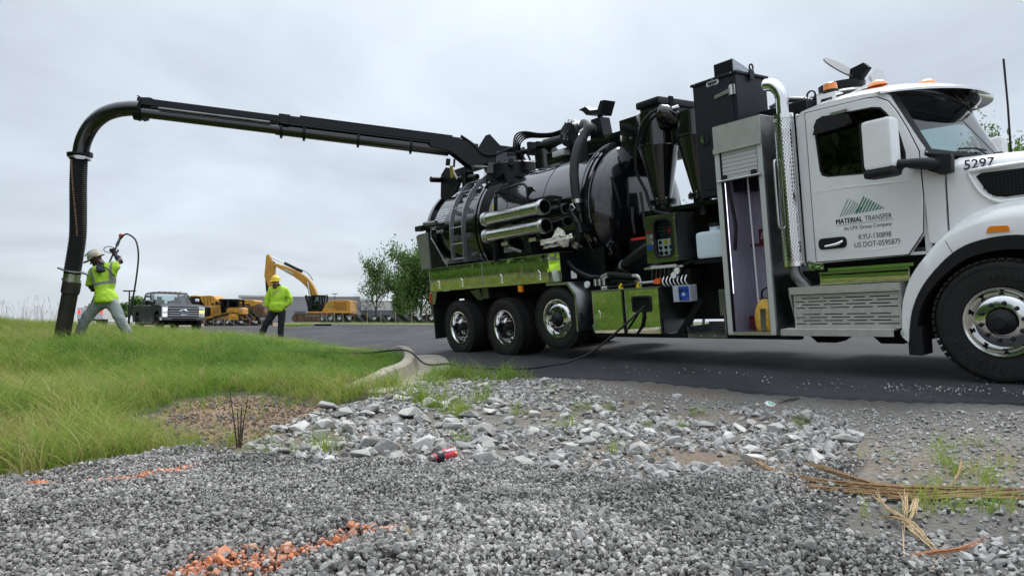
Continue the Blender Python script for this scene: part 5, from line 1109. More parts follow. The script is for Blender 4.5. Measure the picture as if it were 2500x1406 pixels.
# fender
Wp = [(-.845, .40), (-.81, .757), (-.68, 1.05), (-.42, 1.30), (-.1, 1.42), (.25, 1.43), (.6, 1.28), (.80, 1.0), (.92, .70)]
Tp = [(-.785, .34), (-.732, .653), (-.60, .92), (-.345, 1.18), (-.099, 1.281), (.216, 1.289), (.5, 1.17), (.70, .9), (.80, .6)]
Ip = [(-.72, .34), (-.67, .64), (-.54, .87), (-.30, 1.085), (-.07, 1.165), (.2, 1.165), (.45, 1.06), (.62, .84), (.70, .6)]
Op = [(-.80, .42), (-.70, .95), (-.55, 1.22), (-.36, 1.46), (-.05, 1.60), (.3, 1.61), (.7, 1.5), (.98, 1.2), (1.1, .8)]
def pathy(P_, y): return [Vector(q) for q in arc([(x, y, z) for x, z in P_], 5)]
for m in (0, 1):
    fy = (lambda y: y) if m == 0 else (lambda y: YM - y)
    b = B(); b.grid([pathy(Tp, fy(.0)), pathy(Wp, fy(.0)), [Vector((0, fy(.03), 0)) + Vector((p.x * .6 + q.x * .4, 0, p.z * .6 + q.z * .4)) for p, q in zip(pathy(Wp, 0), pathy(Op, 0))], pathy(Op, fy(.20)), pathy(Op, fy(.34))]); fe = mk(b, 'fender', M['white'], 60)
    b = B(); b.grid([pathy(Ip, fy(.10)), pathy(Ip, fy(.0)), pathy(Tp, fy(-.012)), pathy(Tp, fy(.02))]); mk(b, 'fender_trim', M['plastic'], 40, fe)
    b = B(); b.grid([pathy(Ip, fy(.09)), pathy(Ip, fy(.6))]); mk(b, 'wheel_well', M['dark'], 40, fe)
    b = B(); b.box(-.80, -.66, fy(.0), fy(.22), .22, .50, .02); mk(b, 'mud_flap', M['plastic'], 40, fe)
    if m == 0:
        b = B(); b.prism([(-.06, 1.335), (-.045, 1.38), (-.025, 1.392), (.10, 1.385), (.115, 1.37), (.115, 1.335)], 'xz', -.012, .02); mk(b, 'amber_marker', M['amber'], 40, fe)
        b = B(); b.add([(-.40, -.004, 1.30), (-.33, -.004, 1.15), (-.325, -.004, 1.15), (-.395, -.004, 1.30)], [(0, 1, 2, 3)]); mk(b, 'panel_gap', M['dark'], 0, fe)
b = B(); b.box(1.15, 1.5, .02, YM - .02, .42, .78, .05); mk(b, 'bumper', M['chrome'], 40)
b = B(); b.box(-.6, 1.3, .3, YM - .3, .5, 1.25); mk(b, 'engine_block', M['dark'])
# mirrors
for m in (0, 1):
    sg = -1 if m == 0 else 1; yb = 0 if m == 0 else YM
    mr_ = empty('mirror', parent=truck)
    b = B(); b.box(-.955, -.675, yb + sg * .30, yb + sg * .10, 2.03, 2.51, .045); mk(b, 'housing', M['white'], 50, mr_)
    b = B(); b.box(-.965, -.675, yb + sg * .305, yb + sg * .095, 1.95, 2.045, .04); b.box(-.972, -.955, yb + sg * .29, yb + sg * .11, 2.03, 2.49, .006); mk(b, 'lower_housing', M['plastic'], 50, mr_)
    ya = YS if m == 0 else YM - YS
    b = B(); rows = [[(-.68, yb + sg * .2, 2.13), (-.68, yb + sg * .2, 2.04)], [(-.5, yb - sg * .02, 2.10), (-.5, yb - sg * .02, 1.98)], [(-.37, ya - sg * .0 + sg * .04, 2.09), (-.37, ya + sg * .04, 1.93)]]
    b.prism([(-.70, 2.10), (-.42, 2.105), (-.335, 2.10), (-.325, 2.07), (-.335, 1.93), (-.42, 1.92), (-.55, 1.99), (-.70, 2.03)], 'xz', ya + sg * .012, ya + sg * .09); b.tube([(-.70, yb + sg * .2, 2.065), (-.55, yb + sg * .02, 2.05), (-.45, ya + sg * .04, 2.02)], [.035, .05, .06], 10); mk(b, 'mirror_arm', M['plastic'], 50, mr_)
# exhaust stack
ex = empty('exhaust_stack', parent=truck); exx, exy = -1.975, .09
b = B(); b.tube(arc([(exx, exy, 2.6), (exx, exy, 2.95), (exx, exy, 3.06), (exx - .03, exy, 3.15), (exx - .10, exy, 3.22), (exx - .19, exy, 3.245)], 6), .068, 24, False); mk(b, 'chrome_pipe', M['chrome'], 60, ex, solid=.004)
b = B(); b.cyl((exx, exy, 1.2), (exx, exy, 2.7), .07, seg=24); mk(b, 'muffler', M['steel'], 40, ex)
def shield():
    b = B(); seg, z0, z1, r = 44, 1.17, 2.86, .112; rows_n = 70
    for i in range(seg):
        a0, a1 = 2 * math.pi * i / seg, 2 * math.pi * (i + 1) / seg
        b.grid([[(exx + r * math.cos(a), exy + r * math.sin(a), z) for z in (z0, z0 + .05)] for a in (a0, a1)]); b.grid([[(exx + r * math.cos(a), exy + r * math.sin(a), z) for z in (z1 - .05, z1)] for a in (a0, a1)])
        n = 36; dz = (z1 - z0 - .1) / n
        for k in range(n):
            za = z0 + .05 + k * dz + (dz * .5 if i % 2 else 0); zb = za + dz * .38
            b.grid([[(exx + r * math.cos(a), exy + r * math.sin(a), z) for z in (za, zb)] for a in (a0, a1)])
        if i % 2 == 0: b.grid([[(exx + r * math.cos(a), exy + r * math.sin(a), z) for z in (z0, z1)] for a in (a0 - .028, a0 + .028)])
        else: b.grid([[(exx + r * math.cos(a), exy + r * math.sin(a), z) for z in (z0, z1)] for a in (a0 - .028, a0 + .028)])
    return b
mk(shield(), 'heat_shield', M['chrome'], 60, ex)
b = B(); b.tube(arc([(exx, exy, 1.2), (exx, exy, 1.10), (exx + .03, exy + .02, 1.02), (exx + .09, exy + .06, .93), (exx + .12, exy + .1, .86)], 5), .065, 18); mk(b, 'exhaust_pipe', M['dull'], 60, ex)
b = B(); b.tube(arc([(exx - .05, exy - .115, 2.36), (exx - .05, exy - .16, 2.34), (exx - .05, exy - .17, 2.2), (exx - .05, exy - .17, 1.75), (exx - .05, exy - .16, 1.62), (exx - .05, exy - .115, 1.6)], 4), .013, 8); mk(b, 'grab_handle', M['alum'], 60, ex)
# steps and battery box
st = empty('cab_steps', parent=truck)
b = B(); b.box(-1.70, -.775, .10, .5, .955, 1.065, .012); mk(b, 'tread_box', M['mirror'], 40, st); b = B(); b.box(-1.62, -.75, .14, .4, 1.085, 1.118); b.box(-1.7, -.77, .09, .16, 1.066, 1.08); b.box(-1.7, -.77, .088, .16, .943, .957); mk(b, 'kick_strip', M['chrome'], 40, st)
b = B(); b.box(-2.02, -.835, .0, .5, .918, .934); b.prism([(-2.02, .918), (-.835, .918), (-.84, .855), (-1.995, .855)], 'xz', .0, .012); b.prism([(.0, .934), (.0, .84), (.10, .50), (-.04, .46), (-.04, .42), (.14, .42), (.5, .42), (.5, .934)], 'yz', -.84, -.828); b.prism([(.0, .934), (.0, .84), (.10, .50), (.14, .42), (.5, .42), (.5, .934)], 'yz', -2.015, -2.003); mk(b, 'step_frame', M['tread'], 30, st)
b = B(); b.box(-2.12, -.90, -.052, .16, .462, .476); b.box(-2.12, -.90, -.055, -.045, .405, .478, .003); mk(b, 'lower_step', M['tread'], 30, st)
# perforated diamond plate riser: slots as real openings
slots = []
for r_ in range(8):
    z = .80 - r_ * .0345 - (.035 if r_ > 3 else 0); off = .08 if r_ % 2 == 0 else .0
    for k in range(5):
        x0 = -1.97 + off + k * .245 - (.09 if off == 0 else 0); x1 = x0 + .205
        x0, x1 = max(x0, -1.965), min(x1, -.875)
        if x1 - x0 > .06: slots.append([(x0, z), (x1, z), (x1, z + .011), (x0, z + .011)])
b = B(); b.prism([(-1.99, .48), (-.85, .48), (-.845, .845), (-1.985, .845)], 'xz', .035, .04, slots); rp_ = mk(b, 'tread_plate', M['tread'], 0, st)
b = B()
for i in range(34):
    for k in range(11):
        x, z = -1.975 + i * .034 + (.017 if k % 2 else 0), .49 + k * .033
        if any(s[0][0] - .012 < x < s[1][0] + .012 and s[0][1] - .006 < z < s[2][1] + .006 for s in slots): continue
        t_ = .7 if (i + k) % 2 else -.7; c_, s_ = math.cos(t_), math.sin(t_); u, v = .013, .0035
        b.add([(x - u * c_, .0345, z - u * s_), (x + v * s_, .034, z - v * c_), (x + u * c_, .0345, z + u * s_), (x - v * s_, .034, z + v * c_), (x, .030, z)], [(0, 1, 4), (1, 2, 4), (2, 3, 4), (3, 0, 4)])
mk(b, 'tread_lug', M['tread'], 30, rp_)['kind'] = 'stuff'
b = B()
for i in range(60):
    for k in range(3): x, y = -2.1 + i * .02, -.03 + k * .045; b.add([(x - .007, y, .4765), (x, y - .004, .4765), (x + .007, y, .4765), (x, y + .004, .4765), (x, y, .481)], [(0, 1, 4), (1, 2, 4), (2, 3, 4), (3, 0, 4)])
mk(b, 'step_lug', M['tread'], 30, rp_)['kind'] = 'stuff'
for k in range(5): b = B(); b.cyl((-1.97 + k * .27, -.006, .885), (-1.97 + k * .27, .0, .885), .011, seg=10); mk(b, 'step_bolt', M['tread'], 40, st)
b = B(); b.box(-1.95, -.88, .2, .6, .44, .92); b.box(-1.75, -.62, .3, .7, 1.0, 1.2); mk(b, 'battery_box', M['dark'], 30, st)
# roof beacon, marker lamps, work lamp, antennas
b = B(); x0 = S(2000, 250, .33)[0]; b.prism([(-1.70, 2.92), (-1.70, 3.02), (-1.49, 3.02), (-1.49, 2.92), (-1.52, 2.92), (-1.53, 2.975), (-1.66, 2.975), (-1.67, 2.92)], 'xz', .33, .345); b.box(-1.70, -1.49, .34, .5, 3.015, 3.025); bc = mk(b, 'beacon_bracket', M['white'], 30, cabn)
b = B(); b.lathe([(.001, 3.155), (.04, 3.152), (.068, 3.135), (.075, 3.06)], (-1.585, .42, 0), (0, 0, 1), 24); mk(b, 'beacon_lens', M['amber'], 50, bc); b = B(); b.cyl((-1.585, .42, 3.025), (-1.585, .42, 3.065), .08, .078, 24); mk(b, 'beacon_base', M['plastic'], 50, bc)
for x, y, z in ((-1.18, .62, 3.02), (-.95, 1.25, 3.035), (-1.0, 1.85, 3.02)): b = B(); b.lathe([(.001, .06), (.05, .055), (.085, .03), (.1, 0)], (0, 0, 0), (0, 0, 1), 20); o = mk(b, 'roof_marker', M['amber'], 50, cabn); o.location = (x, y, z); o.scale = (1.1, .8, 1)
b = B(); c = Vector((-1.28, .85, 3.17)); d = Vector((.85, -.45, .1)).normalized(); b.cyl(c - d * .02, c + d * .02, .085, seg=24); wl_ = mk(b, 'work_lamp', M['slat'], 40, cabn); b = B(); b.tube([(-1.6, .7, 3.0), (-1.3, .8, 3.12)], .015, 8); b.box(-1.31, -1.25, .83, .87, 3.02, 3.12); mk(b, 'lamp_stalk', M['slat'], 40, wl_)
b = B(); b.tube([(-.96, 1.5, 3.06), (-1.03, 1.5, 3.12)], .009, 6); mk(b, 'stub_antenna', M['plastic'], 40, cabn)
x0, z0 = S(2468, 372, 2.3); x1, z1 = S(2450, 147, 2.3); b = B(); b.tube([(x0, 2.3, z0 - .25), (x0, 2.3, z0), (x1 * .5 + x0 * .5 + .006, 2.3, (z0 + z1) / 2), (x1, 2.3, z1)], [.016, .013, .011, .012], 8); mk(b, 'whip_antenna', M['plastic'], 40, cabn)
# rack with two tubes, valve gear on the near side of the tank ----------
rk = empty('side_rack', parent=truck)
def yz(px, py, y): x, z = S(px, py, y); return (x, y, z)
b = B(); b.tube(arc([yz(1213, 622, .0), yz(1212, 490, .0), yz(1216, 470, .0), yz(1270, 452, .0), yz(1283, 456, .0), yz(1288, 480, .0), yz(1292, 622, .0)], 4), .022, 8); b.tube([yz(1207, 482, -.04), yz(1209, 640, -.04), yz(1202, 641, -.04)], .014, 8); mk(b, 'rack_frame', M['satin'], 40, rk)
b = B(); b.prism([S(1290, 458, .02), S(1302, 458, .02), S(1312, 472, .02), S(1302, 468, .02), S(1292, 480, .02), S(1290, 500, .02), S(1297, 505, .02), S(1286, 510, .02)], 'xz', .0, .02); b.prism([S(1303, 492, .1), S(1355, 479, .1), S(1372, 482, .1), S(1366, 505, .1), S(1360, 503, .1), S(1362, 488, .1), S(1318, 498, .1), S(1300, 503, .1)], 'xz', .1, .115); mk(b, 'tool_holder', M['satin'], 30, rk)
b = B(); b.prism([S(1216, 560, .1), S(1225, 560, .1), S(1226, 640, .1), S(1216, 630, .1)], 'xz', -.02, .14); b.prism([S(1292, 540, .1), S(1300, 540, .1), S(1312, 620, .1), S(1293, 610, .1)], 'xz', -.02, .14); b.box(-7.4, -6.5, .1, .3, 1.66, 1.78); mk(b, 'rack_bracket', M['satin'], 30, rk)
for px, py in ((1232, 597), (1300, 587)): x, z = S(px, py, -.03); b = B(); b.box(x - .09, x + .09, -.035, -.03, z - .03, z + .03); mk(b, 'caution_label', pbr('label_sand', (.35, .33, .2), .5), 0, rk)
b = B(); b.tube([yz(1245, 607, -.02), yz(1275, 617, -.02)], .03, 8); mk(b, 'gas_strut', M['dull'], 40, rk)
x, z = S(1205, 508, -.02); b = B(); b.box(x - .025, x + .025, -.03, -.02, z - .04, z + .04, .008); mk(b, 'yellow_tag', M['yellow'], 40, rk)
hv = B(); hv.tube(arc([yz(1330, 352, 1.0), (-5.9, .95, 3.62), yz(1425, 305, .55), yz(1436, 312, .40), yz(1424, 335, .3), yz(1410, 365, .18), yz(1402, 410, .10), yz(1403, 450, .08), yz(1408, 492, .10)], 6), .072, 16); mk(hv, 'wash_hose', pbr('hose_rubber', (.022, .023, .025), .6, var=.2), 50)
for px, py, y in ((1427, 326, .34), (1409, 494, .10)): x, z = S(px, py, y); b = B(); d = Vector((.3, -.2, -1)).normalized() if py < 400 else Vector((.06, 0, -1)); c = Vector((x, y, z)); b.cyl(c - d * .03, c + d * .03, .08, seg=16); mk(b, 'hose_clamp', M['alum'], 40)
b = B(); b.tube([yz(1409, 498, .1), yz(1413, 520, .1)], .06, 14); b.tube([yz(1392, 512, .06), yz(1410, 548, .06)], [.06, .05], 12); b.tube([yz(1412, 545, .08), yz(1418, 572, .08)], .06, 14); b.tube([yz(1418, 572, .08), yz(1410, 592, .06)], .055, 14); b.box(-5.75, -5.3, .1, .25, 1.92, 1.98); mk(b, 'fill_valve', M['satin'], 40)
b = B(); b.tube([yz(1410, 592, .06), yz(1404, 606, .05)], [.055, .06], 14); mk(b, 'fill_coupling', pbr('brass_dull', (.35, .33, .28), .4, 1.0), 40)
b = B(); b.tube([yz(1392, 503, .0), yz(1397, 500, .0), yz(1404, 510, .0), yz(1396, 516, .0)], .009, 6); mk(b, 'cam_lever', M['alum'], 40)
for z, nm in ((2.395, 'upper'), (2.10, 'lower')):
    t_ = empty('spare_suction_tube', parent=None, label='upper of the two bright metal suction tubes in the side rack' if nm == 'upper' else 'lower of the two bright metal suction tubes in the side rack', cat='tube', group='spare suction tubes')
    t_.matrix_world = truck.matrix_world @ Matrix.Translation((-6.86, -.03, z))
    b = B(); b.lathe([(.102, -.82), (.108, -.82), (.108, .82), (.102, .82)], (0, 0, 0), (1, 0, 0), 40, closed=True); b.make('tube_wall', pbr('dull_aluminium_tube', (.55, .55, .53), .24, 1.0, var=.12, rvar=.06, vscale=10), t_, 40)
    for x0 in (-.82, .72):
        b = B(); b.lathe([(.108, x0), (.128, x0 + .004), (.128, x0 + .03), (.118, x0 + .035), (.118, x0 + .06), (.128, x0 + .065), (.122, x0 + .1), (.108, x0 + .1)], (0, 0, 0), (1, 0, 0), 40); b.make('end_collar', M['alum'], t_, 35)
# folded canvas on the deck edge
def patch(b, c, n, m, amp, seed):
    """bilinear cloth patch with soft folds"""
    c = [Vector(q) for q in c]; rows = []
    for i in range(n + 1):
        r_ = []
        for k in range(m + 1):
            u, v = i / n, k / m; p = c[0] * (1 - u) * (1 - v) + c[1] * u * (1 - v) + c[2] * u * v + c[3] * (1 - u) * v
            w = mnoise.noise(Vector((u * 4 + seed, v * 2.5, seed))) + .5 * mnoise.noise(Vector((u * 9, v * 6 + seed, 3))); r_.append(p + Vector((.3 * w, -1.0 * w, .6 * w)) * amp)
        rows.append(r_)
    b.grid(rows)
ck = empty('canvas_cloth', label='crumpled off white canvas cloth tucked under the metal tubes', cat='cloth'); ck.matrix_world = truck.matrix_world
b = B(); patch(b, [yz(1318, 601, -.06), yz(1398, 583, -.06), yz(1396, 571, .0), yz(1322, 586, -.02)], 24, 8, .035, 1)
patch(b, [yz(1345, 584, -.05), yz(1380, 577, -.06), yz(1377, 566, -.02), yz(1363, 557, .03)], 12, 8, .04, 7); patch(b, [yz(1358, 592, -.06), yz(1392, 580, -.06), yz(1386, 603, -.02), yz(1374, 606, -.02)], 12, 8, .035, 12); patch(b, [yz(1326, 609, -.03), yz(1384, 600, -.02), yz(1380, 592, .04), yz(1330, 600, .04)], 16, 5, .03, 20)
b.make('folded_canvas', M['cream'], ck, 60, solid=.006)
# yellow bag in the tall locker
yb_ = empty('tool_bag', label='yellow vinyl bag with grey zip standing in the tall locker', cat='bag'); yb_.matrix_world = truck.matrix_world @ Matrix.Translation((-2.40, .16, .445))
b = B(); rows = []
for k, (z, w, d) in enumerate(((0, .145, .09), (.06, .15, .1), (.16, .15, .1), (.25, .135, .085), (.33, .10, .06), (.37, .07, .03))):
    rows.append([(w * math.copysign(abs(math.cos(a)) ** .7, math.cos(a)) * (1 + .06 * math.sin(3 * a + k)), d * math.copysign(abs(math.sin(a)) ** .7, math.sin(a)), z) for a in np.linspace(0, 2 * math.pi, 20, endpoint=False)])
b.grid(rows, True); b.make('bag_body', pbr('yellow_vinyl', (.62, .36, .05), .55, var=.25, vscale=12, bump=.3, bscale=18), yb_, 60)
b = B(); b.box(-.03, .03, -.108, -.095, .01, .26, rot=(-.03, 0, .0)); b.make('zip', M['dull'], yb_, 30); b = B(); b.tube(arc([(-.06, 0, .35), (-.04, -.02, .46), (.05, -.02, .5), (.09, 0, .42)], 5), .012, 6); b.box(-.07, .09, -.03, .03, .33, .38, .01); b.make('carry_handle', M['plastic'], yb_, 40)

# boom post cradle, top beam, valves, turret ----------------------------
b = B(); b.prism([(-6.1, 3.28), (-5.72, 3.28), (-5.80, 3.85), (-6.02, 3.85)], 'xz', 1.1, 1.32); b.box(-5.94, -5.88, 1.18, 1.24, 3.84, 4.0); cr_ = mk(b, 'boom_rest', M['satin'], 30)
b = B(); x0, z0 = S(1440, 268, 1.2); 
b.prism([S(1425, 272, 1.2), S(1442, 264, 1.2), S(1452, 273, 1.2), S(1471, 271, 1.2), S(1478, 250, 1.2), S(1488, 248, 1.2), S(1478, 284, 1.2), S(1444, 285, 1.2), S(1435, 276, 1.2)], 'xz', 1.08, 1.34); mk(b, 'cradle_fork', M['satin'], 30, cr_)
b = B(); b.prism([(-5.75, 2.75), (-5.6, 2.75), (-5.62, 3.45), (-5.55, 3.55), (-5.95, 3.55), (-5.85, 3.2)], 'xz', .55, .58); mk(b, 'rest_gusset', M['satin'], 30, cr_)
b = B(); b.cyl((-5.63, .5, 3.47), (-5.60, .46, 3.46), .05, seg=16); mk(b, 'work_lamp', emit('lit_lamp', (1, 1, .96), 3.0), 40, cr_)
b = B(); b.box(-7.1, -4.7, 1.0, 1.25, 3.26, 3.5, .01, rot=(0, 0, 0)); b.box(-5.2, -4.7, .9, 1.9, 3.0, 3.62); mk(b, 'top_beam', M['black'], 30)
b = B(); b.cyl((-7.35, 1.22, 3.25), (-7.35, 1.22, 3.62), .22, seg=32); b.cyl((-7.35, 1.22, 3.66), (-7.35, 1.22, 3.69), .2, seg=32); b.cyl((-7.35, 1.22, 3.6), (-7.35, 1.22, 3.7), .03); mk(b, 'inlet_neck', M['black'], 35)
b = B(); c = Vector((-6.35, 1.0, 3.66)); b.lathe([(.02, -.16), (.2, -.14), (.24, 0), (.2, .14), (.02, .16)], c, (0, 1, 0), 32); mk(b, 'hose_reel', M['satin'], 40)
b = B(); rows = [];
for k in range(14):
    t0 = k / 14 * math.pi * 1.1
    for j in range(6):
        if (k + j) % 2: continue
        y = .70 + j * .035; r = .19; a0, a1 = t0 - .6, t0 - .6 + .2; b.grid([[(c.x + .22 - r * math.cos(a), y, c.z + r * math.sin(a)) for a in (a0, a1)], [(c.x + .22 - r * math.cos(a), y + .03, c.z + r * math.sin(a)) for a in (a0, a1)]])
mk(b, 'perforated_guard', M['galv'], 0)
b = B()
for k in range(5): b.tube(arc([(-8.05, 1.0 + .04 * k, 3.75), (-7.95, 1.0 + .03 * k, 4.0 - .03 * k), (-7.7, 1.02 + .02 * k, 4.02 - .025 * k), (-7.3, 1.05 + .02 * k, 3.9 - .015 * k), (-6.9, 1.05 + .02 * k, 3.83 - .01 * k), (-6.45, 1.05, 3.85)], 5), .016, 6)
b.tube([(-8.2, 1.22, 3.74), (-7.3, 1.22, 3.66), (-6.6, 1.22, 3.72)], .05, 8); b.box(-7.75, -7.68, 1.1, 1.3, 3.6, 3.84); b.box(-7.5, -7.45, 1.1, 1.3, 3.62, 3.8); mk(b, 'hydraulic_line', M['plastic'], 40)
b = B(); b.box(-6.75, -6.45, .82, .98, 3.34, 3.44, .02); mk(b, 'junction_lamp', M['slat'], 40)
tur = empty('turret', parent=truck); TX = -8.40
b = B(); b.lathe([(.55, 3.22), (.55, 3.36), (.5, 3.38), (.5, 3.52), (.46, 3.55), (.001, 3.55)], (TX, YC, 0), (0, 0, 1), 48); mk(b, 'slew_ring', M['satin'], 35, tur)
b = B()
for k in range(20): a = k * math.pi / 10; b.cyl((TX + .43 * math.cos(a), YC + .43 * math.sin(a), 3.54), (TX + .43 * math.cos(a), YC + .43 * math.sin(a), 3.575), .018, seg=6)
b.cyl((TX + .40, YC - .35, 3.47), (TX + .62, YC - .5, 3.47), .06, seg=12); mk(b, 'slew_bolt', M['satin'], 35, tur)

# boom: world-space frame along the arm, telescoping towards the hose --------
wT = truck.matrix_world @ Vector((TX, YC, 3.75))
bp0 = Vector(at(1165, 362, 13.45)); bp1 = Vector(at(340, 258, 12.25))
ax = (bp1 - bp0).normalized(); Lb = (bp1 - bp0).length; sd_ = ax.cross(Vector((0, 0, 1))).normalized(); up_ = sd_.cross(ax)
boom = empty('boom', parent=truck); mb = Matrix((ax, sd_, up_)).transposed().to_4x4(); mb.translation = bp0
boom.matrix_parent_inverse = Matrix(); boom.matrix_local = truck.matrix_world.inverted() @ mb
def bpx(px, py, Z): return mb.inverted() @ Vector(at(px, py, Z))
s = FOC / 13.0
b = B(); xs = bpx(690, 300, 12.75).x; b.box(.35, xs + .05, -.12, .12, -.01, .13, .01); b.box(xs - .12, xs + .06, -.135, .135, -.025, .145, .006); mk(b, 'outer_boom', M['satin'], 30, boom)
b = B(); b.box(xs, Lb + .02, -.095, .095, .0, .12, .008); b.prism([(Lb - .25, .12), (Lb + .0, .12), (Lb + .05, .165), (Lb + .03, .17), (Lb - .03, .14), (Lb - .15, .155), (Lb - .2, .15)], 'xz', -.04, .04); mk(b, 'inner_boom', M['satin'], 30, boom)
b = B(); b.cyl((.55, 0, -.12), (xs + .1, 0, -.12), .105, seg=24); mk(b, 'outer_pipe', M['black'], 40, boom)
b = B(); b.cyl((xs, 0, -.115), (Lb - .02, 0, -.115), .095, seg=24); mk(b, 'inner_pipe', M['black'], 40, boom)
b = B(); b.cyl((xs + .2, -.115, -.035), (Lb - .35, -.115, -.035), .022, seg=10); mk(b, 'extension_cylinder', M['dull'], 40, boom)
b = B()
for x in np.arange(.6, xs - .1, .32): b.box(x, x + .012, -.1, -.06, .13, .16)
for y in (-.105, -.06): b.tube([(.5, y, .148), (xs - .3, y, .152)], .010, 6)
b.tube([(.8, -.14, -.045), (xs, -.14, -.03)], .012, 6); mk(b, 'boom_line', M['satin'], 40, boom)
for x in (xs, xs - .4, xs * .62, xs * .35, Lb - .03):
    b = B(); b.lathe([(.09, -.025), (.125, -.025), (.125, .025), (.09, .025)], (x, 0, -.118), (1, 0, 0), 24); b.box(x - .02, x + .02, -.03, .03, -.27, -.22); mk(b, 'pipe_collar', M['satin'], 35, boom)
b = B(); b.cyl((Lb - .05, 0, -.115), (Lb + .06, 0, -.115), .15, seg=32); b.prism([(Lb - .18, .0), (Lb + .02, .0), (Lb + .02, -.18), (Lb - .1, -.27), (Lb - .18, -.24)], 'xz', -.03, .03); mk(b, 'swivel_flange', M['satin'], 35, boom)
b = B(); b.prism([(.62, .135), (.30, .09), (.0, -.02), (-.12, .22), (-.2, .26), (-.45, .04), (-.75, .0), (-.75, -.2), (-.3, -.28), (.02, -.36), (.08, -.40), (.16, -.38), (.5, -.16), (.9, -.12), (.95, .0)], 'xz', -.16, -.12); b.prism([(.62, .135), (.30, .09), (.0, -.02), (-.12, .22), (-.2, .26), (-.45, .04), (-.75, .0), (-.75, -.2), (-.3, -.28), (.02, -.36), (.08, -.40), (.16, -.38), (.5, -.16), (.9, -.12), (.95, .0)], 'xz', .12, .16); b.box(.0, .6, -.12, .12, -.16, .05); b.box(-.72, -.2, -.12, .12, -.25, .02); mk(b, 'boom_knuckle', M['satin'], 30, boom)
b = B(); b.cyl((.06, -.02, -.30), (-.28, -.02, -.22), .045, seg=14); b.cyl((.1, -.02, -.37), (-.3, -.02, -.33), .03, seg=12); mk(b, 'lift_rod', M['chrome'], 40, boom)
b = B(); b.cyl((-.22, -.02, -.29), (-.72, -.02, -.08), .095, seg=18); b.box(-.95, -.2, -.25, .25, -.52, -.30, .02); b.box(-.9, -.35, -.18, .18, -.5, -.05, .02); mk(b, 'lift_cylinder', M['black'], 40, boom)
b = B(); b.tube(arc([(.35, -.15, .16), (.1, -.17, .02), (-.1, -.18, -.14), (-.35, -.18, -.12), (-.6, -.18, .02), (-.75, -.18, .06), (-.95, -.15, -.02), (-1.05, -.12, -.2), (-1.05, -.12, -.42)], 5), .022, 8); b.tube(arc([(.35, -.13, .14), (.1, -.15, .0), (-.1, -.16, -.17), (-.35, -.16, -.15), (-.6, -.16, -.01), (-.8, -.16, .0), (-1.0, -.13, -.25)], 5), .02, 8); mk(b, 'boom_hose', M['plastic'], 40, boom)
b = B(); b.box(-.92, -.42, .1, .14, .0, .14); b.box(-.95, -.9, .05, .2, -.1, .15); mk(b, 'valve_bank', M['satin'], 30, boom)
b = B(); b.box(.5, .58, -.05, .05, -.4, -.28, .01); b.cyl((.42, 0, -.42), (.42, 0, -.27), .02); mk(b, 'relief_valve', M['plastic'], 40, boom)

# elbow, corrugated hose, dig tube (real-world positions) ---------------
hs = empty('suction_hose', parent=truck); ih = truck.matrix_world.inverted(); hs.matrix_local = ih
ZT = 12.2
P_ = lambda px, py, Z=ZT: Vector(at(px, py, Z))
el = arc([P_(345, 265), P_(318, 265), P_(285, 269), P_(254, 280), P_(229, 300), P_(212, 325), P_(202, 350), P_(197, 376)], 5)
b = B(); b.tube(el, .132, 32); mk(b, 'elbow_pipe', M['black'], 60, hs)
b = B(); c, d = P_(195, 381), Vector((-.03, 0, -1)); b.cyl(c - d * .03, c + d * .0, .2, seg=32); b.box(c.x - .2, c.x + .2, c.y - .05, c.y + .05, c.z - .02, c.z + .06); mk(b, 'elbow_flange', M['satin'], 35, hs)
b = B(); c = P_(195, 387); b.lathe([(.13, -.02), (.17, -.02), (.17, .02), (.13, .02)], c, (0, 0, 1), 32); mk(b, 'clamp_ring', M['alum'], 35, hs)
hp = arc([P_(193, 390), P_(191, 450), P_(191, 520), P_(190, 575), P_(184, 620), P_(179, 650), P_(176, 670)], 16)
b = B(); seg = 28; rr = []
n = len(hp); Ltot = sum((hp[i + 1] - hp[i]).length for i in range(n - 1))
fine = []; npts = 400
cum = [0]
for i in range(n - 1): cum.append(cum[-1] + (hp[i + 1] - hp[i]).length)
for k in range(npts):
    t = Ltot * k / (npts - 1); i = max(j for j in range(n) if cum[j] <= t + 1e-9); i = min(i, n - 2); u = (t - cum[i]) / (cum[i + 1] - cum[i]); fine.append(hp[i].lerp(hp[i + 1], u))
b.tube(fine, [.133 + .006 * math.sin(2 * math.pi * k / npts * 57) for k in range(npts)], 28); mk(b, 'corrugated_hose', pbr('hose_black', (.007, .007, .008), .5, var=.3, vscale=14, spec=.25), 60, hs)
b = B()
for k in range(8, 270, 8):
    p = fine[k]; d = (fine[k + 1] - fine[k]).normalized(); a = R(-110 + k * .18); v = Vector((math.cos(a), math.sin(a), 0)); b.box(-.012, .012, -.004, .004, -.012, .012); q = p + v * .1385; n8 = 8; b.v[-n8:] = [(w_[0] + q.x, w_[1] + q.y, w_[2] + q.z) for w_ in b.v[-n8:]]
mk(b, 'rust_stripe', pbr('rust_mark', (.30, .17, .11), .7), 0, hs)
d = (P_(150, 832) - P_(176, 690)).normalized()
b = B(); c = P_(179, 662); b.lathe([(.13, -.012), (.185, -.012), (.185, .012), (.13, .012)], c, d, 32); b.cyl(c + Vector((-.27, 0, .06)), c + Vector((-.12, 0, .02)), .022); b.cyl(c + Vector((.27, 0, -.06)), c + Vector((.12, 0, -.02)), .022); mk(b, 'cam_ring', M['galv'], 35, hs)
b = B(); c0_ = P_(177, 668); b.cyl(c0_, c0_ + d * .15, .132, seg=32); b.lathe([(.13, .10), (.15, .10), (.15, .125), (.13, .125)], c0_, d, 32); mk(b, 'coupling', M['alum'], 35, hs)
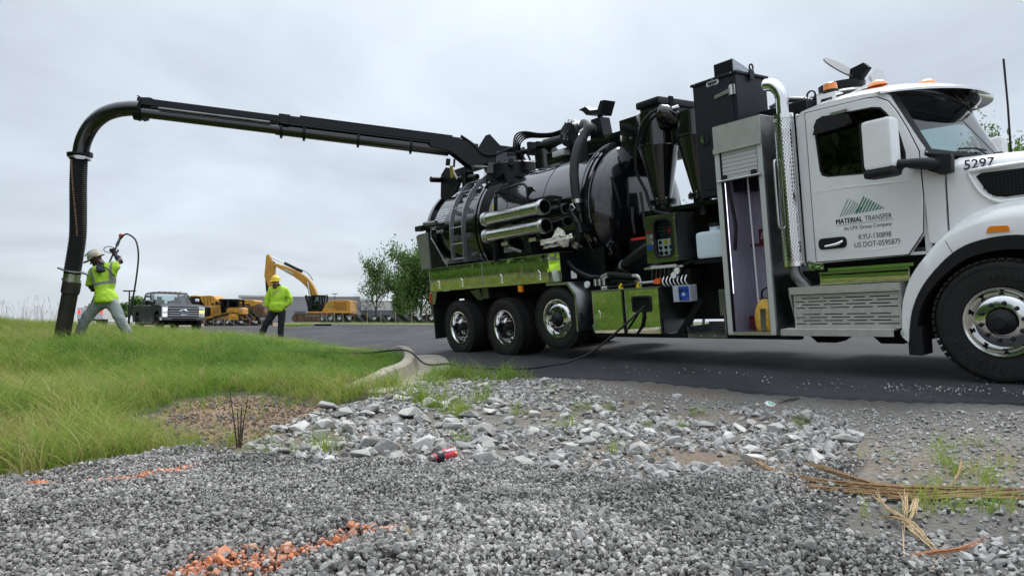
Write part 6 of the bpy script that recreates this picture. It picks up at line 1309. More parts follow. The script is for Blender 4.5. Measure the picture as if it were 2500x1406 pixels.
b = B(); c1 = P_(176, 688); b.cyl(c1, c1 + d * .19, .145, seg=32); b.cyl(c1 + d * .19, c1 + d * .23, .145, .12, seg=32); c2 = P_(147, 858); b.lathe([(.112, 0), (.125, 0), (.125, (c2 - c1).length), (.112, (c2 - c1).length)], c1, d, 32, closed=True); mk(b, 'dig_tube', pbr('dirty_black_tube', (.012, .012, .012), .55, c2=(.05, .036, .025), vscale=5, aniso=(1, 1, .4)), 35, hs)
# ------------------------------------------------------------------ background: pickup, machines, building, fences, trees
gloss = pbr('charcoal_car_paint', (.020, .023, .024), .32, coat=.05, rvar=.05, spec=.28); catY = pbr('machine_yellow', (.56, .29, .025), .45, var=.18, vscale=1.2, c2=(.42, .21, .03)); catD = pbr('dirty_machine_yellow', (.36, .20, .05), .7, c2=(.16, .10, .05), vscale=1.5)
mud = pbr('muddy_steel', (.13, .085, .05), .85, var=.35, vscale=3); blk = M['plastic']
def pickup():
    t = empty('pickup_truck', (-17.9, 36.2, h1(-17.9, 36.2) + .03), R(-50), 'dark grey crew cab pickup with chrome grille driving behind the digging worker', 'pickup')
    def mkp(b, n, m, s=35, p=None, **k): return b.make(n, m, p or t, s, **k)
    def archp(cx, r, n=9): return [(cx + r * math.cos(a), .52 + r * math.sin(a)) for a in np.linspace(math.pi, 0, n)]
    low = [(-3.15, .62), (-2.6, .55)] + archp(-2.03, .52) + [(-1.4, .5), (1.4, .5)] + archp(2.03, .53) + [(2.62, .6), (2.9, .7), (2.95, .9)]
    b = B(); b.prism(low + [(2.95, 1.22), (2.7, 1.30), (1.25, 1.36), (1.2, 1.30), (-1.2, 1.33), (-1.25, 1.36), (-3.15, 1.36)], 'xz', -.99, .99); o = mkp(b, 'body', gloss, 30); md = o.modifiers.new('edge', 'BEVEL'); md.width = .05; md.segments = 3; md.limit_method = 'ANGLE'
    # greenhouse
    rows = []
    for x, z, w in ((1.28, 1.33, .93), (.55, 1.93, .80), (.2, 2.0, .77), (-.9, 2.0, .76), (-1.2, 1.95, .77), (-1.35, 1.33, .93)): rows.append([(x, -w, z if z > 1.4 else 1.3), (x, -w * .6, z + .02), (x, 0, z + .03), (x, w * .6, z + .02), (x, w, z)])
    b = B(); b.grid(rows[1:5])
    for s in (-1, 1):
        for (xa, za, xb, zb, wd) in ((1.28, 1.33, .5, 1.95, .05), (.02, 1.33, .0, 1.98, .06), (-1.32, 1.33, -1.15, 1.96, .12)): b.add([(xa + wd, s * .94, za), (xa - wd, s * .94, za), (xb - wd, s * .78, zb), (xb + wd, s * .79, zb)], [(0, 1, 2, 3)])
        b.add([(.6, s * .80, 1.90), (-1.2, s * .78, 1.92), (-1.2, s * .77, 1.99), (.4, s * .78, 2.0)], [(0, 1, 2, 3)])
    mkp(b, 'cab_roof', gloss, 40, solid=.03)
    b = B(); b.add([(1.26, -.86, 1.36), (1.26, .86, 1.36), (.56, .74, 1.95), (.56, -.74, 1.95)], [(0, 1, 2, 3)]); mkp(b, 'windscreen', M['clear'], 0)
    for s in (-1, 1):
        for x0, x1 in ((1.12, .06), (-.05, -1.15)): b = B(); k = .62 if x0 > 1 else x0; b.add([(x0, s * .935, 1.38), (x1, s * .935, 1.38), (x1 - (.02 if x1 > 0 else -.08), s * .80, 1.88), (k - .15 if x0 > 1 else x0, s * .80, 1.88)], [(0, 1, 2, 3)]); mkp(b, 'side_window', M['tint'], 0)
    b = B(); b.add([(-1.28, -.8, 1.4), (-1.28, .8, 1.4), (-1.18, .7, 1.9), (-1.18, -.7, 1.9)], [(0, 1, 2, 3)]); mkp(b, 'rear_window', M['clear'], 0)
    b = B(); b.box(-1.0, 1.0, -.85, .85, .9, 1.28); 
    for y in (-.42, .42): b.box(.0, .15, y - .24, y + .24, 1.2, 1.62, .05); b.box(-.9, -.75, y - .24, y + .24, 1.2, 1.6, .05); b.box(.02, .12, y - .12, y + .12, 1.62, 1.78, .03)
    mkp(b, 'interior', M['interior'], 40)
    b = B(); rows = [[(x, y, z + .04 * (1 - (y / .95) ** 2)) for y in np.linspace(-.95, .95, 9)] for x, z in ((1.2, 1.34), (1.5, 1.36), (2.3, 1.33), (2.75, 1.27), (2.88, 1.18))]; b.grid(rows); mkp(b, 'hood', gloss, 60)
    # grille
    b = B(); b.box(2.92, 2.985, -.72, .72, .74, 1.17, .02); gr_ = mkp(b, 'grille', blk, 30)
    for z in (.78, .89, 1.0, 1.12): b = B(); b.box(2.975, 3.01, -.70, .70, z - .018, z + .022, .01); mkp(b, 'grille_bar', M['chrome'], 40, gr_)
    b = B(); b.lathe([(.001, .03), (.10, .028), (.115, .01)], (2.99, 0, .95), (1, 0, 0), 24); e = mkp(b, 'oval_badge', pbr('badge_blue', (.01, .03, .12), .2, coat=1), 40, gr_); e.scale = (1, 1.7, 1); e.location = (0, 0, .38 * 0)
    b = B(); b.lathe([(.112, .0), (.128, .02), (.112, .035)], (2.99, 0, .95), (1, 0, 0), 24); mkp(b, 'badge_ring', M['chrome'], 40, gr_).scale = (1, 1.65, 1)
    text('Ford', .13, M['whited'], gr_, frame((3.022, -.14, .905), (0, 1, 0), (0, 0, 1), 0), 'badge_lettering', .002)
    for s in (-1, 1):
        b = B(); b.prism([(s * .72, .72), (s * .97, .72), (s * .98, 1.2), (s * .70, 1.22), (s * .70, 1.12)], 'yz', 2.80, 2.965); hl = mkp(b, 'headlamp_surround', M['chrome'], 40)
        for z in (1.08, .80): b = B(); b.box(2.96, 2.985, s * .83 - .075, s * .83 + .075, z - .055, z + .055, .02); mkp(b, 'headlamp', emit('headlamp_lit', (1, 1, 1), 2.0) if s < 0 else M['slat'], 40, hl)
        if s > 0: b = B(); b.box(2.962, 2.99, .74, .95, .92, 1.02, .02); mkp(b, 'turn_lamp', emit('turn_lit', (1, .72, .05), 1.2), 40, hl)
        b = B(); b.box(2.98, 3.0, s * .82 - .05, s * .82 + .05, .585, .645, .015); mkp(b, 'fog_lamp', emit('headlamp_lit', (1, 1, 1), 2.0) if s > 0 else M['slat'], 40)
        mr_ = B(); mr_.box(.85, 1.0, s * 1.05, s * 1.28, 1.32, 1.56, .04); mkp(mr_, 'door_mirror', blk, 40); b = B(); b.box(.95, 1.03, s * 1.06, s * 1.27, 1.5, 1.68, .04); mkp(b, 'mirror_cap', M['chrome'], 40)
        for x in (.1, -1.0): b = B(); b.box(x, x + .22, s * .985, s * 1.02, 1.16, 1.20, .01); mkp(b, 'door_handle', M['chrome'], 40)
        b = B(); b.box(-1.5, 1.45, s * .98, s * 1.10, .42, .48, .02); mkp(b, 'running_board', M['chrome'], 40)
        for x in (1.15, .0, -1.25): b = B(); b.box(x - .006, x + .006, s * .985, s * .993, .58, 1.32); mkp(b, 'door_gap', M['dark'], 0)
        for x in (2.03, -2.03):
            w_ = empty('wheel', parent=t); w_.location = (x, s * .86, .42); b = B(); b.lathe(tyre_prof(.42, .29, .25), (0, 0, 0), (0, 1, 0), 40, closed=True); b.make('tyre', M['rubber'], w_, 35)
            b = B(); b.lathe([(.26, s * .13), (.245, s * .05), (.10, s * .08), (.001, s * .09)], (0, 0, 0), (0, 1, 0), 24); b.make('rim', M['alum'], w_, 40)
            b = B()
            for k in range(8): a = k * math.pi / 4; b.cyl((.17 * math.cos(a), s * .05, .17 * math.sin(a)), (.17 * math.cos(a), s * .10, .17 * math.sin(a)), .035, seg=8)
            b.make('rim_hole', M['dark'], w_, 40)
    b = B(); b.prism([(2.7, .56), (3.04, .56), (3.08, .62), (3.08, .70), (2.7, .72)], 'xz', -1.0, 1.0, []); mkp(b, 'front_bumper', M['chrome'], 40); b = B(); b.box(3.06, 3.09, -.55, .55, .575, .645); mkp(b, 'bumper_intake', blk, 30)
    b = B(); b.box(-3.25, -3.1, -.98, .98, .5, .7, .03); mkp(b, 'rear_bumper', M['chrome'], 40)
    b = B(); b.box(-2.9, 2.6, -.55, .55, .32, .6); b.cyl((2.03, -.8, .42), (2.03, .8, .42), .06); b.cyl((-2.03, -.8, .42), (-2.03, .8, .42), .08); mkp(b, 'underbody', M['dark'])
    for y in (-.5, -.25, 0, .25, .5): b = B(); b.box(.3, .42, y - .05, y + .05, 2.01, 2.045, .015); mkp(b, 'roof_marker', M['amber'], 40)
    for s in (-1, 1): b = B(); b.box(1.0, 1.02, s * .55, s * .62, 1.28, 1.3); b.tube([(1.30, s * .1, 1.39), (1.29, s * .7, 1.40)], .012, 6); mkp(b, 'wiper', blk, 40)
    return t
pickup()
def prof2(pts, Z, org): return [(at(px, py, Z)[0] - org[0], at(px, py, Z)[2] - org[2]) for px, py in pts]
def zz(s, x0, y0): return lambda l: [(x0 + a / s, y0 + c / s) for a, c in l]
def excavator():
    Z = 75.0; o8 = zz(5.86, 600, 600); c = at(812, 790, Z); org = np.array([c[0], Z, h1(c[0], Z)])
    t = empty('excavator', tuple(org), 0, 'yellow tracked excavator with raised boom behind the silt fence', 'excavator')
    c2 = at(812, 786, Z); org = np.array([c2[0], Z, c2[2]]); t.location = tuple(org)
    def PR(l): return prof2(o8(l), Z, org)
    def pr(n, m, l, y0, y1, p=None, bev=.05, holes=()):
        b = B(); b.prism(PR(l), 'xz', y0, y1, [PR(h) for h in holes]); o = b.make(n, m, p or t, 30)
        if bev: md = o.modifiers.new('edge', 'BEVEL'); md.width = bev; md.segments = 2; md.limit_method = 'ANGLE'
        return o
    # house
    pr('counterweight', catY, [(1430, 785), (1520, 782), (1540, 795), (1542, 945), (1530, 960), (1300, 962), (1300, 785)], -1.5, 1.5)
    hs_ = pr('engine_housing', catY, [(1145, 940), (1205, 820), (1290, 780), (1300, 785), (1300, 960), (1145, 960)], -1.5, 1.5)
    pr('deck', catY, [(930, 945), (1540, 945), (1540, 968), (930, 968)], -1.55, 1.55)
    for a, c_ in ((1315, 1398), (1405, 1485)): pr('vent_grille', catD, [(a, 810), (c_, 810), (c_, 890), (a, 890)], -1.53, -1.5, bev=0)
    for k in range(9): b = B(); q = PR([(1320, 815 + k * 9), (1482, 819 + k * 9)]); b.box(q[0][0], q[1][0], -1.55, -1.53, q[1][1], q[0][1]); b.make('grille_slat', catY, t, 0)
    pr('lower_vent', catD, [(1340, 902), (1486, 902), (1486, 918), (1340, 918)], -1.53, -1.5, bev=0)
    pr('green_badge', pbr('badge_green', (.05, .3, .12), .5), [(1243, 862), (1282, 862), (1282, 885), (1243, 885)], -1.53, -1.51, bev=0)
    pr('handrail_post', blk, [(1195, 700), (1206, 700), (1206, 790), (1195, 800)], -1.2, -1.1, bev=0)
    # cab
    cabp = [(985, 720), (1000, 712), (1180, 712), (1195, 725), (1190, 800), (1140, 935), (945, 940), (940, 900), (955, 760)]
    pr('cab_frame', blk, cabp, -1.45, -1.38, holes=[[(1012, 735), (1095, 730), (1095, 845), (1005, 845)], [(1000, 860), (1095, 858), (1090, 925), (1000, 928)], [(1120, 735), (1170, 732), (1165, 800), (1122, 880)]])
    pr('cab_frame', blk, cabp, -.45, -.38, holes=[[(1012, 735), (1095, 730), (1095, 845), (1005, 845)], [(1120, 735), (1170, 732), (1165, 800), (1122, 880)]])
    pr('cab_roof', blk, [(985, 722), (1000, 712), (1180, 712), (1195, 725)], -1.45, -.38); pr('cab_floor', blk, [(945, 915), (1145, 912), (1140, 940), (945, 942)], -1.45, -.38); pr('cab_glass', M['clear'], [(1000, 735), (1175, 730), (1150, 900), (1000, 925)], -1.40, -1.39, bev=0); pr('front_glass', M['tint'], [(958, 765), (975, 740), (970, 900), (948, 900)], -1.42, -.42, bev=0)
    pr('seat', M['interior'], [(1040, 800), (1075, 790), (1080, 880), (1030, 890)], -1.15, -.7)
    # boom, stick, cylinders
    pr('boom', catY, [(410, 262), (440, 255), (560, 290), (700, 345), (840, 420), (905, 480), (965, 560), (1005, 640), (1026, 708), (930, 712), (912, 650), (870, 590), (800, 520), (690, 440), (560, 370), (440, 300), (400, 290)], -.35, .35, bev=.06)
    pr('stick', catY, [(290, 140), (320, 118), (338, 130), (345, 170), (395, 240), (412, 300), (410, 420), (380, 585), (335, 610), (320, 560), (270, 440), (280, 300)], -.32, .32, bev=.06)
    def rod(n, m, a, c_, r, y): q = PR([a, c_]); b = B(); b.cyl((q[0][0], y, q[0][1]), (q[1][0], y, q[1][1]), r, seg=12); b.make(n, m, t, 40)
    rod('stick_cylinder', blk, (545, 245), (800, 368), .16, 0); rod('stick_rod', M['chrome'], (335, 148), (548, 248), .07, 0)
    for y in (-.55, .55): rod('boom_cylinder', blk, (880, 712), (925, 880), .14, y); rod('boom_rod', M['chrome'], (898, 515), (930, 700), .08, y)
    rod('bucket_cylinder', blk, (290, 430), (310, 660), .14, -.1); rod('pin', mud, (370, 262), (400, 262), .3, 0)
    pr('boom_sticker', pbr('sticker_white', (.6, .68, .62), .5), [(545, 328), (575, 335), (685, 390), (682, 412), (560, 358), (540, 345)], -.365, -.352, bev=0); pr('sticker_print', pbr('sticker_green', (.03, .28, .16), .5), [(585, 352), (680, 398), (678, 406), (584, 362)], -.37, -.366, bev=0); pr('sticker_print', M['decal'], [(552, 335), (572, 340), (572, 352), (556, 350)], -.37, -.366, bev=0)
    for dy in (0, .03): q = PR([(700, 340), (800, 360), (900, 420), (960, 510)]); b = B(); b.tube(arc([(p[0], -.2 + dy * 3, p[1] + .12) for p in q], 5), .03, 6); b.make('boom_hose', blk, t, 40)
    # bucket, partly hidden
    b = B(); q = PR([(150, 880), (180, 850), (250, 830), (300, 870), (300, 960), (270, 1030), (190, 1010), (160, 960)]); b.prism(q, 'xz', -.9, .9); o = b.make('bucket', mud, t, 30)
    for k in range(5): b = B(); qq = PR([(165 + k * 4, 900 + k * 25), (290, 890 + k * 25)]); b.box(qq[0][0], qq[1][0], -.95, -.9, qq[1][1] - .06, qq[0][1]); b.make('bucket_rib', mud, o, 0)
    # tracks, yawed a little
    for y, x0, x1 in ((-1.2, 820, 1380), (1.2, 622, 1180)):
        tr = empty('track', parent=t); q = PR([(x0, 1050), (x1, 1050)]); xa, xb = q[0][0] + .45, q[1][0] - .45; zc_ = .42
        pts = [(xa, zc_ + .45), (xb, zc_ + .45)] + [(xb + .45 * math.cos(a), zc_ + .45 * math.sin(a)) for a in np.linspace(1.4, -1.4, 7)] + [(xb, zc_ - .45), (xa, zc_ - .45)] + [(xa + .45 * math.cos(a), zc_ + .45 * math.sin(a)) for a in np.linspace(4.55, 1.75, 7)]
        b = B(); b.prism(pts, 'xz', y - .3, y + .3, [[(xa, zc_ - .3), (xb, zc_ - .3), (xb, zc_ + .28), (xa, zc_ + .28)]]); b.make('belt', mud, tr, 20); b = B(); b.box(xa, xb, y - .2, y + .2, zc_ - .2, zc_ + .2); b.make('track_frame', mud, tr, 0)
        per = 0
        for k in range(26):
            x = xa + (xb - xa) * k / 25; b = B(); b.box(x - .09, x + .02, y - .32, y + .32, zc_ + .44, zc_ + .5); b.make('track_shoe', mud, tr, 0)
        for k in range(7): x = xa + (xb - xa) * k / 6; b = B(); b.cyl((x, y - .22, zc_ - .2), (x, y + .22, zc_ - .2), .16, seg=12); b.make('roller', mud, tr, 40)
    b = B(); b.box(-1.2, 2.0, -1.0, 1.0, .7, 1.25); b.make('slew_base', mud, t, 0)
excavator()
def dozer():
    Z = 84.0; o5 = zz(7.143, 330, 690); c = at(553, 788, Z); org = np.array([c[0], Z, c[2]])
    t = empty('bulldozer', tuple(org), 0, 'yellow bulldozer with dark cab standing behind the pickup', 'bulldozer')
    def pr(n, m, l, y0, y1, holes=(), bev=.05):
        b = B(); b.prism(prof2(o5(l), Z, org), 'xz', y0, y1, [prof2(o5(h), Z, org) for h in holes]); o = b.make(n, m, t, 30)
        if bev: md = o.modifiers.new('edge', 'BEVEL'); md.width = bev; md.segments = 2; md.limit_method = 'ANGLE'
        return o
    pr('engine_hood', catY, [(1350, 420), (1380, 400), (1530, 395), (1545, 420), (1545, 575), (1350, 580)], -.6, .6); pr('hood_panel', catD, [(1400, 440), (1500, 425), (1500, 520), (1400, 530)], -.63, -.6, bev=0)
    win = [[(1560, 320), (1640, 315), (1640, 430), (1580, 520), (1560, 520)], [(1690, 320), (1820, 330), (1830, 420), (1690, 425)]]
    pr('cab_frame', blk, [(1510, 290), (1840, 290), (1870, 320), (1850, 430), (1690, 440), (1640, 525), (1545, 525), (1530, 400)], -.8, -.74, win); pr('cab_frame', blk, [(1510, 290), (1840, 290), (1870, 320), (1850, 430), (1690, 440), (1640, 525), (1545, 525), (1530, 400)], .74, .8, win); pr('cab_roof', blk, [(1505, 285), (1850, 288), (1875, 310), (1505, 312)], -.85, .85); pr('cab_glass', M['tint'], [(1545, 312), (1840, 315), (1830, 430), (1640, 520), (1550, 520)], -.72, -.7, bev=0); pr('cab_seat', M['interior'], [(1600, 400), (1640, 400), (1640, 520), (1580, 520)], -.3, .3)
    pr('fuel_tank', catY, [(1650, 460), (1700, 440), (1900, 435), (1925, 460), (1928, 550), (1860, 560), (1640, 560)], -.9, .9)
    pr('rear_badge', M['whited'], [(1875, 455), (1918, 455), (1918, 480), (1875, 480)], -.93, -.905, bev=0); o = t; q = prof2(o5([(1879, 477)]), Z, org)[0]; text('CAT', .2, M['decal'], t, frame((q[0] + .02, -.94, q[1] + .03), (1, 0, 0), (0, 0, 1), 0), 'badge_lettering', .01)
    pr('exhaust', blk, [(1400, 330), (1445, 330), (1440, 405), (1405, 405)], -.15, .15); pr('intake_stack', blk, [(1340, 360), (1370, 355), (1375, 420), (1345, 420)], -.1, .1, bev=0)
    pr('blade', M['satin'], [(1225, 500), (1260, 470), (1290, 410), (1325, 430), (1330, 580), (1290, 600), (1230, 600)], -1.6, 1.6); pr('push_arm', catY, [(1235, 610), (1420, 580), (1420, 610), (1240, 645)], -1.15, -.95)
    for s in (-1, 1):
        pr('track', blk, [(1370, 655), (1480, 590), (1750, 515), (1850, 525), (1950, 645), (1935, 660), (1840, 545), (1760, 535), (1500, 610), (1400, 665)], s * 1.0 - .25, s * 1.0 + .25, bev=0); pr('track_guard', catD, [(1450, 640), (1560, 600), (1740, 560), (1740, 640), (1580, 670), (1450, 670)], s * 1.0 - .2, s * 1.0 + .2); 
        q = prof2(o5([(1790, 600)]), Z, org)[0]; b = B(); b.lathe([(.001, -.3), (.2, -.3), (.3, -.24), (.55, -.24), (.62, -.28), (.64, 0)], (q[0], s * 1.0 * 1 - .0, q[1]), (0, 1, 0), 28); b.make('drive_sprocket', catY, t, 35)
        pr('track', blk, [(1370, 655), (1950, 645), (1945, 668), (1370, 680)], s * 1.0 - .25, s * 1.0 + .25, bev=0)
dozer()
def hauler():
    Z = 96.0; o5 = zz(7.143, 330, 690); c = at(555, 789, Z); org = np.array([c[0], Z, c[2]])
    t = empty('dump_hauler', tuple(org), 0, 'yellow articulated dump hauler with tipped bed behind the bulldozer', 'dump truck')
    def pr(n, m, l, y0, y1, bev=.06):
        b = B(); b.prism(prof2(o5(l), Z, org), 'xz', y0, y1); o = b.make(n, m, t, 30)
        if bev: md = o.modifiers.new('edge', 'BEVEL'); md.width = bev; md.segments = 2; md.limit_method = 'ANGLE'
        return o
    pr('cab', blk, [(1030, 250), (1190, 250), (1210, 300), (1210, 410), (1040, 410)], -1.4, 1.4); pr('cab_roof', catY, [(1015, 238), (1100, 228), (1200, 235), (1205, 255), (1015, 255)], -1.45, 1.45); pr('cab_window', M['clear'], [(1145, 280), (1170, 280), (1170, 345), (1145, 345)], -1.43, -1.41, bev=0)
    bd = pr('bed_headboard', catY, [(1215, 240), (1390, 230), (1450, 245), (1500, 300), (1500, 420), (1300, 410), (1240, 330)], -1.6, 1.6)
    for x in (1270, 1330, 1385): pr('bed_rib', catD, [(x, 240), (x + 14, 238), (x + 30, 380), (x + 16, 382)], -1.66, -1.6, bev=0)
    pr('dump_bed', catY, [(1480, 300), (2130, 305), (2160, 330), (2140, 400), (2090, 425), (2070, 380), (1860, 372), (1480, 360)], -1.65, 1.65); pr('bed_floor', mud, [(1480, 360), (1860, 372), (2070, 380), (2090, 425), (2050, 480), (1950, 540), (1700, 540), (1480, 500)], -1.5, 1.5)
    pr('chassis', mud, [(1230, 420), (1480, 420), (1950, 520), (1950, 590), (1240, 590)], -.9, .9)
    for x in (1290, 2015):
        for s in (-1, 1):
            q = prof2(o5([(x, 625)]), Z, org)[0]; w_ = empty('wheel', parent=t); w_.location = (q[0], s * 1.3, q[1]); b = B(); b.lathe(tyre_prof(.80, .6, .36), (0, 0, 0), (0, 1, 0), 36, closed=True); b.make('tyre', M['rubber'], w_, 35); b = B(); b.lathe([(.38, -.26), (.34, -.2), (.2, -.22), (.001, -.26)], (0, 0, 0), (0, 1, 0), 24); b.make('rim', catY, w_, 35)
    pr('front_frame', catY, [(1215, 470), (1300, 455), (1300, 600), (1215, 600)], -1.2, 1.2)
hauler()
# far building: ribbed grey wall panels, lower pale wing
def building():
    Z = 140.0; x0, x1, x2 = at(590, 0, Z)[0], at(879, 0, Z)[0], at(990, 0, Z)[0]; zt, zt2, zg = at(0, 727, Z)[2], at(0, 736, Z)[2], at(0, 789, Z)[2] - .3
    t = empty('warehouse', (0, Z, 0), 0, 'low grey warehouse with ribbed walls beyond the excavator', 'building')
    w1, w2, dkp = pbr('wall_grey', (.30, .31, .33), .6, var=.06, vscale=.4), pbr('wall_pale', (.50, .50, .49), .6, var=.05, vscale=.4), pbr('wall_dark', (.10, .115, .14), .6)
    b = B(); b.box(x0, x1, .1, 20, zg, zt - .05); b.box(x1, x2, .5, 18, zg, zt2 - .05); b.make('core', w1, t, 0)
    n = 11; dz = (zt - zg) / n
    for k in range(n): b = B(); b.box(x0, x1, -.03, .1, zg + k * dz + .04, zg + (k + 1) * dz, .02); b.make('wall_panel', w1, t, 0)
    b = B(); b.box(x1, x2, .35, .5, zg, zt2); b.make('wing_wall', w2, t, 0); b = B(); b.box(x0 - .1, x1 + .1, -.1, .1, zt, zt + .25); b.box(x1, x2 + .1, .3, .5, zt2, zt2 + .15); b.make('parapet', w1, t, 0)
    for a, c_ in ((719, 745), (845, 868)): b = B(); b.box(at(a, 0, Z)[0], at(c_, 0, Z)[0], -.10, -.03, at(0, 771, Z)[2], at(0, 759.5, Z)[2]); b.make('dark_band', dkp, t, 0)
    b = B(); b.box(x1 + .2, x2, .25, .34, zg, at(0, 757, Z)[2]); b.make('dark_band', dkp, t, 0)
    for px in (590, 640): b = B(); X = at(px, 0, Z)[0]; b.box(X - 2, X + 2, 3, 7, zt, zt + .8, .3); b.make('roof_unit', w2, t, 30)
building()
# lamp posts
for px, y0, y1, Z, lab in ((316, 712, 802, 66, 'thin dark lamp post standing left of the grey pickup'), (817.5, 718, 732, 138, 'short dark lamp post showing above the warehouse roof')):
    a = at(px, y0, Z); g = h1(a[0], a[1]) if Z < 100 else a[2] - 7; t = empty('lamp_post', (a[0], a[1], g), 0, lab, 'lamp post', 'lamp posts'); hgt = a[2] - g; b = B(); b.cyl((0, 0, 0), (0, 0, hgt), .09, .06, 10); b.make('post', blk, t, 40); b = B(); b.box(-.55, .55, -.15, .15, hgt, hgt + .12, .03); b.make('lamp_head', blk, t, 30)
# service truck seen between the worker's legs
def service():
    Z = 62.0; p = at(268, 0, Z); g = h1(p[0], p[1]); t = empty('service_truck', (p[0], p[1], g), R(12), 'white service body truck far behind the digging worker', 'truck')
    wm = M['white']
    b = B(); b.box(-1.05, .95, -2.2, .9, .55, 1.55, .04); b.make('service_body', wm, t, 30); b = B(); b.box(-1.0, .9, .9, 3.2, .6, 1.2, .06); b.prism([(1.0, 1.2), (2.3, 1.2), (1.9, 1.85), (1.1, 1.9)], 'yz', -.85, .75); b.make('cab', wm, t, 30); b = B(); b.box(-.7, .6, .985, 1.02, 1.35, 1.8); b.make('rear_window', M['tint'], t, 0)
    for x in (-.9, .8): b = B(); b.box(x - .09, x + .09, -2.23, -2.19, 1.05, 1.35, .02); b.make('tail_lamp', emit('tail_lit', (.9, .04, .03), 1.2), t, 30)
    for x in (-.3, .3): b = B(); b.box(x - .01, x + .01, -2.22, -2.2, .6, 1.5); b.make('door_gap', M['dark'], t, 0)
    b = B(); b.box(-.95, .85, -2.3, -2.15, .4, .55); b.make('rear_bumper', blk, t, 30)
    for y in (-1.2, 2.3):
        for x in (-.85, .75): b = B(); b.lathe(tyre_prof(.4, .28, .22), (x, y, .4), (1, 0, 0), 28, closed=True); b.cyl((x - .1, y, .4), (x + .1, y, .4), .23, seg=16); b.make('wheel', M['rubber'], t, 35)
service()
# silt fences: stakes and sagging black fabric, panel by panel
fab = pbr('silt_fabric', (.022, .023, .026), .38, var=.4, vscale=2.5, bump=.6, bscale=3); wood = pbr('stake_wood', (.42, .31, .19), .8, var=.2); wood2 = pbr('weathered_stake', (.30, .13, .07), .8, var=.2)
def fence(pts, label, hgt, seed, tops=None):
    r = np.random.default_rng(seed); P = [np.array(p) for p in pts]; t = empty('silt_fence', (P[0][0], P[0][1], h1(P[0][0], P[0][1])), 0, label, 'fence', 'black silt fences round the building site'); o = np.array(t.location)
    for i, p in enumerate(P):
        g = h1(p[0], p[1]) - o[2]; tl_ = r.normal() * .08; b = B(); hh = hgt * (1.02 + .2 * r.random()); b.tube([(p[0] - o[0], p[1] - o[1] - .05, g - .1), (p[0] - o[0] + tl_, p[1] - o[1] - .05, g + hh)], .032, 4); b.make('stake', wood2 if i % 5 == 4 else wood, t, 0)
    for i, (a, c_) in enumerate(zip(P[:-1], P[1:])):
        ga, gc = h1(a[0], a[1]), h1(c_[0], c_[1]); sag = .06 + .22 * r.random() ** 2; rows = []
        for u in np.linspace(0, 1, 11):
            q = a + (c_ - a) * u; g = ga + (gc - ga) * u - o[2]; top = g + hgt * (1 - sag * 4 * u * (1 - u)); rows.append([(q[0] - o[0], q[1] - o[1] + .10 * math.sin(9 * u + 7 * v + i) * (.4 + v) * (1 - abs(2 * u - 1) ** 4) - .03 * v, g - .02 + (top - g) * v) for v in np.linspace(0, 1, 8)])
        b = B(); b.grid(rows); b.make('fabric_panel', fab, t, 60)
        if r.random() < .7:
            m_ = a + (c_ - a) * (.3 + .3 * r.random()); b = B(); zz_ = (ga + gc) / 2 - o[2] + hgt * .62; x, y = m_[0] - o[0], m_[1] - o[1] - .16; b.prism([(x - .13, zz_ + .1), (x, zz_ + .05), (x + .13, zz_ + .1), (x + .12, zz_ - .06), (x, zz_ - .16), (x - .12, zz_ - .06)], 'xz', y - .01, y); b.make('printed_mark', M['slat'], t, 0)
FZ = 52.0
fence([(at(px, 0, FZ + d)[0], FZ + d) for px, d in ((782, 1.2), (798, .6), (818, .4), (842, .4), (868, 0), (897, -.3), (931, -.4), (968, -.5), (1005, -.6), (1041, -.7), (1080, -.8), (1120, -.8))], 'black silt fence on wooden stakes between the excavator and the truck', .86, 3)
fence([(at(px, 0, 64 + d)[0], 64 + d) for px, d in ((500, 0), (523, .3), (548, .2), (573, .3), (611, 0), (640, .4), (668, .8))], 'black silt fence sagging in front of the bulldozer', .62, 5)
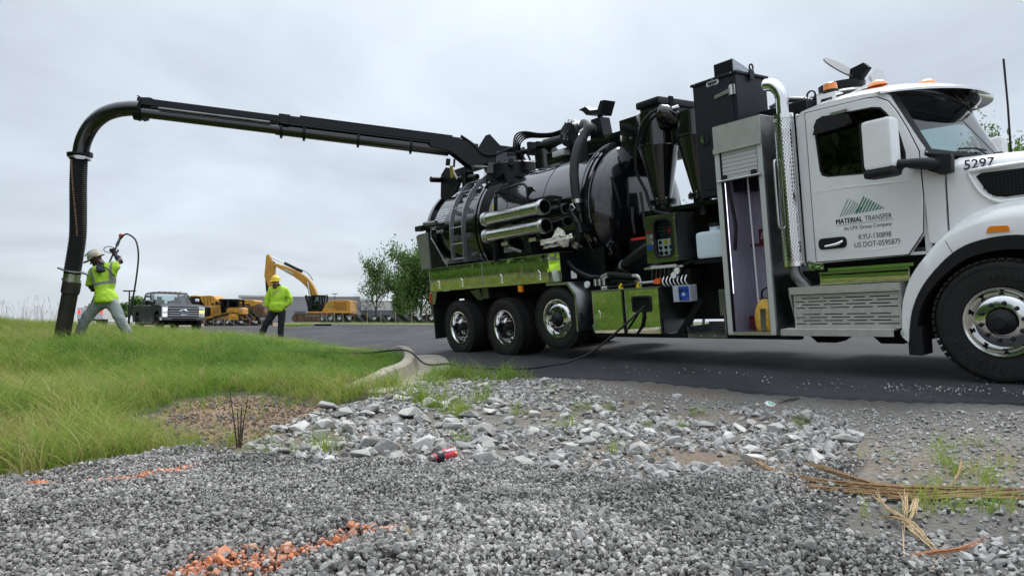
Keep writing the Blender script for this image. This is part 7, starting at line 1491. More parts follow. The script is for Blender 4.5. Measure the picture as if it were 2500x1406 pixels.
# grass bank behind the right fence is part of the ground; trees
def tree(name, loc, hgt, rad, seed, label, nleaf=9000, leaf=.17, bare=False, lean=0.0, group='trees behind the site', cb=.18):
    r = np.random.default_rng(seed); t = empty(name, loc, 0, label, 'tree', group); b = B(); tips = []
    def limb(p, d, L, rad_, depth):
        n = 5; pts = [p]; rs = [rad_]
        for k in range(n):
            d = (d + Vector(r.normal(size=3)) * .16 + Vector((0, 0, .05))).normalized(); p = p + d * (L / n); pts.append(p); rs.append(max(.008, rad_ * (1 - .55 * (k + 1) / n)))
            if depth > 0 and k >= 1:
                for _ in range(2 if depth > 1 else 1):
                    a = r.random() * 6.283; sd = Vector((math.cos(a), math.sin(a), .25 + .5 * r.random())); limb(p, (d * .5 + sd).normalized(), L * (.45 + .25 * r.random()), rs[-1] * .6, depth - 1)
            if depth <= 1: tips.append(p)
        b.tube(pts, rs, 6 if rad_ > .03 else 4, False)
    if bare:
        for _ in range(3): limb(Vector((0, 0, 0)), Vector((-.8 + .2 * r.normal(), .2 * r.normal(), .7)), hgt * .5, .035, 2)
    else: limb(Vector((0, 0, -.2)), Vector((lean, 0, 1)), hgt * .62, hgt * .022, 3)
    b.make('trunk', pbr('bark', (.085, .07, .055), .9, var=.3, vscale=5), t, 50)
    if bare: return t
    tp_ = np.array([tuple(q) for q in tips]); k = tp_[:, 2] > hgt * cb; tp_ = tp_[k]
    # fit the crown to the wanted spread, then leaf clumps round the twigs
    ctr = tp_.mean(0); sc = np.array([rad, rad, hgt * .5]) / (np.abs(tp_ - ctr).max(0) + 1e-6); 
    cl_ = tp_[r.integers(0, len(tp_), nleaf)] * 1.0; cl_ = cl_ + r.normal(size=cl_.shape) * [rad * .13, rad * .13, hgt * .045]
    cl_ = (cl_ - [ctr[0], ctr[1], 0]); q9 = np.percentile(np.hypot(cl_[:, 0], cl_[:, 1]), 97); zq = np.percentile(cl_[:, 2], 99.5); cl_ = cl_ + [ctr[0], ctr[1], 0]
    nb_ = int(nleaf * (.5 if cb < .1 else .15)); q_ = r.normal(size=(nb_, 3)); q_ /= np.linalg.norm(q_, axis=1)[:, None]; q_ *= r.random((nb_, 1)) ** .5 * (.75 + .5 * np.sin(3 * np.arctan2(q_[:, 1:2], q_[:, :1]) + seed)); cl_ = np.vstack([cl_, q_ * [q9 * .85, q9 * .85, zq * .34] + [ctr[0], ctr[1], zq * (.33 if cb < .1 else .5)]])
    crown_mesh(cl_, leaf, r, t); t.scale = (rad / q9, rad / q9, hgt / zq)
    return t
leafm = blade_mat('tree_leaves', [(.06, .125, .03), (.11, .20, .05), (.18, .28, .075)], inst=False, trans=.3)
def crown_mesh(c, leaf, r, parent, name='crown'):
    n = len(c); u = r.normal(size=(n, 3)); u /= np.linalg.norm(u, axis=1)[:, None]; w = np.cross(u, r.normal(size=(n, 3))); w /= np.linalg.norm(w, axis=1)[:, None]; s = leaf * (.6 + .8 * r.random((n, 1)))
    v = np.stack([c - u * s, c + w * s * .5, c + u * s, c - w * s * .5], 1).reshape(-1, 3)
    me = bpy.data.meshes.new(name); me.vertices.add(4 * n); me.vertices.foreach_set('co', v.astype(np.float32).ravel()); me.loops.add(4 * n); me.loops.foreach_set('vertex_index', np.arange(4 * n, dtype=np.int32)); me.polygons.add(n); me.polygons.foreach_set('loop_start', np.arange(0, 4 * n, 4, dtype=np.int32)); me.update(calc_edges=True)
    a = me.attributes.new('leafv', 'FLOAT', 'POINT'); a.data.foreach_set('value', np.repeat(np.clip(r.normal(.5, .25, n), 0, 1), 4).astype(np.float32)); return link(name, me, leafm, parent)
def gl(px, Z): x = at(px, 0, Z)[0]; y = Z; return (x, y, h1(x, y))
tree('open_tree', gl(918, 60), 6.0, 1.75, 11, 'loose light green tree standing left of the dense bush', 3200, .12)
tree('dead_tree', gl(905, 59.5), 3.4, 1.2, 12, 'bare dead branches reaching left from the loose green tree', bare=True)
tree('dense_tree', gl(1022, 58), 6.6, 2.0, 13, 'dense dark green tree half hidden by the truck tail', 6500, .13, cb=.05); 
tree('dense_tree', gl(980, 60), 4.4, 1.3, 14, 'low dark green bush between the loose tree and the truck', 3800, .13, cb=.02)
tree('dense_tree', gl(1062, 57), 7.6, 2.0, 15, 'tall drooping tree rising behind the rear corner guard', 6500, .13, cb=.05)
tree('roadside_tree', gl(2490, 46), 13.2, 3.6, 16, 'leafy tree top showing right of the windscreen', 17000, .17)
tree('roadside_tree', gl(1715, 48), 8.4, 2.6, 17, 'green tree glimpsed through the gap behind the control cabinet', 7000, .2)
tree('roadside_tree', gl(2030, 52), 8.0, 3.4, 18, 'green tree hidden behind the tall locker and cab', 7000, .2)
for i, (px, Z, h_) in enumerate(((330, 150, 5.2), (305, 160, 4.2), (222, 170, 4.0))): tree('distant_tree', gl(px, Z), h_, 2.4, 30 + i, ('small distant tree left of the pickup', 'smallest distant tree beside the lamp post', 'distant tree behind the dig tube')[i], 1500, .35, group='distant trees')
# woods along the left, out of frame: seen only as reflections in the polished lockers
r = np.random.default_rng(77); C_ = []
for k in range(110):
    y = -6 + 100 * r.random() ** 1.3; x = min(-14, -.75 * y - 5.5) - (14 + .1 * y) * r.random(); h_ = 6 + 6 * r.random(); g = h1(x, y); q = r.normal(size=(1500, 3)); q /= np.linalg.norm(q, axis=1)[:, None]; q *= r.random((1500, 1)) ** .45; q *= [2.6, 2.6, h_ * .5]; C_.append(q + [x, y, g + h_ * .5 + .3])
yy_ = -4 + 60 * r.random(52000); C_.append(np.c_[-.75 * yy_.clip(5) - 6.2 - 4.5 * r.random(52000), yy_, H(np.full(52000, -20.), yy_) + 2.6 * r.random(52000) ** 1.3 * (.6 + .8 * fbm(yy_, yy_ * 0, 2.2, 5))])
o = crown_mesh(np.vstack(C_), .26, r, None, 'woods'); tag(o, kind='stuff')
# ------------------------------------------------------------------ people
def skin(name, V, E, mat, parent, root, sub=2, loc=None, noise=0.0, seed=0):
    names = list(V); idx = {n: i for i, n in enumerate(names)}; me = bpy.data.meshes.new(name); me.from_pydata([V[n][0] for n in names], [(idx[a], idx[b]) for a, b in E], [])
    o = bpy.data.objects.new(name, me); col.objects.link(o); md = o.modifiers.new('skin', 'SKIN'); md.use_smooth_shade = True
    for n in names:
        s = me.skin_vertices[0].data[idx[n]]; r = V[n][1]; s.radius = r if isinstance(r, tuple) else (r, r); s.use_root = (n == root)
    sb = o.modifiers.new('sub', 'SUBSURF'); sb.levels = sb.render_levels = sub
    dg = bpy.context.evaluated_depsgraph_get(); m2 = bpy.data.meshes.new_from_object(o.evaluated_get(dg)); m2.name = name
    bpy.data.objects.remove(o); bpy.data.meshes.remove(me)
    if noise:
        for v in m2.vertices:
            n = mnoise.noise(Vector(v.co) * 9 + Vector((seed, 0, 0))) + .5 * mnoise.noise(Vector(v.co) * 20 + Vector((0, seed, 0))); v.co += v.normal * n * noise
    m2.materials.clear(); m2.polygons.foreach_set('use_smooth', [True] * len(m2.polygons)); return link(name, m2, mat, parent)
def hand(parent, wrist, d, nrm, mat, curl=.6, size=1.0, thumb=1):
    """palm and five separate bent fingers; d along the hand, nrm out of the back of it."""
    d = Vector(d).normalized(); nrm = Vector(nrm); nrm = (nrm - d * nrm.dot(d)).normalized(); sd = d.cross(nrm); w = Vector(wrist); s = size
    V = {'w': (w, .028 * s), 'p': (w + d * .05 * s, (.042 * s, .02 * s)), 'k': (w + d * .085 * s, (.042 * s, .018 * s))}; E = [('w', 'p'), ('p', 'k')]; b = B()
    b.tube([w - d * .02 * s, w + d * .03 * s, w + d * .06 * s, w + d * .095 * s], [.028 * s, .036 * s, .040 * s, .036 * s], 10)
    for i, (off, L) in enumerate(((-.030, .062), (-.010, .072), (.010, .068), (.030, .052))):
        p = w + d * .085 * s + sd * off * s; pts = [p]; dd = d
        for k in range(3): a = curl * (.5 + .35 * k); dd = (dd - nrm * a * .7).normalized(); pts.append(pts[-1] + dd * L * s / 2.4 * (1 - .15 * k))
        b.tube(pts, [.0105 * s, .010 * s, .009 * s, .0075 * s], 7)
    p = w + d * .03 * s + sd * thumb * .036 * s; b.tube([p, p + (d * .6 + sd * thumb * .7) * .035 * s, p + (d + sd * thumb * .35 - nrm * curl * .4) * .062 * s], [.013 * s, .011 * s, .008 * s], 7)
    return b.make('hand', mat, parent, 60)
hv_mat = None
def hivis(name, ztop, expr):
    m = bpy.data.materials.new(name); m.use_nodes = True; t = m.node_tree; b = t.nodes['Principled BSDF']; b.inputs['Roughness'].default_value = .7
    co = N(t, 'ShaderNodeTexCoord'); sp = N(t, 'ShaderNodeSeparateXYZ'); t.links.new(co.outputs['Object'], sp.inputs[0])
    def ma(op, a, b_=None):
        n = N(t, 'ShaderNodeMath', operation=op)
        for i, q in enumerate((a, b_)):
            if q is None: continue
            if isinstance(q, (int, float)): n.inputs[i].default_value = q
            else: t.links.new(q, n.inputs[i])
        return n.outputs[0]
    x, y, z = sp.outputs
    mask = expr(ma, x, y, z)
    n1 = N(t, 'ShaderNodeTexNoise'); n1.inputs['Scale'].default_value = 9; t.links.new(co.outputs['Object'], n1.inputs['Vector'])
    lm_ = N(t, 'ShaderNodeMix'); lm_.data_type = 'RGBA'; lm_.inputs[6].default_value = (.33, .55, .02, 1); lm_.inputs[7].default_value = (.50, .80, .04, 1); t.links.new(n1.outputs[0], lm_.inputs[0])
    mx_ = N(t, 'ShaderNodeMix'); mx_.data_type = 'RGBA'; t.links.new(lm_.outputs[2], mx_.inputs[6]); mx_.inputs[7].default_value = (.22, .23, .23, 1); 
    if mask is not None: t.links.new(mask, mx_.inputs[0])
    else: mx_.inputs[0].default_value = 0
    n2_ = N(t, 'ShaderNodeTexNoise'); n2_.inputs['Scale'].default_value = 6; n2_.inputs['Detail'].default_value = 2.5; n2_.inputs['Distortion'].default_value = .7; t.links.new(co.outputs['Object'], n2_.inputs['Vector']); bp_ = N(t, 'ShaderNodeBump'); bp_.inputs['Strength'].default_value = .6; bp_.inputs['Distance'].default_value = .05; t.links.new(n2_.outputs[0], bp_.inputs['Height']); t.links.new(bp_.outputs[0], b.inputs['Normal'])
    t.links.new(mx_.outputs[2], b.inputs['Base Color']); return m
skin_d, skin_l = pbr('skin_brown', (.10, .055, .035), .55), pbr('skin_tan', (.46, .27, .19), .5)
glove, navyc = pbr('work_glove', (.018, .018, .018), .7, var=.4), pbr('navy_hoodie', (.012, .014, .03), .85, var=.3, vscale=20)
jean = pbr('pale_work_trousers', (.30, .34, .33), .85, var=.12, vscale=7, bump=.5, bscale=14, c2=(.21, .24, .235)); dark_jean = pbr('charcoal_trousers', (.013, .014, .017), .85, var=.3, vscale=8, bump=.5, bscale=14)
boot = pbr('work_boot', (.03, .026, .022), .75, var=.4)
# worker with the digging lance
Zw = 12.55; g0 = at(245, 840, Zw); pw = empty('person', tuple(g0), 0, 'worker in lime shirt and pale trousers bracing a digging lance', 'person')
u_ = .2063 * Zw / FOC
def q7(zx, zy, y=0.0): return ((zx - 600 + 42) * u_ - 0.0, y, (1357 - zy) * u_)
q7o = lambda zx, zy, y=0.0: Vector(q7(zx, zy, y))
ox = (130 + 558 * .2063 - 245) ; 
J = dict(pel=q7(605, 850), hipL=q7(520, 880), hipR=q7(700, 885), knL=q7(375, 1080, -.04), knR=q7(800, 1085, -.03), anL=q7(285, 1290, .02), anR=q7(890, 1270, .05), toL=q7(255, 1345, -.08), toR=q7(905, 1335, -.05), wa=q7(595, 760), ch=q7(580, 580, .0), up=q7(570, 470, .03), ne=q7(545, 410, .05), shL=q7(440, 490, .03), shR=q7(680, 425, .05), elL=q7(405, 700, .04), waL=q7(430, 640, .27), elR=q7(715, 350, .16), waR=q7(610, 290, .24), hd=q7(440, 355, .10))
def E_(s): return [tuple(e.split('-')) for e in s.split()]
V = {k: (J[k], r) for k, r in dict(pel=(.13, .11), hipL=.095, hipR=.095, knL=.062, knR=.062, anL=.042, anR=.042, toL=.032, toR=.032, wa=(.135, .10), ch=(.155, .11), up=(.13, .09), ne=.055, shL=.062, shR=.062, elL=.045, waL=.03, elR=.045, waR=.03, hd=(.078, .095)).items()}
skin('body', V, E_('pel-hipL pel-hipR hipL-knL hipR-knR knL-anL knR-anR anL-toL anR-toR pel-wa wa-ch ch-up up-ne up-shL up-shR shL-elL elL-waL shR-elR elR-waR ne-hd'), skin_d, pw, 'pel')
V = {k: (J[k], r) for k, r in dict(pel=(.17, .14), hipL=.12, hipR=.115, knL=.095, knR=.095, anL=.085, anR=.085, wa=(.17, .13)).items()}
V['wa'] = (q7(600, 760), (.15, .12)); skin('trousers', V, E_('pel-hipL pel-hipR hipL-knL hipR-knR knL-anL knR-anR pel-wa'), jean, pw, 'pel', 3, noise=.012, seed=3)
shirt1 = hivis('hi_vis_shirt_banded', 0, lambda ma, x, y, z: ma('MAXIMUM', ma('MAXIMUM', ma('LESS_THAN', ma('ABSOLUTE', ma('SUBTRACT', z, ma('ADD', 1.075, ma('MULTIPLY', x, .22)))), .027), ma('MULTIPLY', ma('GREATER_THAN', z, 1.10), ma('LESS_THAN', ma('ABSOLUTE', ma('SUBTRACT', x, ma('ADD', -.06, ma('MULTIPLY', ma('SUBTRACT', z, 1.1), -.45)))), .024))), ma('MULTIPLY', ma('GREATER_THAN', z, 1.10), ma('LESS_THAN', ma('ABSOLUTE', ma('SUBTRACT', x, ma('ADD', .205, ma('MULTIPLY', ma('SUBTRACT', z, 1.1), -.12)))), .022))))
V = dict(hem=(q7(616, 878), (.25, .185)), h3=(q7(614, 858), (.265, .195)), h2=(q7(608, 800), (.25, .18)), wa=(q7(598, 740), (.215, .16)), ch=(q7(580, 600), (.20, .145)), up=(q7(575, 490, .02), (.17, .12)), shL=(J['shL'], .095), slL=(q7(408, 672, .03), .085), slL2=(q7(406, 660, .03), .092), shR=(J['shR'], .095), slR=(q7(722, 400, .11), .085), ne=(q7(560, 430, .04), .085))
skin('shirt', V, E_('hem-h3 h3-h2 h2-wa wa-ch ch-up up-shL shL-slL2 slL2-slL up-shR shR-slR up-ne'), shirt1, pw, 'ch', 3, noise=.012, seed=9)
V = dict(a=(q7(575, 470, -.09), (.10, .05)), b=(q7(545, 425, .0), (.125, .10)), c=(q7(600, 510, -.13), (.05, .03)), e=(q7(620, 440, -.04), (.07, .05))); skin('hood', V, E_('a-b a-c b-e'), navyc, pw, 'a', 2, noise=.008, seed=4)
V = dict(a=(q7(408, 655, .03), .07), b=(q7(402, 712, .05), .066), c=(q7(430, 650, .25), .045)); skin('sleeve', V, E_('a-b b-c'), navyc, pw, 'b', 2, noise=.008); V = dict(a=(q7(715, 385, .13), .06), b=(q7(700, 345, .17), .058), c=(q7(625, 300, .23), .042)); skin('sleeve', V, E_('a-b b-c'), navyc, pw, 'b', 2, noise=.008)
b = B(); b.box(*sorted((q7(600, 775)[0], q7(765, 760)[0])), -.16, -.13, q7(0, 800)[2], q7(0, 768)[2], .01); 
lance_a, lance_b = q7o(622, 130, .30), q7o(135, 1375, .24)
ldir = (lance_b - lance_a).normalized()
hand(pw, q7o(612, 282, .25), (-.35, .15, .55), (.3, -1, .3), glove, 1.0, 1.25, 1); hand(pw, q7o(440, 655, .26), (-.4, .3, .5), (-.3, -1, .2), glove, 1.0, 1.2, -1)
# head: jaw, nose, ear, eye, strap; looking down to the left
hd = empty('head', parent=pw); hd.location = q7(440, 352, .10); hd.rotation_euler = (R(0), R(-28), R(20))
def head_bits(hd, sk, hat, hatstyle, beard=None, glasses=False):
    """face towards local -x"""
    b = B(); rows = []
    for z, rx, ry, cx in ((-.125, .03, .03, -.045), (-.115, .05, .045, -.035), (-.085, .075, .058, -.02), (-.04, .09, .068, -.005), (.0, .097, .074, .0), (.05, .098, .076, .004), (.09, .085, .068, .008), (.12, .05, .04, .008)):
        rows.append([(cx + rx * math.cos(a), ry * math.sin(a), z) for a in np.linspace(0, 2 * math.pi, 20, endpoint=False)])
    b.grid(rows, True); b.cyl((-.092, 0, .005), (-.118, 0, -.03), .008, .016, 8); b.lathe([(.001, -.01), (.018, -.008), (.022, .006), (.012, .012)], (.0, -.075, -.01), (0, 1, 0), 12); b.lathe([(.001, -.01), (.018, -.008), (.022, .006), (.012, .012)], (.0, .075, -.01), (0, 1, 0), 12); b.make('face', sk, hd, 60)
    b = B(); b.box(-.104, -.094, -.022, .022, -.066, -.058, .003); b.make('mouth', pbr('lips', (.12, .05, .045), .5), hd, 40)
    if not glasses:
        for s in (-1, 1): b = B(); b.lathe([(.001, -.008), (.009, -.005), (.011, .004)], (-.090, s * .032, .012), (1, 0, 0), 10); b.make('eye', M['dark'], hd, 40)
    else:
        b = B(); b.box(-.110, -.095, -.060, .060, -.004, .026, .008); b.tube([(-.10, -.066, .02), (.0, -.08, .015)], .005, 5); b.tube([(-.10, .066, .02), (.0, .08, .015)], .005, 5); b.make('sunglasses', pbr('black_lens', (.008, .008, .01), .1, coat=1), hd, 40)
    if beard:
        b = B(); rows = [[(cx + rx * math.cos(a), ry * math.sin(a), z) for a in np.linspace(R(75), R(285), 18)] for z, rx, ry, cx in ((-.175, .03, .03, -.05), (-.155, .06, .05, -.04), (-.11, .085, .068, -.025), (-.06, .097, .076, -.008), (-.038, .096, .076, -.002))]; b.grid(rows); b.make('beard', beard, hd, 60)
    b = B(); b.lathe([(.001, .175), (.04, .172), (.085, .15), (.112, .105), (.120, .06), (.122, .045)], (0.008, 0, 0), (0, 0, 1), 32); b.box(-.02, .03, -.11, .11, .10, .165, .02) if False else None
    ht = b.make('hard_hat', hat, hd, 60); ht.scale = (1.12, .98, 1.0)
    b = B(); rows = [[(0.008 + r_ * math.cos(a) * (1.15 if math.cos(a) < 0 else 1.08), r_ * .97 * math.sin(a), z) for a in np.linspace(0, 2 * math.pi, 33)] for r_, z in ((.118, .052), (.138 if hatstyle == 'full' else .130, .042), (.136, .036), (.118, .044))]
    b.grid(rows); b.prism([(-.125, -.10), (-.165, -.075), (-.19, -.03), (-.19, .03), (-.165, .075), (-.125, .10)], 'xy', .034, .046); b.make('hat_brim', hat, ht, 50)
    b = B(); b.tube(arc([(-.12, 0, .168 - .03), (-.03, 0, .182), (.06, 0, .172), (.12, 0, .10)], 4), .012, 8); b.make('hat_ridge', hat, ht, 60)
head_bits(hd, skin_d, pbr('scuffed_cream_hat', (.55, .51, .42), .5, c2=(.30, .25, .18), vscale=14), 'cap')
b = B(); b.tube(arc([(-.05, -.10, .05), (-.03, -.085, -.06), (-.05, -.04, -.12)], 4), .006, 6); b.tube(arc([(-.19, -.02, .03), (0, -.125, .05), (.12, -.06, .05)], 5), .006, 6); b.make('chin_strap', glove, hd, 50)
for k, a in (('anL', 'toL'), ('anR', 'toR')):
    p, q = Vector(J[k]), Vector(J[a]); V = dict(a=(p + Vector((0, 0, .06)), .06), b=(p + Vector((0, 0, -.02)), .055), c=(p + (q - p) * .6 + Vector((0, -.03, -.02)), (.05, .045)), d=(q + Vector((0, -.05, .01)), (.045, .035))); skin('boot', V, E_('a-b b-c c-d'), boot, pw, 'b', 2)
b = B(); b.tube(arc([q7o(600, 440, -.115), q7o(660, 470, -.14), q7o(712, 520, -.125), q7o(730, 560, -.06)], 5), .011, 6); b.make('shoulder_strap', glove, pw, 50)
for pts in ():
    b = B(); b.prism([(q7(*p)[0], q7(*p)[2]) for p in pts], 'xz', -.150, -.140); b.make('back_pocket', pbr('pocket_grey', (.20, .225, .22), .85, var=.1), pw, 0)
b = B(); b.prism([(q7(*p)[0], q7(*p)[2]) for p in [(565, 548), (600, 530), (610, 538), (570, 553)]], 'xz', -.162, -.158); b.make('shirt_print', M['decal'], pw, 0)
# lance and hose
ln = empty('digging_lance', tuple(g0), 0, 'long grey water lance held diagonally by the digging worker', 'lance')
b = B(); b.cyl(lance_a, lance_b, .016, seg=12); b.make('lance_tube', pbr('lance_grey', (.26, .27, .28), .4, .6, c2=(.16, .15, .12), vscale=4), ln, 40)
b = B(); b.cyl(lance_a - ldir * .10, lance_a + ldir * .06, .022, .028, 12); b.make('swivel', M['dull'], ln, 40); b = B(); c = lance_a - ldir * .14; b.lathe([(.001, -.045), (.032, -.032), (.045, 0), (.032, .032), (.001, .045)], c, (0, 0, 1), 20); b.make('orange_ball', pbr('rust_orange', (.42, .11, .04), .55), ln, 60)
b = B(); b.tube(arc([q7o(570, 265, .22), q7o(500, 240, .2), q7o(495, 200, .2), q7o(540, 180, .25), q7o(590, 200, .28)], 5), .007, 6); b.make('trigger_guard', M['plastic'], ln, 50); hb = B(); hb.box(q7(545, 0)[0], q7(610, 0)[0], .22, .28, q7(0, 250)[2], q7(0, 205)[2], .015); hb.make('trigger_grip', glove, ln, 40)
# continuous water hose: reel port on the truck, over the kerb, through the grass, up to the lance
hpts = []
p0 = Vector(tw(*((lambda q: (q[0], .03, q[1]))(S(1572, 745, .0)))))
hpts += [p0]
for px, py, f in ((1545, 775, .25), (1500, 815, .5), (1440, 860, .75)):
    zl = 8.95; hpts.append(None)
gtouch = Vector(tuple(hit(1375, 892)))
d0 = (p0 - Vector((0, 0, CAM_Z))); Z0_ = p0.y; Z1_ = gtouch.y
hpts = [p0] + [Vector(at(px, py, Z0_ + (Z1_ - Z0_) * f)) for px, py, f in ((1545, 775, .15), (1500, 815, .38), (1440, 862, .7))]
for px, py in ((1375, 892), (1300, 903), (1220, 905), (1150, 902), (1095, 893)): q = hit(px, py); hpts.append(Vector((q[0], q[1], q[2] + .035)))
for x, y, dz in ((-1.35, 11.0, .05), (-1.62, 11.15, .21), (-1.9, 11.3, .2), (-2.6, 11.6, .06), (-4.5, 12.0, .05), (-6.0, 12.4, .05), (-6.8, 12.65, .05)): hpts.append(Vector((x, y, h1(x, y) + dz)))
gv = Vector(tuple(g0))
for zx, zy, y in ((842, 1150, .15), (858, 1000, .12), (895, 800, .1), (928, 560, .1), (938, 300, .12), (890, 120, .16), (800, 45, .2), (735, 30, .24), (685, 50, .28), (655, 80, .30)): hpts.append(gv + q7o(zx, zy, y))
wh = empty('water_hose', tuple(gtouch), 0, 'black water hose from the tool box across the kerb to the lance', 'hose'); b = B(); b.tube([p - gtouch for p in arc(hpts, 8)], .0155, 10); b.make('hose_line', pbr('water_hose_rubber', (.02, .02, .021), .55), wh, 60)
q = S(1572, 755, .0); b = B(); b.tube([Vector(tw(q[0], -.015, q[1])) - gtouch, Vector(tw(q[0], -.02, q[1] - .1)) - gtouch, Vector(tw(q[0] - .04, -.02, q[1] - .22)) - gtouch, Vector(tw(q[0] - .16, .0, q[1] - .34)) - gtouch], .016, 8); b.make('drooping_tail', M['plastic'], wh, 60)

# standing man in lime hoodie
Zm = 20.0; g1 = at(672, 833, Zm); pm = empty('person', tuple(g1), 0, 'bearded man in lime hoodie and yellow hard hat standing on the road', 'person'); v_ = Zm / FOC / 5.86
def q8(zx, zy, y=0.0): return ((zx - 422) * v_, y, (1365 - zy) * v_)
J = dict(pel=q8(455, 900), hipL=q8(400, 930), hipR=q8(515, 930), knL=q8(300, 1110, -.06), knR=q8(508, 1115, -.03), anL=q8(222, 1280, .0), anR=q8(497, 1300, .0), toL=q8(215, 1325, -.14), toR=q8(495, 1340, -.15), wa=q8(465, 830, -.02), ch=q8(460, 700, -.02), up=q8(450, 625, .02), ne=q8(440, 590, .0), hd=q8(435, 540, -.05), shL=q8(355, 632), shR=q8(555, 635), elL=q8(300, 775, -.02), waL=q8(300, 905, -.06), elR=q8(625, 785, .06), waR=q8(545, 885, -.06))
V = {k: (J[k], r) for k, r in dict(pel=(.17, .14), hipL=.11, hipR=.11, knL=.075, knR=.075, anL=.05, anR=.05, toL=.04, toR=.04, wa=(.2, .17), ch=(.2, .15), up=(.16, .11), ne=.065, hd=(.08, .09), shL=.075, shR=.075, elL=.055, waL=.035, elR=.055, waR=.035).items()}
skin('body', V, E_('pel-hipL pel-hipR hipL-knL hipR-knR knL-anL knR-anR anL-toL anR-toR pel-wa wa-ch ch-up up-ne up-shL up-shR shL-elL elL-waL shR-elR elR-waR ne-hd'), skin_l, pm, 'pel')
V = {k: (J[k], r) for k, r in dict(pel=(.23, .19), hipL=.14, hipR=.14, knL=.105, knR=.10, anL=.085, anR=.085, wa=(.2, .17)).items()}; V['wa'] = (q8(460, 800), (.21, .18)); skin('trousers', V, E_('pel-hipL pel-hipR hipL-knL hipR-knR knL-anL knR-anR pel-wa'), dark_jean, pm, 'pel', 3, noise=.012, seed=5)
hood_m = hivis('hi_vis_hoodie', 0, lambda ma, x, y, z: None)
V = dict(hem=(q8(455, 960, -.02), (.24, .205)), h2=(q8(455, 900, -.02), (.26, .22)), wa=(q8(458, 820, -.03), (.265, .23)), ch=(q8(455, 710, -.02), (.24, .185)), up=(q8(452, 655), (.19, .14)), ne=(q8(442, 588, .03), (.10, .095)), shL=(J['shL'], .115), elL=(J['elL'], .095), cuL=(q8(298, 880, -.05), .06), shR=(J['shR'], .115), elR=(J['elR'], .10), cuR=(q8(560, 872, -.03), .065))
skin('hoodie', V, E_('hem-h2 h2-wa wa-ch ch-up up-ne up-shL shL-elL elL-cuL up-shR shR-elR elR-cuR'), hood_m, pm, 'ch', 3, noise=.014, seed=12)
V = dict(a=(q8(445, 600, .10), (.14, .06)), b=(q8(490, 585, .06), (.06, .05)), c=(q8(395, 600, .04), (.06, .05))); skin('hood', V, E_('a-b a-c'), hood_m, pm, 'a', 2, noise=.008)
for p in ((425, 640), (440, 640)): b = B(); b.tube([q8o for q8o in (Vector(q8(p[0], 640, -.19)), Vector(q8(p[0] - 18, 720, -.24)))], .006, 5); b.make('drawstring', pbr('cord_grey', (.25, .32, .1), .8), pm, 40)
b = B(); b.prism([(q8(*p)[0], q8(*p)[2]) for p in [(390, 795), (500, 800), (560, 860), (540, 890), (370, 890), (350, 860)]], 'xz', -.305, -.27); 
hand(pm, Vector(q8(300, 905, -.06)), (.02, -.1, -1), (-.4, -1, 0), skin_l, .35, 1.3, 1); hand(pm, Vector(q8(560, 880, -.05)), (-.6, .1, -.6), (.1, -1, 0), skin_l, .6, 1.2, -1)
hd = empty('head', parent=pm); hd.location = q8(432, 522, -.09); hd.rotation_euler = (R(0), R(-8), R(78)); hd.scale = (1.12, 1.12, 1.12)
head_bits(hd, skin_l, pbr('yellow_hat', (.80, .55, .02), .35, coat=.3), 'full', pbr('brown_beard', (.12, .07, .045), .9, var=.4, vscale=60), True)
for k, a in (('anL', 'toL'), ('anR', 'toR')):
    p, q = Vector(J[k]), Vector(J[a]); V = dict(t=(p + Vector((.02, 0, .2)), .10), a=(p + Vector((.0, 0, .05)), .082), b=(p + Vector((0, 0, -.05)), .07), c=(p + (q - p) * .6 + Vector((0, -.02, -.01)), (.06, .055)), d=(q + Vector((0, -.03, .0)), (.055, .04))); skin('boot', V, E_('t-a a-b b-c c-d'), pbr('rubber_boot', (.022, .022, .023), .6, var=.3), pm, 'a', 2)
# ------------------------------------------------------------------ small things on the ground
def gpt(px, py, dz=0.0): q = hit(px, py); return Vector((q[0], q[1], q[2] + dz))
# crushed sports drink bottle
a_, c_ = gpt(1052, 1140, .055), gpt(1113, 1126, .055)
bt = empty('drink_bottle', tuple((a_ + c_) / 2), 0, 'crushed pinkish red drink bottle lying on the gravel', 'bottle'); dv = (c_ - a_); dv.z *= .3; dv.normalize(); upv = Vector((0, -.35, 1)); upv = (upv - dv * upv.dot(dv)).normalized(); sv = upv.cross(dv)
mtx = Matrix((dv, sv, upv)).transposed().to_4x4(); mtx.translation = (a_ + c_) / 2 + Vector((0, 0, .0)); bt.matrix_world = mtx
redl = pbr('red_label', (.62, .055, .085), .4, var=.18, vscale=25, bump=.5, bscale=22); L = .105
b = B(); b.lathe([(.030, -.055), (.037, -.035), (.038, .06), (.036, .09), (.028, L)], (0, 0, 0), (1, 0, 0), 28); b.cyl((L - .002, 0, 0), (L, 0, 0), .028, seg=28); o = b.make('label_sleeve', redl, bt, 60)
for v in o.data.vertices: v.co += Vector((0, v.co.y, v.co.z)).normalized() * .004 * mnoise.noise(v.co * 40)
b = B(); b.lathe([(.022, -.085), (.033, -.075), (.038, -.055), (.0385, -.03)], (0, 0, 0), (1, 0, 0), 28); b.make('black_shoulder', pbr('bottle_black', (.018, .025, .026), .35), bt, 60)
b = B(); b.lathe([(.024, -.10), (.026, -.09), (.023, -.083)], (0, 0, 0), (1, 0, 0), 28); b.make('neck_ring', redl, bt, 60)
b = B(); b.lathe([(.001, -.128), (.017, -.128), (.019, -.124), (.019, -.102), (.022, -.1)], (0, 0, 0), (1, 0, 0), 24); b.make('cap', pbr('cap_grey', (.20, .18, .17), .45), bt, 40)
ang = R(62); nv = Vector((0, -math.cos(ang), math.sin(ang)))
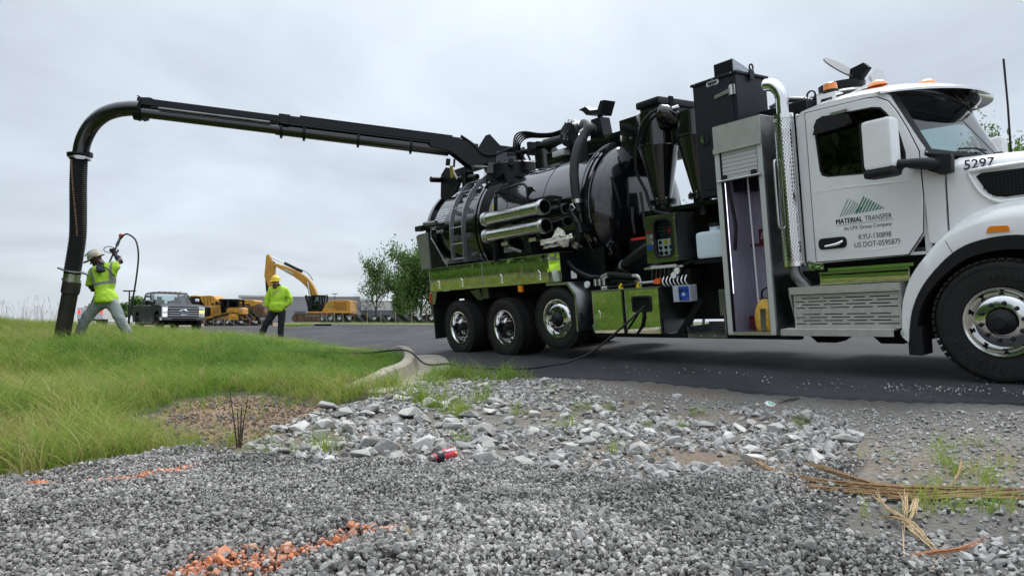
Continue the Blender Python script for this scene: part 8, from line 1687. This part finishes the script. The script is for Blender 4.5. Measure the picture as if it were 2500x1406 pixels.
b = B(); b.grid([[Vector((x, -.0395 * math.cos(t), .0395 * math.sin(t))) for x in (-.035, .092)] for t in np.linspace(R(48), R(74), 5)]); b.make('black_strip', pbr('bottle_black', (.018, .025, .026), .35), bt, 60)
text('BODYARMOR', .0195, M['whited'], bt, frame(Vector((.088, -.0418 * math.cos(R(72)), .0418 * math.sin(R(72)))), (-1, 0, 0), (0, -math.sin(R(62)), -math.cos(R(62))), 0), 'lettering', .0004, bold=.0006, sx=.82)
b = B(); b.lathe([(.001, -.001), (.013, 0)], (.078, -.0386 * math.cos(R(35)), .0386 * math.sin(R(35))), (0, -math.cos(R(35)), math.sin(R(35))), 16); b.make('peach_spot', pbr('peach', (.75, .42, .22), .5), bt, 40)
# dry stalk debris
stk, stk2 = pbr('dry_stalk', (.42, .28, .145), .85, c2=(.19, .115, .055), vscale=45, aniso=(1, 1, 1)), pbr('straw', (.50, .38, .21), .85, c2=(.30, .20, .11), vscale=40)
def strands(name, label, lines, mat, cat='stalk', group=None):
    o0 = gpt(*lines[0][0][0][:2]); t = empty(name, tuple(o0), 0, label, cat, group)
    for pts, r in lines:
        P3 = [gpt(p[0], p[1], (p[2] if len(p) > 2 else .02)) - o0 for p in pts]; P3 = arc(P3, 6); n = len(P3); b = B(); nf = max(3, int(r * 1100))
        for f in range(nf):
            a0, a1 = int(n * .25 * rng.random()), n - int(n * .25 * rng.random() ** 2); of = Vector(rng.normal(size=3)) * r * .5; tw_ = rng.random() * 6.28
            seg_ = [p + of * (1 + .25 * math.sin(k * .12 + tw_) + 3.2 * max(0, 1 - 3.5 * k / n) ** 1.5) + Vector(rng.normal(size=3)) * r * .10 for k, p in enumerate(P3)][a0:max(a1, a0 + 3)]
            m_ = len(seg_); b.tube(seg_, [max(.0008, r * .36 * min(1, .25 + 3 * min(k, m_ - 1 - k) / m_)) for k in range(m_)], 5)
        b.make('strand', mat, t, 40)
    return t
strands('dry_stalk', 'long split brown stalk lying across the gravel at the right', [
    ([(1835, 1165, .05), (1880, 1178, .045), (1960, 1192, .04), (2060, 1205, .04), (2160, 1218, .045), (2300, 1222, .04), (2420, 1226, .04), (2560, 1230, .04)], .014),
    ([(1818, 1172, .03), (1900, 1192, .03), (2000, 1206, .03), (2110, 1220, .03), (2250, 1226, .03), (2400, 1232, .03), (2560, 1236, .03)], .012),
    ([(1815, 1178, .02), (1880, 1198, .02), (1950, 1206, .02), (2080, 1215, .03), (2200, 1228, .03)], .008), ([(1840, 1148, .06), (1870, 1165, .05), (1920, 1185, .05), (2000, 1200, .05)], .011),
    ([(1960, 1154, .05), (1990, 1160, .05), (2060, 1185, .05), (2120, 1205, .05), (2180, 1216, .05), (2330, 1218, .05), (2500, 1222, .05)], .011), ([(1956, 1150, .05), (2010, 1165, .055), (2090, 1195, .055), (2150, 1212, .05)], .006), ([(2130, 1222, .035), (2240, 1230, .03), (2380, 1228, .04), (2540, 1226, .05)], .012), ([(2320, 1210, .02), (2345, 1190, .08), (2350, 1172, .11)], .006)], stk)
strands('straw_bundle', 'frayed straw bundle running from the stalk to the lower right corner', [
    ([(2125, 1222, .04), (2150, 1250, .04), (2200, 1290, .03), (2240, 1330, .03), (2290, 1375, .03)], .007), ([(2135, 1225, .05), (2160, 1262, .04), (2210, 1295, .04), (2262, 1340, .03), (2312, 1388, .02)], .006), ([(2150, 1285, .03), (2190, 1298, .05), (2230, 1310, .04), (2270, 1350, .03)], .007), ([(2205, 1240, .06), (2210, 1262, .05), (2208, 1290, .04)], .008), ([(2275, 1370, .02), (2278, 1395, .02), (2275, 1406, .02)], .004), ([(2205, 1300, .04), (2206, 1350, .02), (2208, 1400, .02)], .003), ([(2225, 1298, .04), (2235, 1275, .06), (2240, 1262, .07)], .008)], stk2)
strands('orange_stick', 'thin reddish stick lying across stones at the lower right', [([(2195, 1390, .02), (2260, 1375, .03), (2350, 1362, .03), (2412, 1340, .04)], .006)], pbr('reddish_stick', (.38, .15, .06), .7), 'stick')
strands('straw_tuft', 'pale straw tuft on the gravel mound at the bottom centre', [
    ([(985, 1300, .03), (1000, 1330, .03), (1005, 1370, .03), (990, 1400, .03)], .003), ([(995, 1310, .03), (1008, 1345, .03), (1000, 1385, .03), (985, 1406, .03)], .003), ([(960, 1290, .03), (985, 1315, .04), (1012, 1340, .03)], .002), ([(830, 1388, .02), (880, 1380, .02), (920, 1375, .02)], .003), ([(870, 1338, .02), (905, 1342, .03), (930, 1338, .02)], .002), ([(990, 1390, .02), (1030, 1380, .03), (1050, 1376, .03)], .002), ([(820, 1345, .03), (850, 1365, .03), (880, 1385, .02)], .002), ([(1020, 1305, .02), (990, 1335, .03), (975, 1350, .02)], .002)], stk2)
# dead weed stem in front of the bare soil, dark clod, plastic lid, scraps
q = gpt(585, 1092); t = empty('dead_weed', tuple(q), 0, 'dead dark woody weed stem standing in front of the bare soil patch', 'weed'); r = np.random.default_rng(3)
for k in range(6): b = B(); h_ = (.36, .30, .26, .42, .22, .18)[k]; d = r.normal(size=2) * .028; b.tube(arc([(d[0] * .3, d[1] * .3, 0), (d[0] * .8, d[1] * .8, h_ * .5), (d[0] * 1.4, d[1], h_)], 4), [.006] * 4 + [.004] * 4 + [.002], 5); b.make('stem', pbr('dead_stem', (.07, .045, .035), .9, var=.3), t, 40)
q = gpt(853, 1228, .02); b = B(); me = stone_mesh(801, 26, .9, .0); me.materials.append(pbr('dark_earth', (.035, .028, .018), .95, var=.4, vscale=60)); o = link('earth_clod', me); o.location = q; o.scale = (.075, .06, .065); tag(o, 'dark crumbly earth clod sitting alone on the grey gravel', 'clod')
strands('brown_leaf', 'curled brown leaf beside the dark clod on the gravel', [([(862, 1238, .02), (873, 1233, .025), (880, 1230, .02)], .008)], stk, 'leaf')
q = gpt(1881, 990, .012); t = empty('cup_lid', tuple(q), R(20), 'white plastic lid with green print lying by the asphalt edge', 'lid'); b = B(); b.lathe([(.001, .012), (.04, .012), (.043, .004), (.05, 0)], (0, 0, 0), (0, -.45, 1), 24); b.make('disc', M['whited'], t, 50); b = B(); b.lathe([(.012, .0), (.028, .0)], (0, -.006, .0135), (0, -.45, 1), 16); b.make('green_print', pbr('print_green', (.1, .42, .25), .5), t, 0)
q = gpt(553, 1065, .02); o = link('paper_scrap', stone_mesh(811, 9, .3), M['whited']); o.location = q; o.scale = (.05, .03, .05); tag(o, 'small white scrap lying on the bare soil', 'litter')
q = gpt(1945, 1000, .02); strands('dark_twig', 'thin dark twig lying by the white lid', [([(1893, 988, .02), (1930, 983, .025), (1953, 976, .02)], .008)], pbr('twig', (.06, .05, .045), .9), 'twig')
# flat stone at the grass edge
q = gpt(315, 1118); rock(q[0], q[1], .16, 'flat grey stone half buried where the grass meets the gravel', k=3)
